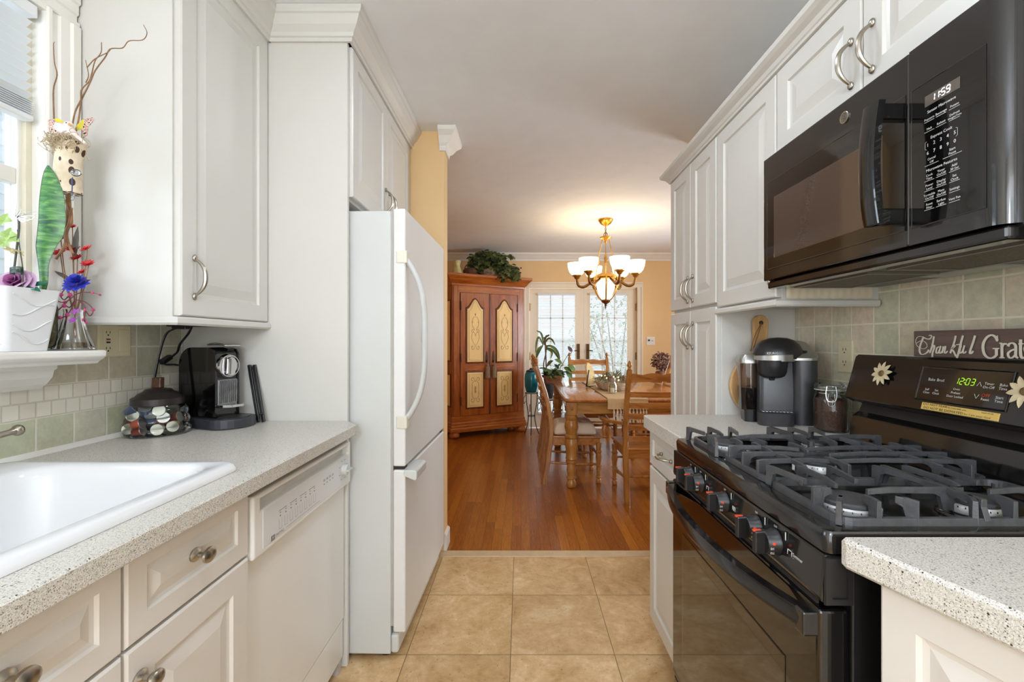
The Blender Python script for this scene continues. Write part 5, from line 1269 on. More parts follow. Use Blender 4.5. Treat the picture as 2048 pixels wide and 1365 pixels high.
mb = MB(); mb.leaf(RC + Vector((.018, 0, -.006)), (1, 0, -.1), .032, .018, (0, -.4, 1)); mb.leaf(RC + Vector((.02, .01, -.004)), (1, .2, .5), .03, .012, (0, -1, .2)); mb.tube([RC, RC + Vector((.03, .01, -.012))], .002, 6); t.part('leaves', mb, M('teal_leaf', (30, 110, 84), .4, var=.3))
OY = 1.02
t = T('artificial_orchid', 'green and white silk sprig with a wire bloom above the white pot', 'flower', at(26, 590, OY))
mb = MB(); mb.tube(spline([at(24, 592, OY), at(27, 550, OY), at(33, 500, OY), at(38, 455, OY), at(36, 432, OY)], 6), .0022, 6); mb.tube(spline([at(44, 585, OY), at(46, 545, OY), at(40, 500, OY), at(35, 460, OY)], 6), .0012, 6); t.part('stem', mb, M('dark_stem', (70, 72, 60), .6))
m_gp = M('pale_green_petal', (150, 176, 96), .5, var=.25, scale=30); m_yp = M('straw_petal', (224, 210, 160), .5, var=.15)
mb = MB()
for u, v, r in ((10, 440, .016), (18, 470, .017), (8, 486, .018), (30, 478, .013)): petals(mb, at(u, v, OY), 4, r, r * .9, (.2, -1, .3), .4, u)
t.part('green_petals', mb, m_gp, smooth=True)
mb = MB(); petals(mb, at(24, 498, OY), 4, .016, .012, (0, -.6, -1), .5, .5); petals(mb, at(38, 502, OY), 4, .014, .010, (0, -.6, -1), .5, .9); t.part('straw_petals', mb, m_yp, smooth=True)
mb = MB()
for k in range(9):
    a = -.5 + k * .23; d = Vector((math.cos(a), -.15 * math.sin(k), math.sin(a) * .45)); s_ = Vector((-.2, .3, .9)); c = at(30, 436, OY); L = .030 + .012 * (k % 3)
    mb.tube(spline([c, c + d*L*.6 + s_*.005, c + d*L + s_*.001, c + d*L*.7 - s_*.006, c], 5), .0007, 5)
t.part('wire_bloom', mb, M('pale_wire', (226, 224, 216), .3, .4))
mb = MB()
for k in range(5): mb.tube([at(33 + 13 * math.cos(a), 537 + k * 2.6 + 3 * math.sin(a), OY + .012 * math.sin(a)) for a in [2*PI*i/20 for i in range(21)]], .0012, 5)
t.part('wire_coil', mb, M('green_wire', (52, 74, 60), .4, .3))
# tall glass with moss behind the pot
GC = (-1.187, 1.123)
t = T('glass_vase', 'tall clear glass of moss standing behind the white pot', 'vase', (*GC, SZ))
mb = MB(); mb.lathe([(.012, SZ), (.019, SZ + .004), (.0225, SZ + .016), (.0235, SZ + .05), (.0235, SZ + .138)], (*GC, 0), 24, cap1=False); t.part('glass_body', mb, m_clear, smooth=50)
m_moss = M('moss', (96, 88, 46), .95, var=.5, scale=70, bump=1.0, bscale=150)
mb = MB(); mb.lathe([(.010, SZ + .006), (.017, SZ + .012), (.0212, SZ + .03), (.0215, SZ + .110), (.015, SZ + .117), (.001, SZ + .118)], (*GC, 0), 24); 
for v in mb.bm.verts: v.co += Vector((random.uniform(-1, 1), random.uniform(-1, 1), random.uniform(-1, 1))) * .0014
t.part('moss', mb, m_moss, smooth=True)
# pressed-glass bud vase and its flowers
VC = (-1.163, 1.168)
t = T('bud_vase', 'fluted crystal bud vase at the end of the window sill', 'vase', (*VC, SZ))
mb = MB(); lp = []
for r, z in ((.036, 0), (.042, .003), (.041, .012), (.034, .030), (.026, .055), (.020, .080), (.018, .098), (.020, .105)):
    lp.append([(VC[0] + r * (1 + .05 * math.cos(10 * a)) * math.cos(a), VC[1] + r * (1 + .05 * math.cos(10 * a)) * math.sin(a), SZ + z) for a in [2*PI*i/60 for i in range(60)]])
mb.loft(lp, True, False); t.part('glass_body', mb, glass('crystal', (248, 250, 249), .03, 1.3), smooth=60)
mb = MB(); mb.lathe([(.028, SZ + .006), (.026, SZ + .020), (.001, SZ + .021)], (*VC, 0), 20); t.part('water', mb, glass('vase_water', (226, 216, 196), .02, .8))
FY = 1.165
m_redp = M('red_petal', (196, 40, 44), .55, var=.2, scale=40); m_twig = M('twig_brown', (142, 108, 78), .8, var=.2, scale=60)
top = at(150, 640, FY)
for k, (u, v, r) in enumerate(((121, 508, .017), (147, 500, .017), (175, 500, .016), (155, 518, .015), (177, 530, .016), (167, 546, .014), (122, 480, .013), (145, 455, .010))):
    c = at(u, v, FY + (.012 if k % 2 else -.004))
    f = T('artificial_daisy', ('red artificial daisy in the crystal bud vase, ' + ('lowest of the red blooms', 'second bloom', 'far side bloom beside the cabinet', 'short-stemmed middle bloom', 'bloom leaning to the cabinet', 'small bloom just above the blue flower', 'small bloom against the driftwood', 'topmost small bud')[k] if k != 0 else 'largest red artificial daisy in the crystal bud vase, beside the snake plant'), 'flower', at(150, 690, FY), group='red daisies in the bud vase')
    mb = MB(); ax = (.25 * math.sin(k * 2.1), -.75, .8); petals(mb, c, 10, r * 1.05, r * .5, ax, .30, k, -.1); petals(mb, c, 8, r * .75, r * .42, ax, .75, k + .3, -.1); f.part('petals', mb, m_redp, smooth=True)
    mb = MB(); mid = (c + top) / 2 + Vector(((u - 150) * .00025, 0, .012)); mb.tube(spline([c, c * .72 + mid * .28 + Vector((0, 0, -.004)), mid, top, at(149 + k % 4, 676, FY)], 5), .0012, 5); f.part('stem', mb, m_twig)
bc_ = at(154, 567, FY - .012)
f = T('artificial_carnation', 'blue artificial bloom at the neck of the crystal bud vase', 'flower', at(150, 690, FY))
mb = MB()
for k in range(4): petals(mb, bc_ + Vector((0, 0, .004 * k - .006)), 10, .031 - .004 * k, .019, (.1, -.75, .8), .0 + .33 * k, k * .5, -.1)
f.part('petals', mb, M('blue_petal', (62, 70, 190), .55, var=.25, scale=40), smooth=True)
mb = MB(); mb.tube(spline([bc_, (bc_ + top) / 2, top, at(151, 672, FY)], 4), .0016, 6); f.part('stem', mb, m_twig)
f = T('berry_spray', 'curling spray of pink beads and ribbons around the bud vase', 'flower', at(150, 690, FY))
m_pinkb = M('pink_bead', (206, 74, 134), .4, var=.2, scale=40); m_ribb = M('maroon_ribbon', (120, 60, 66), .6, var=.25, scale=40)
mb = MB(); bp_ = []
for pts in ([(150, 585), (135, 575), (122, 590), (128, 600), (140, 590)], [(150, 590), (165, 585), (185, 586), (200, 590)], [(150, 590), (130, 605), (112, 602)], [(152, 600), (172, 605), (186, 620), (180, 632), (170, 620)], [(150, 600), (140, 615), (128, 612), (112, 625)], [(150, 605), (135, 630), (120, 636)], [(155, 600), (170, 615), (168, 640), (172, 645)]):
    mb.tube(spline([at(u, v, FY - .022 + .010 * math.sin(u)) for u, v in pts], 5), .0014, 5); bp_.append(pts[-1]); bp_.append(pts[len(pts) // 2])
f.part('stems', mb, m_ribb)
mb = MB()
for u, v in bp_: mb.ball(at(u, v, FY - .022), random.uniform(.003, .0055), 8, 6)
f.part('beads', mb, m_pinkb, smooth=True)
mb = MB(); petals(mb, at(147, 642, FY - .03), 5, .010, .010, (.1, -.7, .6), .5, .4); petals(mb, at(152, 624, FY - .03), 5, .013, .006, (.1, -.7, .6), .4, .9); f.part('purple_blooms', mb, M('violet_petal', (164, 84, 176), .5, var=.2), smooth=True)
mb = MB(); mb.leaf(at(142, 560, FY), at(108, 542, FY) - at(142, 560, FY), .05, .010, (0, -1, .3), .05); mb.leaf(at(148, 520, FY + .01), Vector((.1, 0, 1)), .088, .018, (0, -1, 0), .02); f.part('grey_leaves', mb, M('grey_leaf', (108, 104, 96), .7, var=.3))

# ---------------------------------------------------------------- cactus-wood wall planter with nest, bird and twigs
PYD = 1.120
CX = -1.189
def pl_mat():
    n = NT('cactus_wood'); v = n.n('ShaderNodeTexVoronoi', {'Vector': n.scale(n.co(), (1, 1, .62)), 'Scale': 62.0, 'Randomness': .22})
    f = n.mth('GREATER_THAN', v.outputs['Distance'], .37)
    c = n.mix(f, lin((70, 50, 36)), n.ramp(n.noise(n.co(), 40.0, 4.0), [(.3, (202, 182, 150)), (.7, (226, 212, 188))]))
    return n.bsdf(c, .8, 0, n.bump(f, .8, .006))
t = T('wall_planter', 'holed cactus-wood planter hung on the window casing', 'planter', at(140, 392, PYD))
mb = MB(); lp = []
for v, u0, u1 in ((288, 118, 172), (300, 119, 169), (320, 116, 163), (340, 114, 161), (360, 113, 161), (378, 115, 162), (388, 120, 163)):
    a, b = at(u0, v, PYD), at(u1, v, PYD); c = (a + b) / 2; r = (b - a).length / 2
    lp.append([c + Vector((r * math.cos(2*PI*i/28), -.002 + r * .8 * math.sin(2*PI*i/28), 0)) for i in range(28)])
mb.loft(lp); t.part('planter', mb, pl_mat(), smooth=True)
mb = MB(); mb.tube([at(140, 330, PYD + .02), at(140, 296, PYD + .045)], .002, 6); t.part('hanger', mb, m_wire)
rnd = random.Random(3)
t = T('moss_nest', 'tangle of curly moss filling the holed planter like a nest', 'nest', at(140, 300, PYD))
mb = MB(); nc = at(138, 285, PYD - .004)
for k in range(260):
    p = nc + Vector((rnd.gauss(0, .018), rnd.gauss(-.010, .011), rnd.gauss(-.006, .010))); r = rnd.uniform(.005, .012); q = Euler((rnd.uniform(0, 6), rnd.uniform(0, 6), rnd.uniform(0, 6))).to_matrix()
    mb.tube([p + q @ Vector((r * math.cos(a), r * math.sin(a), .002 * a)) for a in [i * .55 for i in range(rnd.randint(6, 13))]], .0007, 4)
o = t.part('strands', mb, M('curly_moss', (188, 168, 136), .9, var=.3, scale=200)); o['kind'] = 'stuff'
mb = MB(); mb.ball(nc + Vector((0, 0, -.004)), (.022, .014, .014), 14, 8); t.part('core', mb, M('moss_core', (110, 90, 60), .95, var=.5, scale=150, bump=1.0, bscale=300), smooth=True)
t = T('bird_ornament', 'small white bird ornament sitting on the moss nest', 'ornament', at(140, 272, PYD - .01))
bcx = at(136, 262, PYD - .014); mm = Euler((0, math.radians(24), 0)).to_matrix()
mb = MB(); lp = []
for s, r in ((-.034, .002), (-.030, .008), (-.020, .0125), (-.006, .0135), (.008, .012), (.022, .008), (.036, .0045), (.052, .003)):
    lp.append([bcx + mm @ Vector((s, r * .95 * math.cos(2*PI*i/16), r * math.sin(2*PI*i/16) + (.0 if s < .01 else -(s - .01) * .25))) for i in range(16)])
mb.loft(lp); bb_ = t.part('body', mb, M('white_feather', (236, 222, 216), .8, var=.06, scale=60), smooth=True)
hc = bcx + Vector((.004, -.002, .013)); mb = MB(); mb.ball(hc, (.010, .009, .009), 14, 10); t.part('head', mb, M('white_feather'), smooth=True)
mb = MB(); mb.tube([hc + Vector((.007, -.005, -.001)), hc + Vector((.016, -.009, -.004))], [.0035, .0004], 8); t.part('beak', mb, M('beak', (206, 150, 70), .5))
mb = MB(); mb.ball(hc + Vector((.002, -.0085, .002)), .0014, 8, 6); t.part('eye', mb, m_dark)
m_but = M('butterfly_yellow', (214, 198, 60), .6, var=.2, scale=40)
def but_mat():
    n = NT('butterfly_edge'); f = n.noise(n.co(), 190.0, 2.0); return n.bsdf(n.ramp(f, [(.40, (40, 34, 34)), (.48, (232, 224, 206)), (.60, (206, 120, 110))]), .6)
m_bue = but_mat()
t = T('butterfly_ornament', 'yellow paper butterfly clipped behind the white bird', 'ornament', at(140, 262, PYD + .004))
for pts, mt, nm in (([(128, 262), (108, 238), (116, 236), (132, 248), (134, 258)], m_but, 'inner_wing'), ([(122, 275), (98, 262), (96, 240), (108, 238), (126, 262)], m_bue, 'outer_wing'), ([(148, 262), (152, 252), (166, 238), (170, 246), (164, 258)], m_but, 'inner_wing'), ([(164, 258), (168, 240), (186, 234), (188, 240), (176, 254), (174, 270), (166, 276)], m_bue, 'outer_wing')):
    mb = MB(); mb.ext([at(u, v, PYD + .006 - abs(u - 142) * .0002) for u, v in pts], (0, .0012, 0)); t.part(nm, mb, mt)
mb = MB(); mb.tube([at(136, 252, PYD + .005), at(146, 272, PYD + .005)], .002, 8); t.part('body', mb, m_dark)
t = T('curly_twigs', 'bare curly willow twigs standing in the holed planter', 'twigs', at(140, 300, PYD))
for pts, r in (([(108, 238), (107, 180), (114, 150), (109, 125), (107, 90), (109, 84)], .0017), ([(152, 262), (158, 235), (162, 200), (163, 180), (178, 163), (184, 145), (190, 122), (202, 105), (203, 85)], .0021), ([(142, 270), (150, 225), (165, 195), (180, 165), (190, 142), (210, 115), (221, 98), (245, 96), (258, 82), (285, 80), (294, 66), (287, 50)], .0020), ([(172, 165), (177, 150), (171, 120)], .0015), ([(174, 135), (190, 118), (215, 105), (222, 98)], .0014)):
    mb = MB(); q = spline([at(u, v, PYD + .002 + .014 * math.sin(i * 1.7)) for i, (u, v) in enumerate(pts)], 5); n = len(q)
    mb.tube(q, [r * (1 - .6 * i / n) for i in range(n)], 6); t.part('twig', mb, m_twig, smooth=True)
t = T('glass_ornament', 'clear glass drop ornament dangling on the holed planter', 'ornament', at(148, 372, PYD - .03))
mb = MB(); mb.ball(at(152, 346, PYD - .03), (.012, .008, .009), 12, 8); t.part('glass_bead', mb, glass('bead_glass', (230, 234, 240), .02, 2.0), smooth=True)
mb = MB(); mb.tube([at(145, 355, PYD - .03), at(144, 385, PYD - .03)], .0012, 5); t.part('wire', mb, M('blue_wire', (70, 74, 110), .4, .5))
mb = MB(); mb.ball(at(145, 394, PYD - .03), (.004, .004, .010), 8, 8); t.part('drop', mb, glass('bead_glass'), smooth=True)
t = T('driftwood', 'twisted brown driftwood stick hanging below the holed planter', 'driftwood', at(135, 520, PYD))
for pts, r in (([(136, 388), (137, 420), (131, 445), (127, 460), (132, 480), (128, 495), (112, 518)], .0055), ([(133, 400), (141, 425), (140, 445), (133, 465), (136, 485), (146, 508)], .0048), ([(141, 420), (143, 440), (144, 448)], .004), ([(144, 416), (142, 440)], .002)):
    mb = MB(); q = spline([at(u, v, PYD + .002 + .006 * math.sin(i * 2.1)) for i, (u, v) in enumerate(pts)], 5); n = len(q)
    mb.tube(q, [r * (1 - .45 * i / n) for i in range(n)], 8); t.part('branch', mb, M('driftwood', (146, 104, 72), .8, var=.25, scale=60, bump=.4, bscale=120), smooth=True)
# ---------------------------------------------------------------- dining room: armoire
m_arm = wood('armoire_wood', (150, 74, 22), (188, 108, 38), 2, 1.0, .32, (104, 44, 12), .25)
m_armh = wood('armoire_wood_rail', (162, 84, 26), (202, 120, 44), 0, 1.0, .32, (116, 52, 14), .25)
m_armd = wood('armoire_moulding', (96, 46, 20), (128, 66, 28), 2, 1.0, .4, (64, 28, 12))
m_paint = M('painted_panel', (248, 212, 142), .5, var=.06, scale=5); m_scroll = M('scroll_paint', (150, 116, 70), .6, var=.15, scale=40)
m_iron2 = M('dark_iron', (62, 54, 48), .5, .5, var=.2, scale=40)
AX, AY, ARZ = -.4005, 5.7825, math.radians(28.6)
t = T('armoire', 'honey-brown armoire with four painted panels in the dining room corner', 'armoire', (AX, AY, 0), ARZ, local=True)
foot = [(-.500, .015), (.500, .015), (.500, .165), (.28, .305), (-.05, .470), (-.500, .480)]
def grow(k): return [(x + (k if x > .4 else (-k if x < -.4 else 0)), y - (k if y < .05 else 0)) for x, y in foot]
mb = MB(); mb.prism(foot, .27, 1.93); t.part('carcass', mb, m_arm)
mb = MB(); mb.loft([[(x, y, z) for x, y in grow(k)] for k, z in ((.030, .075), (.032, .082), (.032, .118), (.024, .128), (.024, .150), (.017, .158), (.017, .185), (.006, .198), (.006, .271))]); t.part('plinth', mb, m_armh)
mb = MB(); mb.loft([[(x, y, z) for x, y in grow(k)] for k, z in ((.004, 1.90), (.012, 1.905), (.014, 1.925), (.022, 1.935), (.034, 1.945), (.060, 1.985), (.085, 2.012), (.090, 2.016), (.090, 2.040), (.084, 2.046))]); t.part('cornice', mb, m_armh)
for x, y in ((-.47, .03), (.47, .03), (-.45, .42), (.40, .16)):
    mb = MB(); mb.lathe([(.035, 0), (.055, .008), (.066, .028), (.064, .05), (.05, .068), (.04, .078)], (x, y, 0), 24); t.part('bun_foot', mb, m_armh, smooth=True)
def arch(x0, x1, z0, z1, ins, rise):
    x0 += ins; x1 -= ins; z0 += ins; z1 -= ins; w = x1 - x0; pts = [(x0, z0), (x1, z0)]
    if rise <= 0: return pts + [(x1, z1), (x0, z1)]
    for k in range(17):
        s = k / 16; b = .5 - .5 * math.cos(2 * PI * s)
        pts.append((x1 - w * s, z1 - rise + rise * (b ** 1.1)))
    return pts
def wpanel(par, x0, x1, z0, z1, rise):
    loops = [[(x, -.006 - h, z) for x, z in arch(x0, x1, z0, z1, i, rise)] for i, h in ((-.018, .0), (-.014, .010), (-.004, .012), (.002, .004))]
    mb = MB(); mb.loft(loops, False, False); p = t.part('panel_moulding', mb, m_armd, par)
    mb = MB(); mb.loft([[(x, -.006 - h, z) for x, z in arch(x0, x1, z0, z1, i, rise)] for i, h in ((.001, .0), (.001, .003), (.018, .007), (.022, .0075))]); t.part('painted_panel', mb, m_paint, par)
    q = arch(x0, x1, z0, z1, .026, rise); q = q + [q[0]]
    mb = MB(); mb.ribbon([(x, -.0136, z) for x, z in q], [.003] * len(q), (0, -1, 0), .0004)
    cx = (x0 + x1) / 2
    def sc(pts, w=.0045):
        for m in (1, -1):
            qq = spline([(cx + m * a, -.0137, z) for a, z in pts], 6); mb.ribbon(qq, [w * (.5 + .5 * math.sin(PI * i / len(qq))) + .001 for i in range(len(qq))], (0, -1, 0), .0006)
    if rise > 0:
        h = z1 - z0; zb = z0 + h * .14
        sc([(.004, zb + .10), (.02, zb + .055), (.045, zb + .05), (.050, zb + .085), (.036, zb + .09), (.034, zb + .072)])
        sc([(.004, zb + .10), (.030, zb + .135), (.052, zb + .20), (.036, zb + .27), (.008, zb + .245), (.004, zb + .215)])
        sc([(.036, zb + .27), (.015, zb + .30), (.040, zb + .345), (.044, zb + .40), (.022, zb + .455), (.004, zb + .455)]); sc([(.030, zb + .40), (.040, zb + .385), (.046, zb + .40), (.036, zb + .41)])
        sc([(.012, zb + .30), (.05, zb + .29), (.054, zb + .262)]); sc([(.0, zb + .47), (.004, zb + .49), (.0, zb + .505)], .006)
    else:
        h = z1 - z0
        for a, b in ((0, 1), (1, -1)):
            f = lambda v: (z0 + h * v) if b == 1 else (z1 - h * v)
            sc([(.004, f(.27)), (.030, f(.15)), (.054, f(.18)), (.050, f(.24)), (.034, f(.225))]); sc([(.014, f(.24)), (.042, f(.32)), (.044, f(.5))])
            sc([(.0, f(.40)), (.008, f(.45)), (.0, f(.5))], .006)
    t.part('painted_scroll', mb, m_scroll, par)
for x0, x1, hs in ((-.400, -.012, 1), (.012, .400, -1)):
    mb = MB(); mb.box(x0, x1, -.006, .016, .275, 1.815); d = t.part('door', mb, m_arm, bevel=.004)
    a, b = x0 + .085, x1 - .085
    wpanel(d, a, b, .945, 1.735, .12); wpanel(d, a, b, .375, .815, 0)
    mb = MB(); mb.box(a - .04, b + .04, -.0075, .0, .845, .915); t.part('rail', mb, m_armh, d)
    hx = x1 - .034 if hs > 0 else x0 + .034
    mb = MB(); mb.ext([(hx - .012, -.0075, .93), (hx + .012, -.0075, .93), (hx + .015, -.0075, 1.0), (hx + .008, -.0075, 1.06), (hx, -.0075, 1.085), (hx - .008, -.0075, 1.06), (hx - .015, -.0075, 1.0)], (0, -.004, 0)); mb.lathe([(.011, -.007), (.013, -.02), (.008, -.028), (.001, -.030)], (hx, 0, .955), 14, 'y'); t.part('lock_plate', mb, m_iron2, d)
    hx2 = x0 + .002 if hs > 0 else x1 - .002
    for z in (.46, 1.0, 1.65):
        mb = MB(); mb.tube([(hx2, -.010, z - .055), (hx2, -.010, z + .055)], .007, 8); t.part('hinge', mb, m_iron2, d)
for x in (-.448, .448):
    mb = MB(); mb.box(x - .040, x + .040, .004, .02, .275, 1.90); t.part('corner_post', mb, m_arm, bevel=.004)
mb = MB(); mb.box(-.43, .43, .003, .02, 1.82, 1.90); t.part('frieze', mb, m_armh)
mb = MB(); mb.box(-.012, .012, -.010, .01, .275, 1.815); t.part('door_stop', mb, m_armd, bevel=.003)
for z0, z1 in ((.95, 1.73), (.38, .80)):
    mb = MB(); mb.panel((-.5005, .43, z0), (0, -1, 0), (0, 0, 1), (-1, 0, 0), .36, z1 - z0, [(0, 0), (0, .008), (.012, .010), (.018, .004)]); s_ = t.part('side_moulding', mb, m_armd)
    mb = MB(); mb.panel((-.505, .412, z0 + .018), (0, -1, 0), (0, 0, 1), (-1, 0, 0), .324, z1 - z0 - .036, [(0, 0), (0, .003), (.015, .006)]); t.part('side_panel', mb, m_paint, s_)
c_, s_ = math.cos(ARZ), math.sin(ARZ)
def aw(x, y, z): return Vector((AX + c_ * x - s_ * y, AY + s_ * x + c_ * y, z))
m_tas = M('tassel_taupe', (150, 124, 100), .8, var=.2, scale=60)
for hx, lb in ((-.046, 'taupe tassel hanging on the armoire door lock beside the refrigerator side'), (.046, 'taupe tassel hanging on the armoire door lock nearer the garden doors')):
    p = aw(hx, -.036, .955); f = T('key_tassel', lb, 'tassel', p - Vector((0, 0, .2)), group='tassels on the armoire locks')
    mb = MB(); mb.tube([p, p - Vector((0, 0, .05))], .004, 6); mb.ball(p - Vector((0, 0, .056)), (.019, .016, .016), 12, 8); f.part('knot', mb, m_tas, smooth=True)
    mb = MB(); mb.loft([[p + Vector((r * (1 + .08 * math.cos(9 * a)) * math.cos(a), r * .75 * math.sin(a), -z)) for a in [2*PI*i/36 for i in range(36)]] for r, z in ((.014, .062), (.025, .080), (.027, .14), (.030, .215))]); f.part('skirt', mb, m_tas)

# ---------------------------------------------------------------- on top of the armoire
AT = 2.0465
m_ivy = M('ivy_green', (104, 116, 64), .5, var=.45, scale=9)
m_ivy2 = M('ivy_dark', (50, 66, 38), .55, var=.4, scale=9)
t = T('potted_ivy', 'trailing ivy in a stone pot lettered Love on top of the armoire', 'plant', aw(.02, .16, AT))
pc = aw(.03, .12, 0)
mb = MB(); mb.lathe([(.075, AT), (.092, AT + .03), (.098, AT + .085), (.102, AT + .10), (.09, AT + .10), (.085, AT + .09)], (pc.x, pc.y, 0), 28); pt = t.part('pot', mb, M('stone_pot', (176, 152, 128), .8, var=.15, scale=30), smooth=45)
mb = MB()
pd_ = Vector((0, -1, 0)); o = Vector((pc.x, pc.y - .098, AT + .05)); mb.text('Love', .062, o + Vector((-.062, -.002, 0)), (1, 0, 0), (0, 0, 1)); t.part('lettering', mb, M('pot_ink', (84, 64, 52), .7), pt)
mb = MB(); rnd = random.Random(11); tips = []
for k in range(26):
    a = rnd.uniform(0, 2 * PI); L = rnd.uniform(.12, .30); e = pc + Vector((L * math.cos(a), .5 * L * math.sin(a), AT + rnd.uniform(.02, .30) ))
    q = spline([pc + Vector((0, 0, AT + .09)), pc + Vector((.4 * L * math.cos(a), .25 * L * math.sin(a), AT + .22)), e], 4); mb.tube(q, .0025, 5); tips += q[2:]
for k in range(7):
    e0 = aw(.12 + .032 * k, -.02 - .06 * (k % 3), 0); q = spline([pc + Vector((.02, 0, AT + .10)), e0 + Vector((0, .04, AT + .12)), e0 + Vector((.02, -.03, AT + .04)), e0 + Vector((.05, -.05, AT - .03 - .03 * (k % 3)))], 5); mb.tube(q, .0022, 5); tips += q[3:]
t.part('vines', mb, M('ivy_stem', (92, 74, 50), .8), smooth=True)
mb = MB(); mb2 = MB()
for k in range(950):
    if k < 620:
        d = Vector((rnd.gauss(0, 1), rnd.gauss(0, 1), rnd.gauss(.15, .9))).normalized(); c = pc + Vector((-.01, 0, AT + .20)) + Vector((d.x * .245, d.y * .14, d.z * .165)) * rnd.uniform(.55, 1.0)
        if c.z > CEIL - .03 or (c.z < AT + .105 and abs(c.x - pc.x) < .09): continue
    else:
        c = Vector(rnd.choice(tips)) + Vector((rnd.uniform(-.04, .04), rnd.uniform(-.03, .02), rnd.uniform(-.02, .035)))
        if c.z < AT + .1 and abs(c.x - pc.x) < .095: continue
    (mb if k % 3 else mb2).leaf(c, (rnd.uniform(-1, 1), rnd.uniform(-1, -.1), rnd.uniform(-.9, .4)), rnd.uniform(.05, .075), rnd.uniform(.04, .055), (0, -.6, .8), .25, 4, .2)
t.part('foliage', mb, m_ivy, smooth=True); t.part('darker_foliage', mb2, m_ivy2, smooth=True)  # some of the leaves take a darker green
p = aw(-.40, .12, 0)
t = T('ceramic_vase', 'pale yellow pinched ceramic vase on the armoire end by the refrigerator', 'vase', (p.x, p.y, AT))
mb = MB(); mb.loft([[(p.x + r * (1 + .07 * math.cos(7 * a + z * 40)) * math.cos(a), p.y + r * (1 + .07 * math.cos(7 * a + z * 40)) * math.sin(a), AT + z) for a in [2*PI*i/42 for i in range(42)]] for r, z in ((.055, 0), (.062, .02), (.055, .06), (.038, .10), (.036, .13), (.044, .16), (.046, .175))], True, False); t.part('body', mb, M('pale_yellow_glaze', (206, 196, 138), .4, var=.2, scale=25), smooth=True)
mb = MB(); mb.lathe([(.047, AT + .17), (.049, AT + .18), (.043, AT + .182)], (p.x, p.y, 0), 24, cap0=False, cap1=False); t.part('rim', mb, M('pale_yellow_glaze'), smooth=True)
p = aw(-.22, .13, 0)
t = T('brown_basket', 'small brown basket half hidden under the ivy on the armoire', 'basket', (p.x, p.y, AT))
mb = MB(); mb.lathe([(.06, AT), (.085, AT + .03), (.09, AT + .07), (.07, AT + .095)], (p.x, p.y, 0), 24); t.part('body', mb, M('brown_wicker', (92, 56, 36), .8, var=.4, scale=70, bump=.8, bscale=150), smooth=True)
mb = MB(); mb.tube([(p.x + .07 * math.cos(a), p.y, AT + .08 + .08 * math.sin(a)) for a in [PI*i/12 for i in range(13)]], .006, 6); t.part('handle', mb, M('brown_wicker'))
p = aw(.44, .09, 0)
t = T('berry_pot', 'small brown pot of dark dried berries on the armoire end by the garden doors', 'plant', (p.x, p.y, AT))
mb = MB(); mb.lathe([(.035, AT), (.05, AT + .03), (.052, AT + .06), (.045, AT + .075)], (p.x, p.y, 0), 24); t.part('pot', mb, M('terracotta_brown', (120, 66, 40), .6, var=.2), smooth=True)
mb = MB()
for k in range(26): mb.ball((p.x + rnd.gauss(0, .028), p.y + rnd.gauss(0, .025), AT + rnd.uniform(.075, .15)), .011, 8, 6)
t.part('berries', mb, M('dark_berry', (66, 36, 44), .4, var=.4, scale=30), smooth=True)

# ---------------------------------------------------------------- table
m_tab = wood('table_oak', (164, 98, 42), (200, 134, 66), 1, .8, .22, (112, 60, 22), .4)
m_tabx = wood('table_oak_x', (158, 108, 48), (198, 146, 76), 0, .8, .3, (110, 64, 24), .2)
m_leg = wood('turned_oak', (156, 104, 44), (196, 142, 72), 2, .8, .3, (118, 72, 28), .3)
TX0, TX1, TY0, TY1 = .36, 1.525, 3.665, 5.185
t = T('dining_table', 'oak dining table with turned legs under the brass chandelier', 'table', (.87, 4.425, 0))
mb = MB(); mb.loft([rrect(TX0 + a, TX1 - a, TY0 + a, TY1 - a, .05, z, 5) for a, z in ((.020, .704), (.004, .710), (.0, .718), (.0, .726), (.008, .734), (.014, .737))]); t.part('tabletop', mb, m_tab, smooth=40)
for y in (TY1 - .075, TY0 + .05):
    mb = MB(); mb.box(TX0 + .09, TX1 - .09, y, y + .025, .608, .705); ap = t.part('apron', mb, m_tabx, bevel=.002)
for x in (TX0 + .05, TX1 - .075):
    mb = MB(); mb.box(x, x + .025, TY0 + .09, TY1 - .09, .608, .705); t.part('apron', mb, m_tab, bevel=.002)
mb = MB(); mb.box(.868, .872, TY0 + .047, TY0 + .052, .612, .702); t.part('drawer_seam', mb, m_dark, ap)
LG = [(.020, 0), (.030, .006), (.036, .022), (.034, .045), (.026, .062), (.022, .07), (.036, .078), (.036, .088), (.026, .096), (.030, .12), (.035, .15), (.030, .185), (.028, .20), (.042, .208), (.042, .222), (.034, .230), (.044, .238), (.040, .25), (.040, .30), (.046, .345), (.044, .385), (.036, .405), (.046, .413), (.046, .43), (.036, .44), (.040, .46), (.050, .50), (.048, .53), (.038, .555), (.044, .57), (.044, .585), (.036, .60)]
for x in (TX0 + .057, TX1 - .057):
    for y in (TY0 + .057, TY1 - .057):
        mb = MB(); mb.lathe([(r * 1.14, z) for r, z in LG], (x, y, 0), 24); l_ = t.part('leg', mb, m_leg, smooth=30)
        mb = MB(); mb.box(x - .043, x + .043, y - .043, y + .043, .60, .706); t.part('leg_block', mb, m_leg, l_, bevel=.005)
        if y < 4:
            mb = MB(); mb.lathe([(.013, y - .043), (.012, y - .050), (.006, y - .054), (.001, y - .055)], (x, 0, .655), 16, 'y'); t.part('rosette', mb, m_leg, l_, smooth=True)

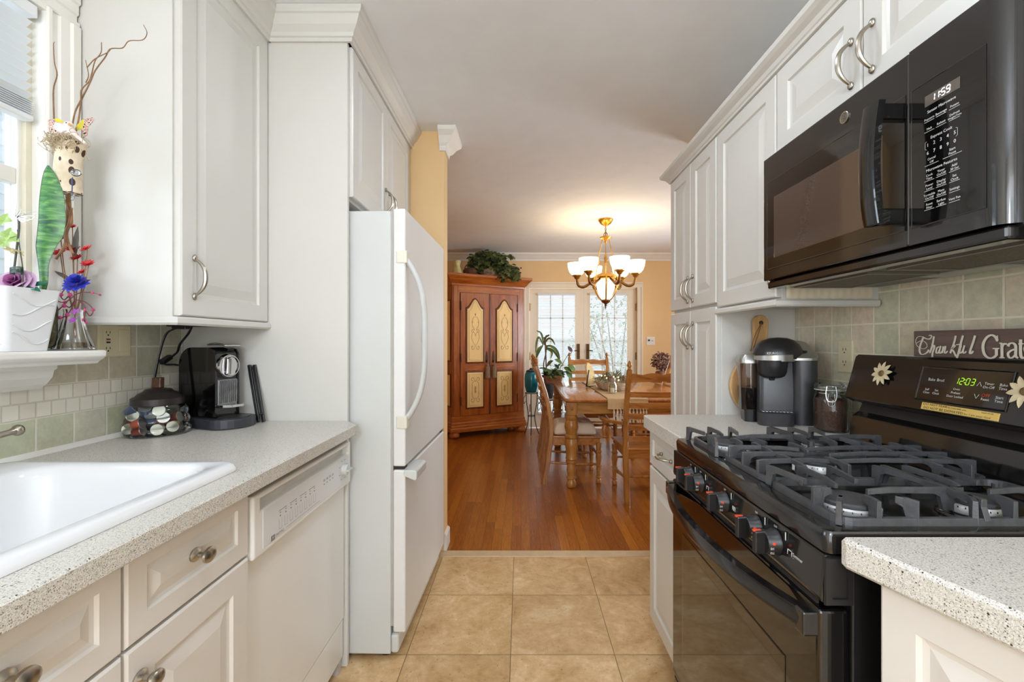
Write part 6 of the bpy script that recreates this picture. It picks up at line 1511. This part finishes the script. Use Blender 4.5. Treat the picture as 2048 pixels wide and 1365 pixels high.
# ---------------------------------------------------------------- ladder-back chairs
m_ch = wood('chair_oak', (160, 104, 46), (198, 140, 72), 2, 1.0, .3, (122, 72, 28), .3)
m_chx = wood('chair_oak_rail', (166, 104, 46), (204, 142, 74), 1, 1.0, .3, (126, 72, 28), .3)
FIN = [(.010, 0), (.016, .004), (.012, .010), (.009, .014), (.016, .026), (.018, .036), (.014, .050), (.006, .062), (.001, .068)]
CLG = [(.016, 0), (.022, .006), (.024, .02), (.020, .035), (.015, .042), (.024, .05), (.024, .058), (.016, .066), (.018, .10), (.021, .125), (.018, .14), (.024, .147), (.024, .156), (.018, .163), (.021, .19), (.026, .225), (.021, .26), (.026, .268), (.026, .278), (.02, .285), (.024, .315), (.024, .345)]
def postx(z): 
    q = [(0, -.250), (.15, -.225), (.40, -.192), (.55, -.196), (.75, -.236), (1.0, -.318)]
    for (z0, x0), (z1, x1) in zip(q, q[1:]):
        if z <= z1: return x0 + (x1 - x0) * (z - z0) / (z1 - z0)
    return q[-1][1]
def make_chair(name, label, arms=False, hw=.195, nsl=5, group=None):
    t = T(name, label, 'chair', (0, 0, 0), local=True, group=group)
    fw = hw + .025
    mb = MB(); mb.loft([[(x, y, z) for x, y in ((-.20, -hw), (.225, -fw), (.245, -fw + .03), (.245, fw - .03), (.225, fw), (-.20, hw))] for z in (.385, .392, .402)]); 
    t.part('seat', mb, m_chx, bevel=.006, bseg=3)
    mb = MB(); mb.box(-.195, .215, -hw - .002, -hw + .018, .325, .386); mb.box(-.195, .215, hw - .018, hw + .002, .325, .386); mb.box(.200, .222, -hw, hw, .325, .386); mb.box(-.20, -.18, -hw, hw, .325, .386); t.part('seat_frame', mb, m_chx)
    for s in (-1, 1):
        y = s * (hw + .002); mb = MB(); lp = []
        for k in range(22):
            z = 1.0 * k / 21; x = postx(z); w = .019 if z > .42 else .021
            lp.append([(x + a * w, y + b * w * .95, z) for a, b in ((-1, -.7), (-.7, -1), (.7, -1), (1, -.7), (1, .7), (.7, 1), (-.7, 1), (-1, .7))])
        mb.loft(lp); p_ = t.part('back_leg', mb, m_ch, smooth=40)
        mb = MB(); mb.lathe([(r, 1.0 + z) for r, z in FIN], (postx(1.0), y, 0), 16); t.part('finial', mb, m_ch, p_, smooth=True)
        mb = MB(); mb.lathe(CLG, (.212, s * (fw - .026), 0), 18); t.part('front_leg', mb, m_ch, smooth=30)
        mb = MB(); mb.tube([(postx(.18) + .01, y, .18), (-.05, y + s * .004, .17), (.02, y + s * .008, .165), (.08, y + s * .01, .165), (.205, s * (fw - .026), .165)], [.009, .011, .016, .012, .009], 10); t.part('side_stretcher', mb, m_ch, smooth=True)
        if arms:
            ya = s * (hw + .012); yo = s * (fw + .078)
            mb = MB(); lp = []
            for x, yy, z, w, h in ((postx(.60) + .012, ya, .590, .018, .012), (-.10, ya + s * .020, .580, .020, .012), (.02, yo - s * .01, .572, .026, .012), (.12, yo, .575, .032, .012), (.20, yo, .578, .034, .012), (.225, yo, .572, .024, .008)):
                lp.append([(x, yy + a * w, z + b * h) for a, b in ((-1, -1), (1, -1), (1, .6), (.6, 1), (-.6, 1), (-1, .6))])
            mb.loft(lp); a_ = t.part('arm', mb, m_ch, smooth=40)
            mb = MB(); mb.lathe([(.013, .40), (.020, .41), (.015, .42), (.020, .45), (.024, .475), (.016, .505), (.022, .515), (.015, .525), (.018, .55), (.014, .572)], (.18, yo - s * .012, 0), 16); t.part('arm_post', mb, m_ch, a_, smooth=30)
    mb = MB(); mb.tube([(.205, -fw + .03, .235), (.205, -.08, .24), (.205, 0, .24), (.205, .08, .24), (.205, fw - .03, .235)], [.009, .011, .017, .011, .009], 10); t.part('front_stretcher', mb, m_ch, smooth=True)
    mb = MB(); mb.tube([(postx(.2), -hw, .20), (postx(.2), 0, .20), (postx(.2), hw, .20)], [.009, .014, .009], 10); t.part('back_stretcher', mb, m_ch, smooth=True)
    zs = [.465, .545, .625, .71, .795, .875][6 - nsl - 0:] if nsl < 6 else [.475, .562, .648, .733, .815, .892][:6]
    def slat(z0, z1, crest):
        N = 16; f, b = [], []
        for i in range(N + 1):
            s = -1 + 2 * i / N; y = s * (hw - .012); bow_ = -.028 * (1 - s * s)
            zt = z1 + (.016 * (abs(math.sin(s * PI * 1.5)) ** .8) + .006 * (1 - abs(s)) if crest else 0); zb = z0 + (.010 * math.cos(s * PI / 2) if crest else 0)
            xm = postx((z0 + z1) / 2) + bow_; dx = postx(z1) - postx(z0)
            f.append([(xm + .006 - dx / 2, y, zb), (xm - .006 - dx / 2, y, zb), (xm - .006 + dx / 2, y, zt), (xm + .006 + dx / 2, y, zt)])
        mb = MB(); mb.loft(f); t.part('crest_rail' if crest else 'slat', mb, m_chx, smooth=35)
    for z in zs[:-1] if nsl < 6 else zs[:5]: slat(z - .021, z + .021, False)
    slat(.905, .958, True)
    return t.o
G = 'ladder-back chairs around the dining table'
ch1 = make_chair('dining_chair', 'oak ladder-back chair with a cream cushion, pulled up behind the table leg', group=G)
ch1.location = (.448, 4.018, 0)
dup(ch1, (.448, 4.855, 0), 0.0, 'second oak ladder-back chair on the armoire side, farther along the table', G)
dup(ch1, (1.358, 4.815, 0), PI, 'oak ladder-back chair on the far side of the table, mostly hidden by the pantry', G)
ca = make_chair('dining_armchair', 'oak ladder-back armchair with its back to the kitchen, at the table end', True, .235, 6, G)
ca.location = (1.022, 3.575, 0); ca.rotation_euler = (0, 0, PI / 2)
dup(ca, (.850, 5.395, 0), -PI / 2, 'oak ladder-back armchair at the table end in front of the garden doors', G)
m_cush = M('cream_cushion', (226, 208, 184), .75, var=.05, scale=20, bump=.15, bscale=300)
t = T('seat_cushion', 'tufted cream cushion on the oak chair behind the table leg', 'cushion', (.455, 4.018, .403), local=True)
mb = MB(); NX, NY = 16, 16
def cz(a, b):
    e = (1 - abs(a) ** 6) * (1 - abs(b) ** 6); z = .112 * max(e, 0) ** .38
    for ta in (-.42, .42):
        for tb in (-.42, .42):
            z -= .030 * math.exp(-((a - ta) ** 2 + (b - tb) ** 2) / .02)
    return z
rows = []
for i in range(NX + 1):
    rows.append([])
    for j in range(NY + 1):
        a, b = -1 + 2 * i / NX, -1 + 2 * j / NY; r_ = 1 - .06 * (a * a * b * b); rows[-1].append(mb.bm.verts.new((a * .195 * r_ + .01, b * .19 * r_, .012 + cz(a, b) * .86)))
rows2 = []
for i in range(NX + 1):
    rows2.append([])
    for j in range(NY + 1):
        a, b = -1 + 2 * i / NX, -1 + 2 * j / NY
        if i in (0, NX) or j in (0, NY): rows2[-1].append(rows[i][j])
        else: rows2[-1].append(mb.bm.verts.new((a * .19 + .01, b * .185, .0008)))
for i in range(NX):
    for j in range(NY):
        mb.bm.faces.new((rows[i][j], rows[i+1][j], rows[i+1][j+1], rows[i][j+1])); mb.bm.faces.new((rows2[i][j], rows2[i][j+1], rows2[i+1][j+1], rows2[i+1][j]))
t.part('cushion', mb, m_cush, smooth=70, sub=1)
for a in (-.42, .42):
    for b in (-.42, .42):
        mb = MB(); mb.ball((a * .195 + .01, b * .19, .012 + cz(a, b) * .86), (.008, .008, .004), 10, 6); t.part('button', mb, m_cush, smooth=True)

# ---------------------------------------------------------------- on the table
TT = .7372
m_run = M('linen_runner', (206, 178, 136), .85, var=.08, scale=120, bump=.3, bscale=260)
t = T('table_runner', 'tan linen runner with a white fringe along the dining table', 'table runner', (.87, 4.4, TT))
mb = MB(); rx0, rx1 = .705, 1.034; lp = []
for y, z in ((5.19, .60), (5.191, .72), (5.18, .7405), (3.68, .7405), (3.664, .735), (3.658, .71), (3.656, .655)): lp.append([(rx0 + (rx1 - rx0) * i / 8, y, z) for i in range(9)])
lp2 = [[(x, y + (.002 if y > 4.4 and z < .73 else (-.002 if z < .73 else 0)), z + (.0025 if z > .73 else 0)) for x, y, z in l] for l in lp]
mb.loft(lp, False, False, False); mb.loft(lp2, False, False, False); t.part('cloth', mb, m_run)
mb = MB()
for k in range(11):
    x = rx0 + .050 + k * (rx1 - rx0 - .064) / 10
    mb.tube(spline([(x, 3.655, .66), (x + .004 * math.sin(k), 3.652, .635), (x, 3.650, .60), (x + .006 * math.sin(k * 2), 3.650, .548)], 4), [.004] * 4 + [.008] * 2 + [.006] * 3 + [.008] * 3 + [.011], 8)
t.part('fringe', mb, M('white_yarn', (232, 224, 208), .9, var=.1, scale=200, bump=.5, bscale=300), smooth=True)
RT = .7435
t = T('dough_bowl', 'long weathered white wooden trough filled with winter greenery on the runner', 'trough', (.88, 4.36, RT))
def oval(rx, ry, z, n=36): return [(.885 + rx * math.cos(2*PI*i/n), 4.36 + ry * math.sin(2*PI*i/n), z) for i in range(n)]
mb = MB(); mb.loft([oval(.105, .20, RT), oval(.135, .24, RT + .015), oval(.165, .275, RT + .075), oval(.168, .278, RT + .080), oval(.158, .268, RT + .080), oval(.130, .235, RT + .030)]); t.part('trough', mb, M('whitewashed_wood', (206, 194, 180), .8, var=.2, scale=22, bump=.4, bscale=80), smooth=40)
rnd = random.Random(5)
t = T('winter_arrangement', 'dusty green sprigs, cones and fairy lights filling the wooden trough', 'arrangement', (.88, 4.36, RT + .03))
mb = MB(); mb2 = MB()
for k in range(420):
    a = rnd.uniform(0, 2 * PI); r = math.sqrt(rnd.random()); c = Vector((.885 + .17 * r * math.cos(a), 4.36 + .27 * r * math.sin(a), RT + .055 + .075 * (1 - r * r) + rnd.uniform(-.015, .03)))
    (mb if k % 2 else mb2).leaf(c, (rnd.uniform(-1, 1), rnd.uniform(-1, .6), rnd.uniform(-.2, 1)), rnd.uniform(.03, .06), rnd.uniform(.006, .014), (0, -.4, 1), .2, 3)
t.part('sprigs', mb, M('dusty_sprig', (150, 142, 108), .7, var=.35, scale=30)); t.part('green_sprigs', mb2, M('green_sprig', (96, 104, 66), .6, var=.4, scale=30))
for k in range(9):
    a = rnd.uniform(0, 2 * PI); c = (.885 + .10 * math.cos(a), 4.33 + .2 * math.sin(a), RT + .115)
    mb = MB(); mb.lathe([(.004, -.02), (.014, -.012), (.018, 0), (.014, .014), (.003, .024)], c, 12); t.part('cone', mb, M('pine_cone', (120, 86, 60), .8, var=.4, scale=90, bump=1, bscale=120), smooth=True)
for k in range(12):
    a = rnd.uniform(0, 2 * PI); r = rnd.uniform(.3, 1); c = (.885 + .15 * r * math.cos(a), 4.33 + .24 * r * math.sin(a), RT + .13 + rnd.uniform(-.03, .015))
    mb = MB(); mb.ball(c, .0075, 8, 6); t.part('fairy_light', mb, emis('fairy_glow', (255, 226, 170), 3.0), smooth=True)
def jarl(c, r, h, label, name, mm):
    t = T(name, label, 'jar', (*c, RT)); mb = MB(); mb.lathe([(r * .8, RT), (r, RT + .006), (r, RT + h * .55), (r * .62, RT + h * .75), (r * .62, RT + h * .9), (r * .72, RT + h)], (*c, 0), 24, cap1=False); t.part('glass_body', mb, m_clear, smooth=50); return t
t = jarl((.815, 4.02), .042, .135, 'clear glass jar candle holder on the runner in front of the trough', 'candle_jar', None)
mb = MB(); mb.lathe([(.020, RT + .007), (.020, RT + .045), (.001, RT + .046)], (.815, 4.02, 0), 16); t.part('candle', mb, M('candle_wax', (236, 224, 200), .5), smooth=True)
mb = MB(); mb.lathe([(.028, RT + .101), (.030, RT + .118), (.027, RT + .135)], (.815, 4.02, 0), 20, cap0=False, cap1=False); t.part('collar', mb, M('grey_collar', (150, 140, 128), .5, .4), smooth=True)
t = jarl((.955, 4.04), .028, .07, 'small gold-tinted glass votive on the runner beside the glass jar', 'votive_holder', None)
mb = MB(); mb.lathe([(.018, RT + .006), (.018, RT + .02), (.001, RT + .021)], (.955, 4.04, 0), 16); t.part('candle', mb, M('gold_wax', (196, 156, 70), .5, .3), smooth=True)
t = T('tabletop_frame', 'cream decorative board on a black easel standing on the dining table', 'ornament', (.70, 4.62, TT))
e0 = Vector((.74, 4.60, RT))
mb = MB(); pts = [(0, .015), (.10, .015), (.105, .12), (.085, .20), (.05, .235), (.02, .245), (0, .20)]
bd = Vector((.80, .45, 0)); nn = Vector((.35, -.6, 0))
mb.ext([e0 + Vector((-.06, .02, 0)) + bd * a + Vector((-.10, 0, 0)) * b + Vector((0, 0, b)) for a, b in pts], Vector((.010, -.012, .003))); t.part('board', mb, M('cream_board', (226, 200, 140), .55, var=.15, scale=25), bevel=.002)
mb = MB(); mb.bar(e0 + Vector((-.078, -.03, .001)), e0 + Vector((-.045, .0, .17)), .009, .009); mb.bar(e0 + Vector((-.078, -.03, .004)), e0 + Vector((.03, .05, .004)), .009, .008); t.part('easel', mb, m_blkm)

# ---------------------------------------------------------------- chandelier
m_gold = M('antique_gold', (196, 146, 64), .34, .9, var=.2, scale=40)
m_goldd = M('dark_gold', (128, 88, 46), .4, .8, var=.2, scale=40)
m_shade = emis('chandelier_glass', (255, 240, 208), 2.7)
HX, HY = .838, 4.455
t = T('chandelier', 'brass chandelier with six white glass bowls over the dining table', 'chandelier', (HX, HY, 1.53))
def L(prof, mat, name, c=(HX, HY, 0), par=None, seg=24, sm=True, **k):
    mb = MB(); mb.lathe(prof, c, seg, **k); return t.part(name, mb, mat, par, smooth=sm)
L([(.072, CEIL - .001), (.073, CEIL - .012), (.066, CEIL - .022), (.050, CEIL - .045), (.022, CEIL - .062), (.010, CEIL - .07)], m_gold, 'canopy')
mb = MB()
for k in range(5):
    z = CEIL - .078 - k * .019; mb.tube([(HX + (.007 * math.cos(a) if k % 2 else 0), HY + (0 if k % 2 else .007 * math.cos(a)), z + .013 * math.sin(a)) for a in [2*PI*i/14 for i in range(15)]], .0026, 6)
mb.tube([(HX + .018 * math.cos(a), HY, 2.262 + .020 * math.sin(a)) for a in [2*PI*i/18 for i in range(19)]], .0035, 6); t.part('chain', mb, m_goldd, smooth=True)
L([(.012, 2.245), (.050, 2.243), (.058, 2.235), (.055, 2.226), (.030, 2.215), (.012, 2.200), (.010, 2.185), (.004, 2.172)], m_gold, 'crown')
for k in range(3):
    a = math.radians(-100 + 120 * k); p0, p1, p2 = Vector((HX + .038 * math.cos(a), HY + .038 * math.sin(a), 2.22)), Vector((HX + .082 * math.cos(a), HY + .082 * math.sin(a), 2.05)), Vector((HX + .108 * math.cos(a), HY + .108 * math.sin(a), 1.86))
    mb = MB(); mb.tube([p0, p1], .0045, 8); mb.tube([p1, p1 + (p2 - p1) * .2, p1 + (p2 - p1) * .35, p1 + (p2 - p1) * .45], [.008, .018, .011, .016], 10); mb.tube([p1, p2], .0045, 8); t.part('rod', mb, m_gold, smooth=True)
AR = .285
for k in range(6):
    f = math.radians(16 + 60 * k); d = Vector((math.sin(f), -math.cos(f), 0)); c = Vector((HX, HY, 0)) + d * AR
    mb = MB(); q = spline([Vector((HX, HY, 1.815)) + d * .10, Vector((HX, HY, 1.785)) + d * .155, Vector((HX, HY, 1.752)) + d * .215, Vector((HX, HY, 1.768)) + d * .268, c + Vector((0, 0, 1.830))], 6); n = len(q)
    mb.tube(q, [.010 + .005 * math.sin(PI * i / n) for i in range(n)], 10); ar = t.part('arm', mb, m_goldd, smooth=True)
    L([(.012, 1.828), (.024, 1.838), (.030, 1.852), (.046, 1.862), (.048, 1.872)], m_gold, 'cup', tuple(c), ar)
    L([(.030, 1.870), (.052, 1.878), (.072, 1.900), (.086, 1.935), (.092, 1.972), (.0935, 1.992), (.090, 1.992), (.082, 1.94), (.060, 1.895), (.01, 1.882)], m_shade, 'glass_bowl', tuple(c), ar, 28)
    mb = MB(); mb.leaf(Vector((HX, HY, 1.84)) + d * .10, d + Vector((0, 0, -.3)), .085, .05, (0, 0, 1), .3, 5, .3); t.part('acanthus', mb, m_gold, ar, smooth=True)
L([(.012, 1.90), (.05, 1.885), (.085, 1.868), (.118, 1.850), (.125, 1.838), (.118, 1.822), (.10, 1.815)], m_gold, 'collar')
L([(.085, 1.818), (.092, 1.790), (.088, 1.74), (.070, 1.68), (.048, 1.638), (.030, 1.618)], m_shade, 'glass_urn')
for k in range(6):
    f = math.radians(-8 + 60 * k); d = Vector((math.sin(f), -math.cos(f), 0)); b = Vector((HX, HY, 0))
    mb = MB(); q = spline([b + d * .125 + Vector((0, 0, 1.835)), b + d * .134 + Vector((0, 0, 1.79)), b + d * .124 + Vector((0, 0, 1.735)), b + d * .100 + Vector((0, 0, 1.675)), b + d * .068 + Vector((0, 0, 1.630)), b + d * .036 + Vector((0, 0, 1.605))], 4); mb.tube(q, .008, 8, .6); t.part('rib', mb, m_gold, smooth=True)
L([(.012, 1.625), (.042, 1.618), (.046, 1.605), (.036, 1.592), (.018, 1.580), (.008, 1.57), (.012, 1.562), (.005, 1.55), (.008, 1.542), (.001, 1.525)], m_goldd, 'finial')
for k in range(6):
    f = math.radians(16 + 60 * k); lamp('bowl_bulb_light', 'POINT', (HX + AR * math.sin(f), HY - AR * math.cos(f), 1.985), .55, (1.0, .84, .62), .05)

# ---------------------------------------------------------------- plants and stands by the garden doors
m_bw = M('black_wire', (28, 26, 25), .45, .4)
def wire_stand(label, c, r, h, tray=False):
    t = T('plant_stand', label, 'plant stand', (c[0], c[1], 0)); mb = MB()
    ring = lambda rr, z: mb.tube([(c[0] + rr * math.cos(a), c[1] + rr * math.sin(a), z) for a in [2*PI*i/24 for i in range(25)]], .005, 6)
    ring(r, h - .005); ring(r * .55, h * .45)
    t.part('ring', mb, m_bw, smooth=True)
    for k in range(3):
        a = math.radians(-95 + 120 * k); d = Vector((math.cos(a), math.sin(a), 0)); b = Vector((c[0], c[1], 0))
        mb = MB(); mb.tube(spline([b + d * r + Vector((0, 0, h - .005)), b + d * r * .9 + Vector((0, 0, h * .75)), b + d * r * .55 + Vector((0, 0, h * .45)), b + d * r * .8 + Vector((0, 0, h * .2)), b + d * r * 1.25 + Vector((0, 0, .005))], 5), .0055, 6); mb.tube(spline([b + d * r + Vector((0, 0, h - .03)), b + d * r * 1.5 + Vector((0, 0, h - .09)), b + d * r * 1.35 + Vector((0, 0, h - .15)), b + d * r * 1.1 + Vector((0, 0, h - .12))], 5), .0035, 6); t.part('leg', mb, m_bw, smooth=True)
    if tray:
        mb = MB(); mb.lathe([(r * 1.0, h), (r * 1.25, h + .006), (r * 1.3, h + .022), (r * 1.24, h + .022), (r * 1.2, h + .010)], (*c, 0), 32); t.part('tray', mb, M('white_tray', (232, 230, 224), .4), smooth=45)
    return t
wire_stand('black wire plant stand holding the teal jar beside the armoire', (.135, 5.80), .085, .545)
t = T('ceramic_jar', 'glossy teal lidded jar on the black wire stand beside the armoire', 'jar', (.135, 5.80, .546))
mb = MB(); mb.lathe([(.055, .546), (.070, .56), (.086, .63), (.090, .72), (.084, .78), (.072, .805), (.066, .815)], (.135, 5.80, 0), 28); t.part('body', mb, M('teal_glaze', (22, 112, 128), .15, var=.45, scale=9), smooth=True)
mb = MB(); mb.lathe([(.07, .815), (.072, .825), (.05, .838), (.03, .842), (.02, .862), (.001, .865)], (.135, 5.80, 0), 24); t.part('lid', mb, M('dark_teal', (28, 52, 58), .3), smooth=45)
PB = (.325, 5.60)
wire_stand('black wire plant stand with a white tray behind the dining chair', PB, .095, .485, True)
t = T('dracaena', 'leggy long-leaved potted plant on the white tray by the garden door', 'plant', (*PB, .51))
mb = MB(); mb.lathe([(.06, .497), (.075, .52), (.088, .66), (.09, .70), (.08, .70), (.075, .68)], (*PB, 0), 28); t.part('pot', mb, M('charcoal_pot', (52, 48, 48), .5, var=.2), smooth=45)
mb = MB(); S1 = spline([(PB[0], PB[1], .68), (.31, 5.57, .95), (.30, 5.55, 1.15), (.285, 5.55, 1.26)], 6); S2 = spline([(PB[0], PB[1], .68), (.28, 5.57, .9), (.31, 5.55, 1.08), (.30, 5.55, 1.20)], 6); mb.tube(S1, .009, 8); mb.tube(S2, .007, 8); t.part('stem', mb, M('bare_stem', (116, 84, 56), .8, var=.25, scale=50), smooth=True)
m_dra = M('dracaena_leaf', (88, 108, 54), .45, var=.4, scale=9)
def strap(mb, pts, w):
    q = [Vector(p) for p in spline(pts, 5)]; n = len(q); Lf, R, Mv = [], [], []
    for i, p in enumerate(q):
        d = (q[min(i+1, n-1)] - q[max(i-1, 0)]).normalized(); sd = d.cross(Vector((0, -1, .35))).normalized(); ww = w * .5 * math.sin(PI * min(.97, .12 + .88 * i / n)) ** .7
        Lf.append(mb.bm.verts.new(p + sd * ww)); R.append(mb.bm.verts.new(p - sd * ww)); Mv.append(mb.bm.verts.new(p + Vector((0, .004, -.003))))
    for i in range(n - 1): mb.bm.faces.new((Lf[i], Mv[i], Mv[i+1], Lf[i+1])); mb.bm.faces.new((Mv[i], R[i], R[i+1], Mv[i+1]))
mb = MB()
for pts in ([(1086, 690), (1078, 675), (1073, 685), (1071, 705)], [(1086, 690), (1080, 700), (1075, 710), (1069, 722)], [(1087, 688), (1084, 672), (1080, 665), (1073, 662)], [(1090, 695), (1100, 692), (1112, 702), (1119, 716)], [(1090, 695), (1104, 700), (1114, 712), (1119, 722)], [(1088, 690), (1096, 678), (1104, 680), (1110, 690)], [(1090, 698), (1098, 700), (1104, 706), (1102, 716)], [(1088, 686), (1092, 674), (1096, 672), (1099, 670)], [(1086, 692), (1079, 696), (1074, 704), (1072, 716)], [(1090, 692), (1106, 694), (1116, 706), (1120, 726)]):
    strap(mb, [at(u, v, 5.55 - .02 * i) for i, (u, v) in enumerate(pts)], .027)
t.part('leaves', mb, m_dra, smooth=True)
PV = (.38, 5.385)
t = T('planter_basket', 'brown bark planter of mixed houseplants standing behind the dining table', 'planter', (PV[0], PV[1], 0))
mb = MB(); mb.loft([rrect(.285 - a, .475 + a, 5.335 - a, 5.435 + a, .03, z, 4) for a, z in ((0, .70), (.012, .74), (.016, .80), (.006, .80), (0, .775))]); t.part('basket', mb, M('bark_basket', (128, 88, 58), .9, var=.4, scale=30, bump=1, bscale=60), smooth=40)
for x in (.295, .465):
    for y in (5.345, 5.425): 
        mb = MB(); mb.tube([(x, y, 0), (x, y, .70)], .010, 8); t.part('leg', mb, m_bw)
mb = MB(); mb2 = MB()
for k in range(110):
    c = Vector((rnd.uniform(.27, .50), rnd.uniform(5.31, 5.44), .79 + abs(rnd.gauss(0, .04)))); (mb if k % 2 else mb2).leaf(c, (rnd.uniform(-1, 1), rnd.uniform(-1, .3), rnd.uniform(-.3, .8)), rnd.uniform(.05, .085), rnd.uniform(.03, .05), (0, -.5, 1), .3, 4, .2)
for u, v, dx, dz in ((1128, 735, .8, -.4), (1136, 730, .9, -.6), (1110, 742, -.8, -.3), (1124, 728, -.4, .4), (1133, 742, .6, -.8), (1094, 733, .2, .4)):
    mb.leaf(at(u, v, 5.40), (dx, -.4, dz), .12, .07, (0, -.7, .7), .3, 5, .2)
t.part('foliage', mb, M('houseplant_green', (92, 116, 58), .45, var=.4, scale=10), smooth=True); t.part('dark_foliage', mb2, m_ivy2, smooth=True)
mb = MB(); mb.tube(spline([(.44, 5.40, .78), at(1122, 735, 5.40), at(1135, 712, 5.40), at(1144, 705, 5.40)], 5), .004, 6); mb.tube(spline([(.42, 5.40, .78), at(1112, 750, 5.40), at(1122, 732, 5.40), at(1128, 730, 5.40)], 5), .0035, 6); t.part('stem', mb, M('green_stem', (96, 104, 60), .6), smooth=True)
mb = MB(); mb.leaf(at(1144, 704, 5.40), (-.75, -.2, 1), .085, .045, (0, -1, 0), .1, 5, .2); t.part('purple_leaf', mb, M('purple_leaf', (112, 84, 100), .5, var=.2), smooth=True)
# side table with dried hydrangeas beyond the armchair
t = T('side_table', 'small dark side table under the wall switch, behind the armchair', 'table', (1.86, 5.75, 0))
mb = MB(); mb.loft([rrect(1.58, 2.15, 5.50, 5.98, .03, z, 4) for z in (.70, .725)]); t.part('tabletop', mb, m_armd, bevel=.004)
for x in (1.62, 2.11):
    for y in (5.54, 5.94):
        mb = MB(); mb.lathe([(.014, 0), (.02, .1), (.016, .3), (.024, .5), (.022, .70)], (x, y, 0), 14); t.part('leg', mb, m_armd, smooth=True)
t = T('dried_hydrangeas', 'bunch of dried mauve-brown hydrangeas in a pot under the wall switch', 'plant', (1.74, 5.62, .7255))
mb = MB(); mb.lathe([(.05, .7255), (.065, .76), (.06, .82), (.05, .835)], (1.74, 5.62, 0), 24); t.part('pot', mb, M('terracotta_brown'), smooth=True)
mb = MB(); mb2 = MB()
for k in range(520):
    d = Vector((rnd.gauss(0, 1), rnd.gauss(0, 1), rnd.gauss(0, 1))).normalized() * rnd.uniform(.6, 1); c = Vector((1.755, 5.62, .955)) + Vector((d.x * .13, d.y * .11, d.z * .12)); (mb if k % 3 else mb2).leaf(c, (rnd.uniform(-1, 1), rnd.uniform(-1, 1), rnd.uniform(-1, 1)), .028, .022, (0, -.5, 1), .2, 3, .2)
t.part('blooms', mb, M('dried_bloom', (146, 106, 96), .9, var=.4, scale=40)); t.part('dark_blooms', mb2, M('dried_bloom_dark', (88, 62, 54), .9, var=.4, scale=40))
mb = MB(); mb.tube([(1.74, 5.62, .80), (1.75, 5.62, .95)], .006, 6); t.part('stem', mb, m_twig)
# switch plate on the far wall
sx_, sz_ = at(1301, 683, YB).x, 1.21
t = T('light_switch', 'white double switch plate on the apricot wall beside the garden doors', 'light switch', (sx_, YB - .003, sz_))
mb = MB(); mb.panel((sx_ - .058, YB, sz_ - .058), (1, 0, 0), ZP, (0, -1, 0), .116, .116, [(0, 0), (0, .004), (.005, .007)]); pl = t.part('plate', mb, m_trim)
mb = MB(); mb.lathe([(.013, YB - .007), (.012, YB - .022)], (sx_ - .024, 0, sz_ + .010), 16, 'y'); t.part('dimmer_knob', mb, m_dark, pl)
mb = MB(); mb.box(sx_ + .015, sx_ + .034, YB - .011, YB - .006, sz_ - .004, sz_ + .014); t.part('rocker', mb, M('switch_grey', (196, 188, 176), .4), pl)
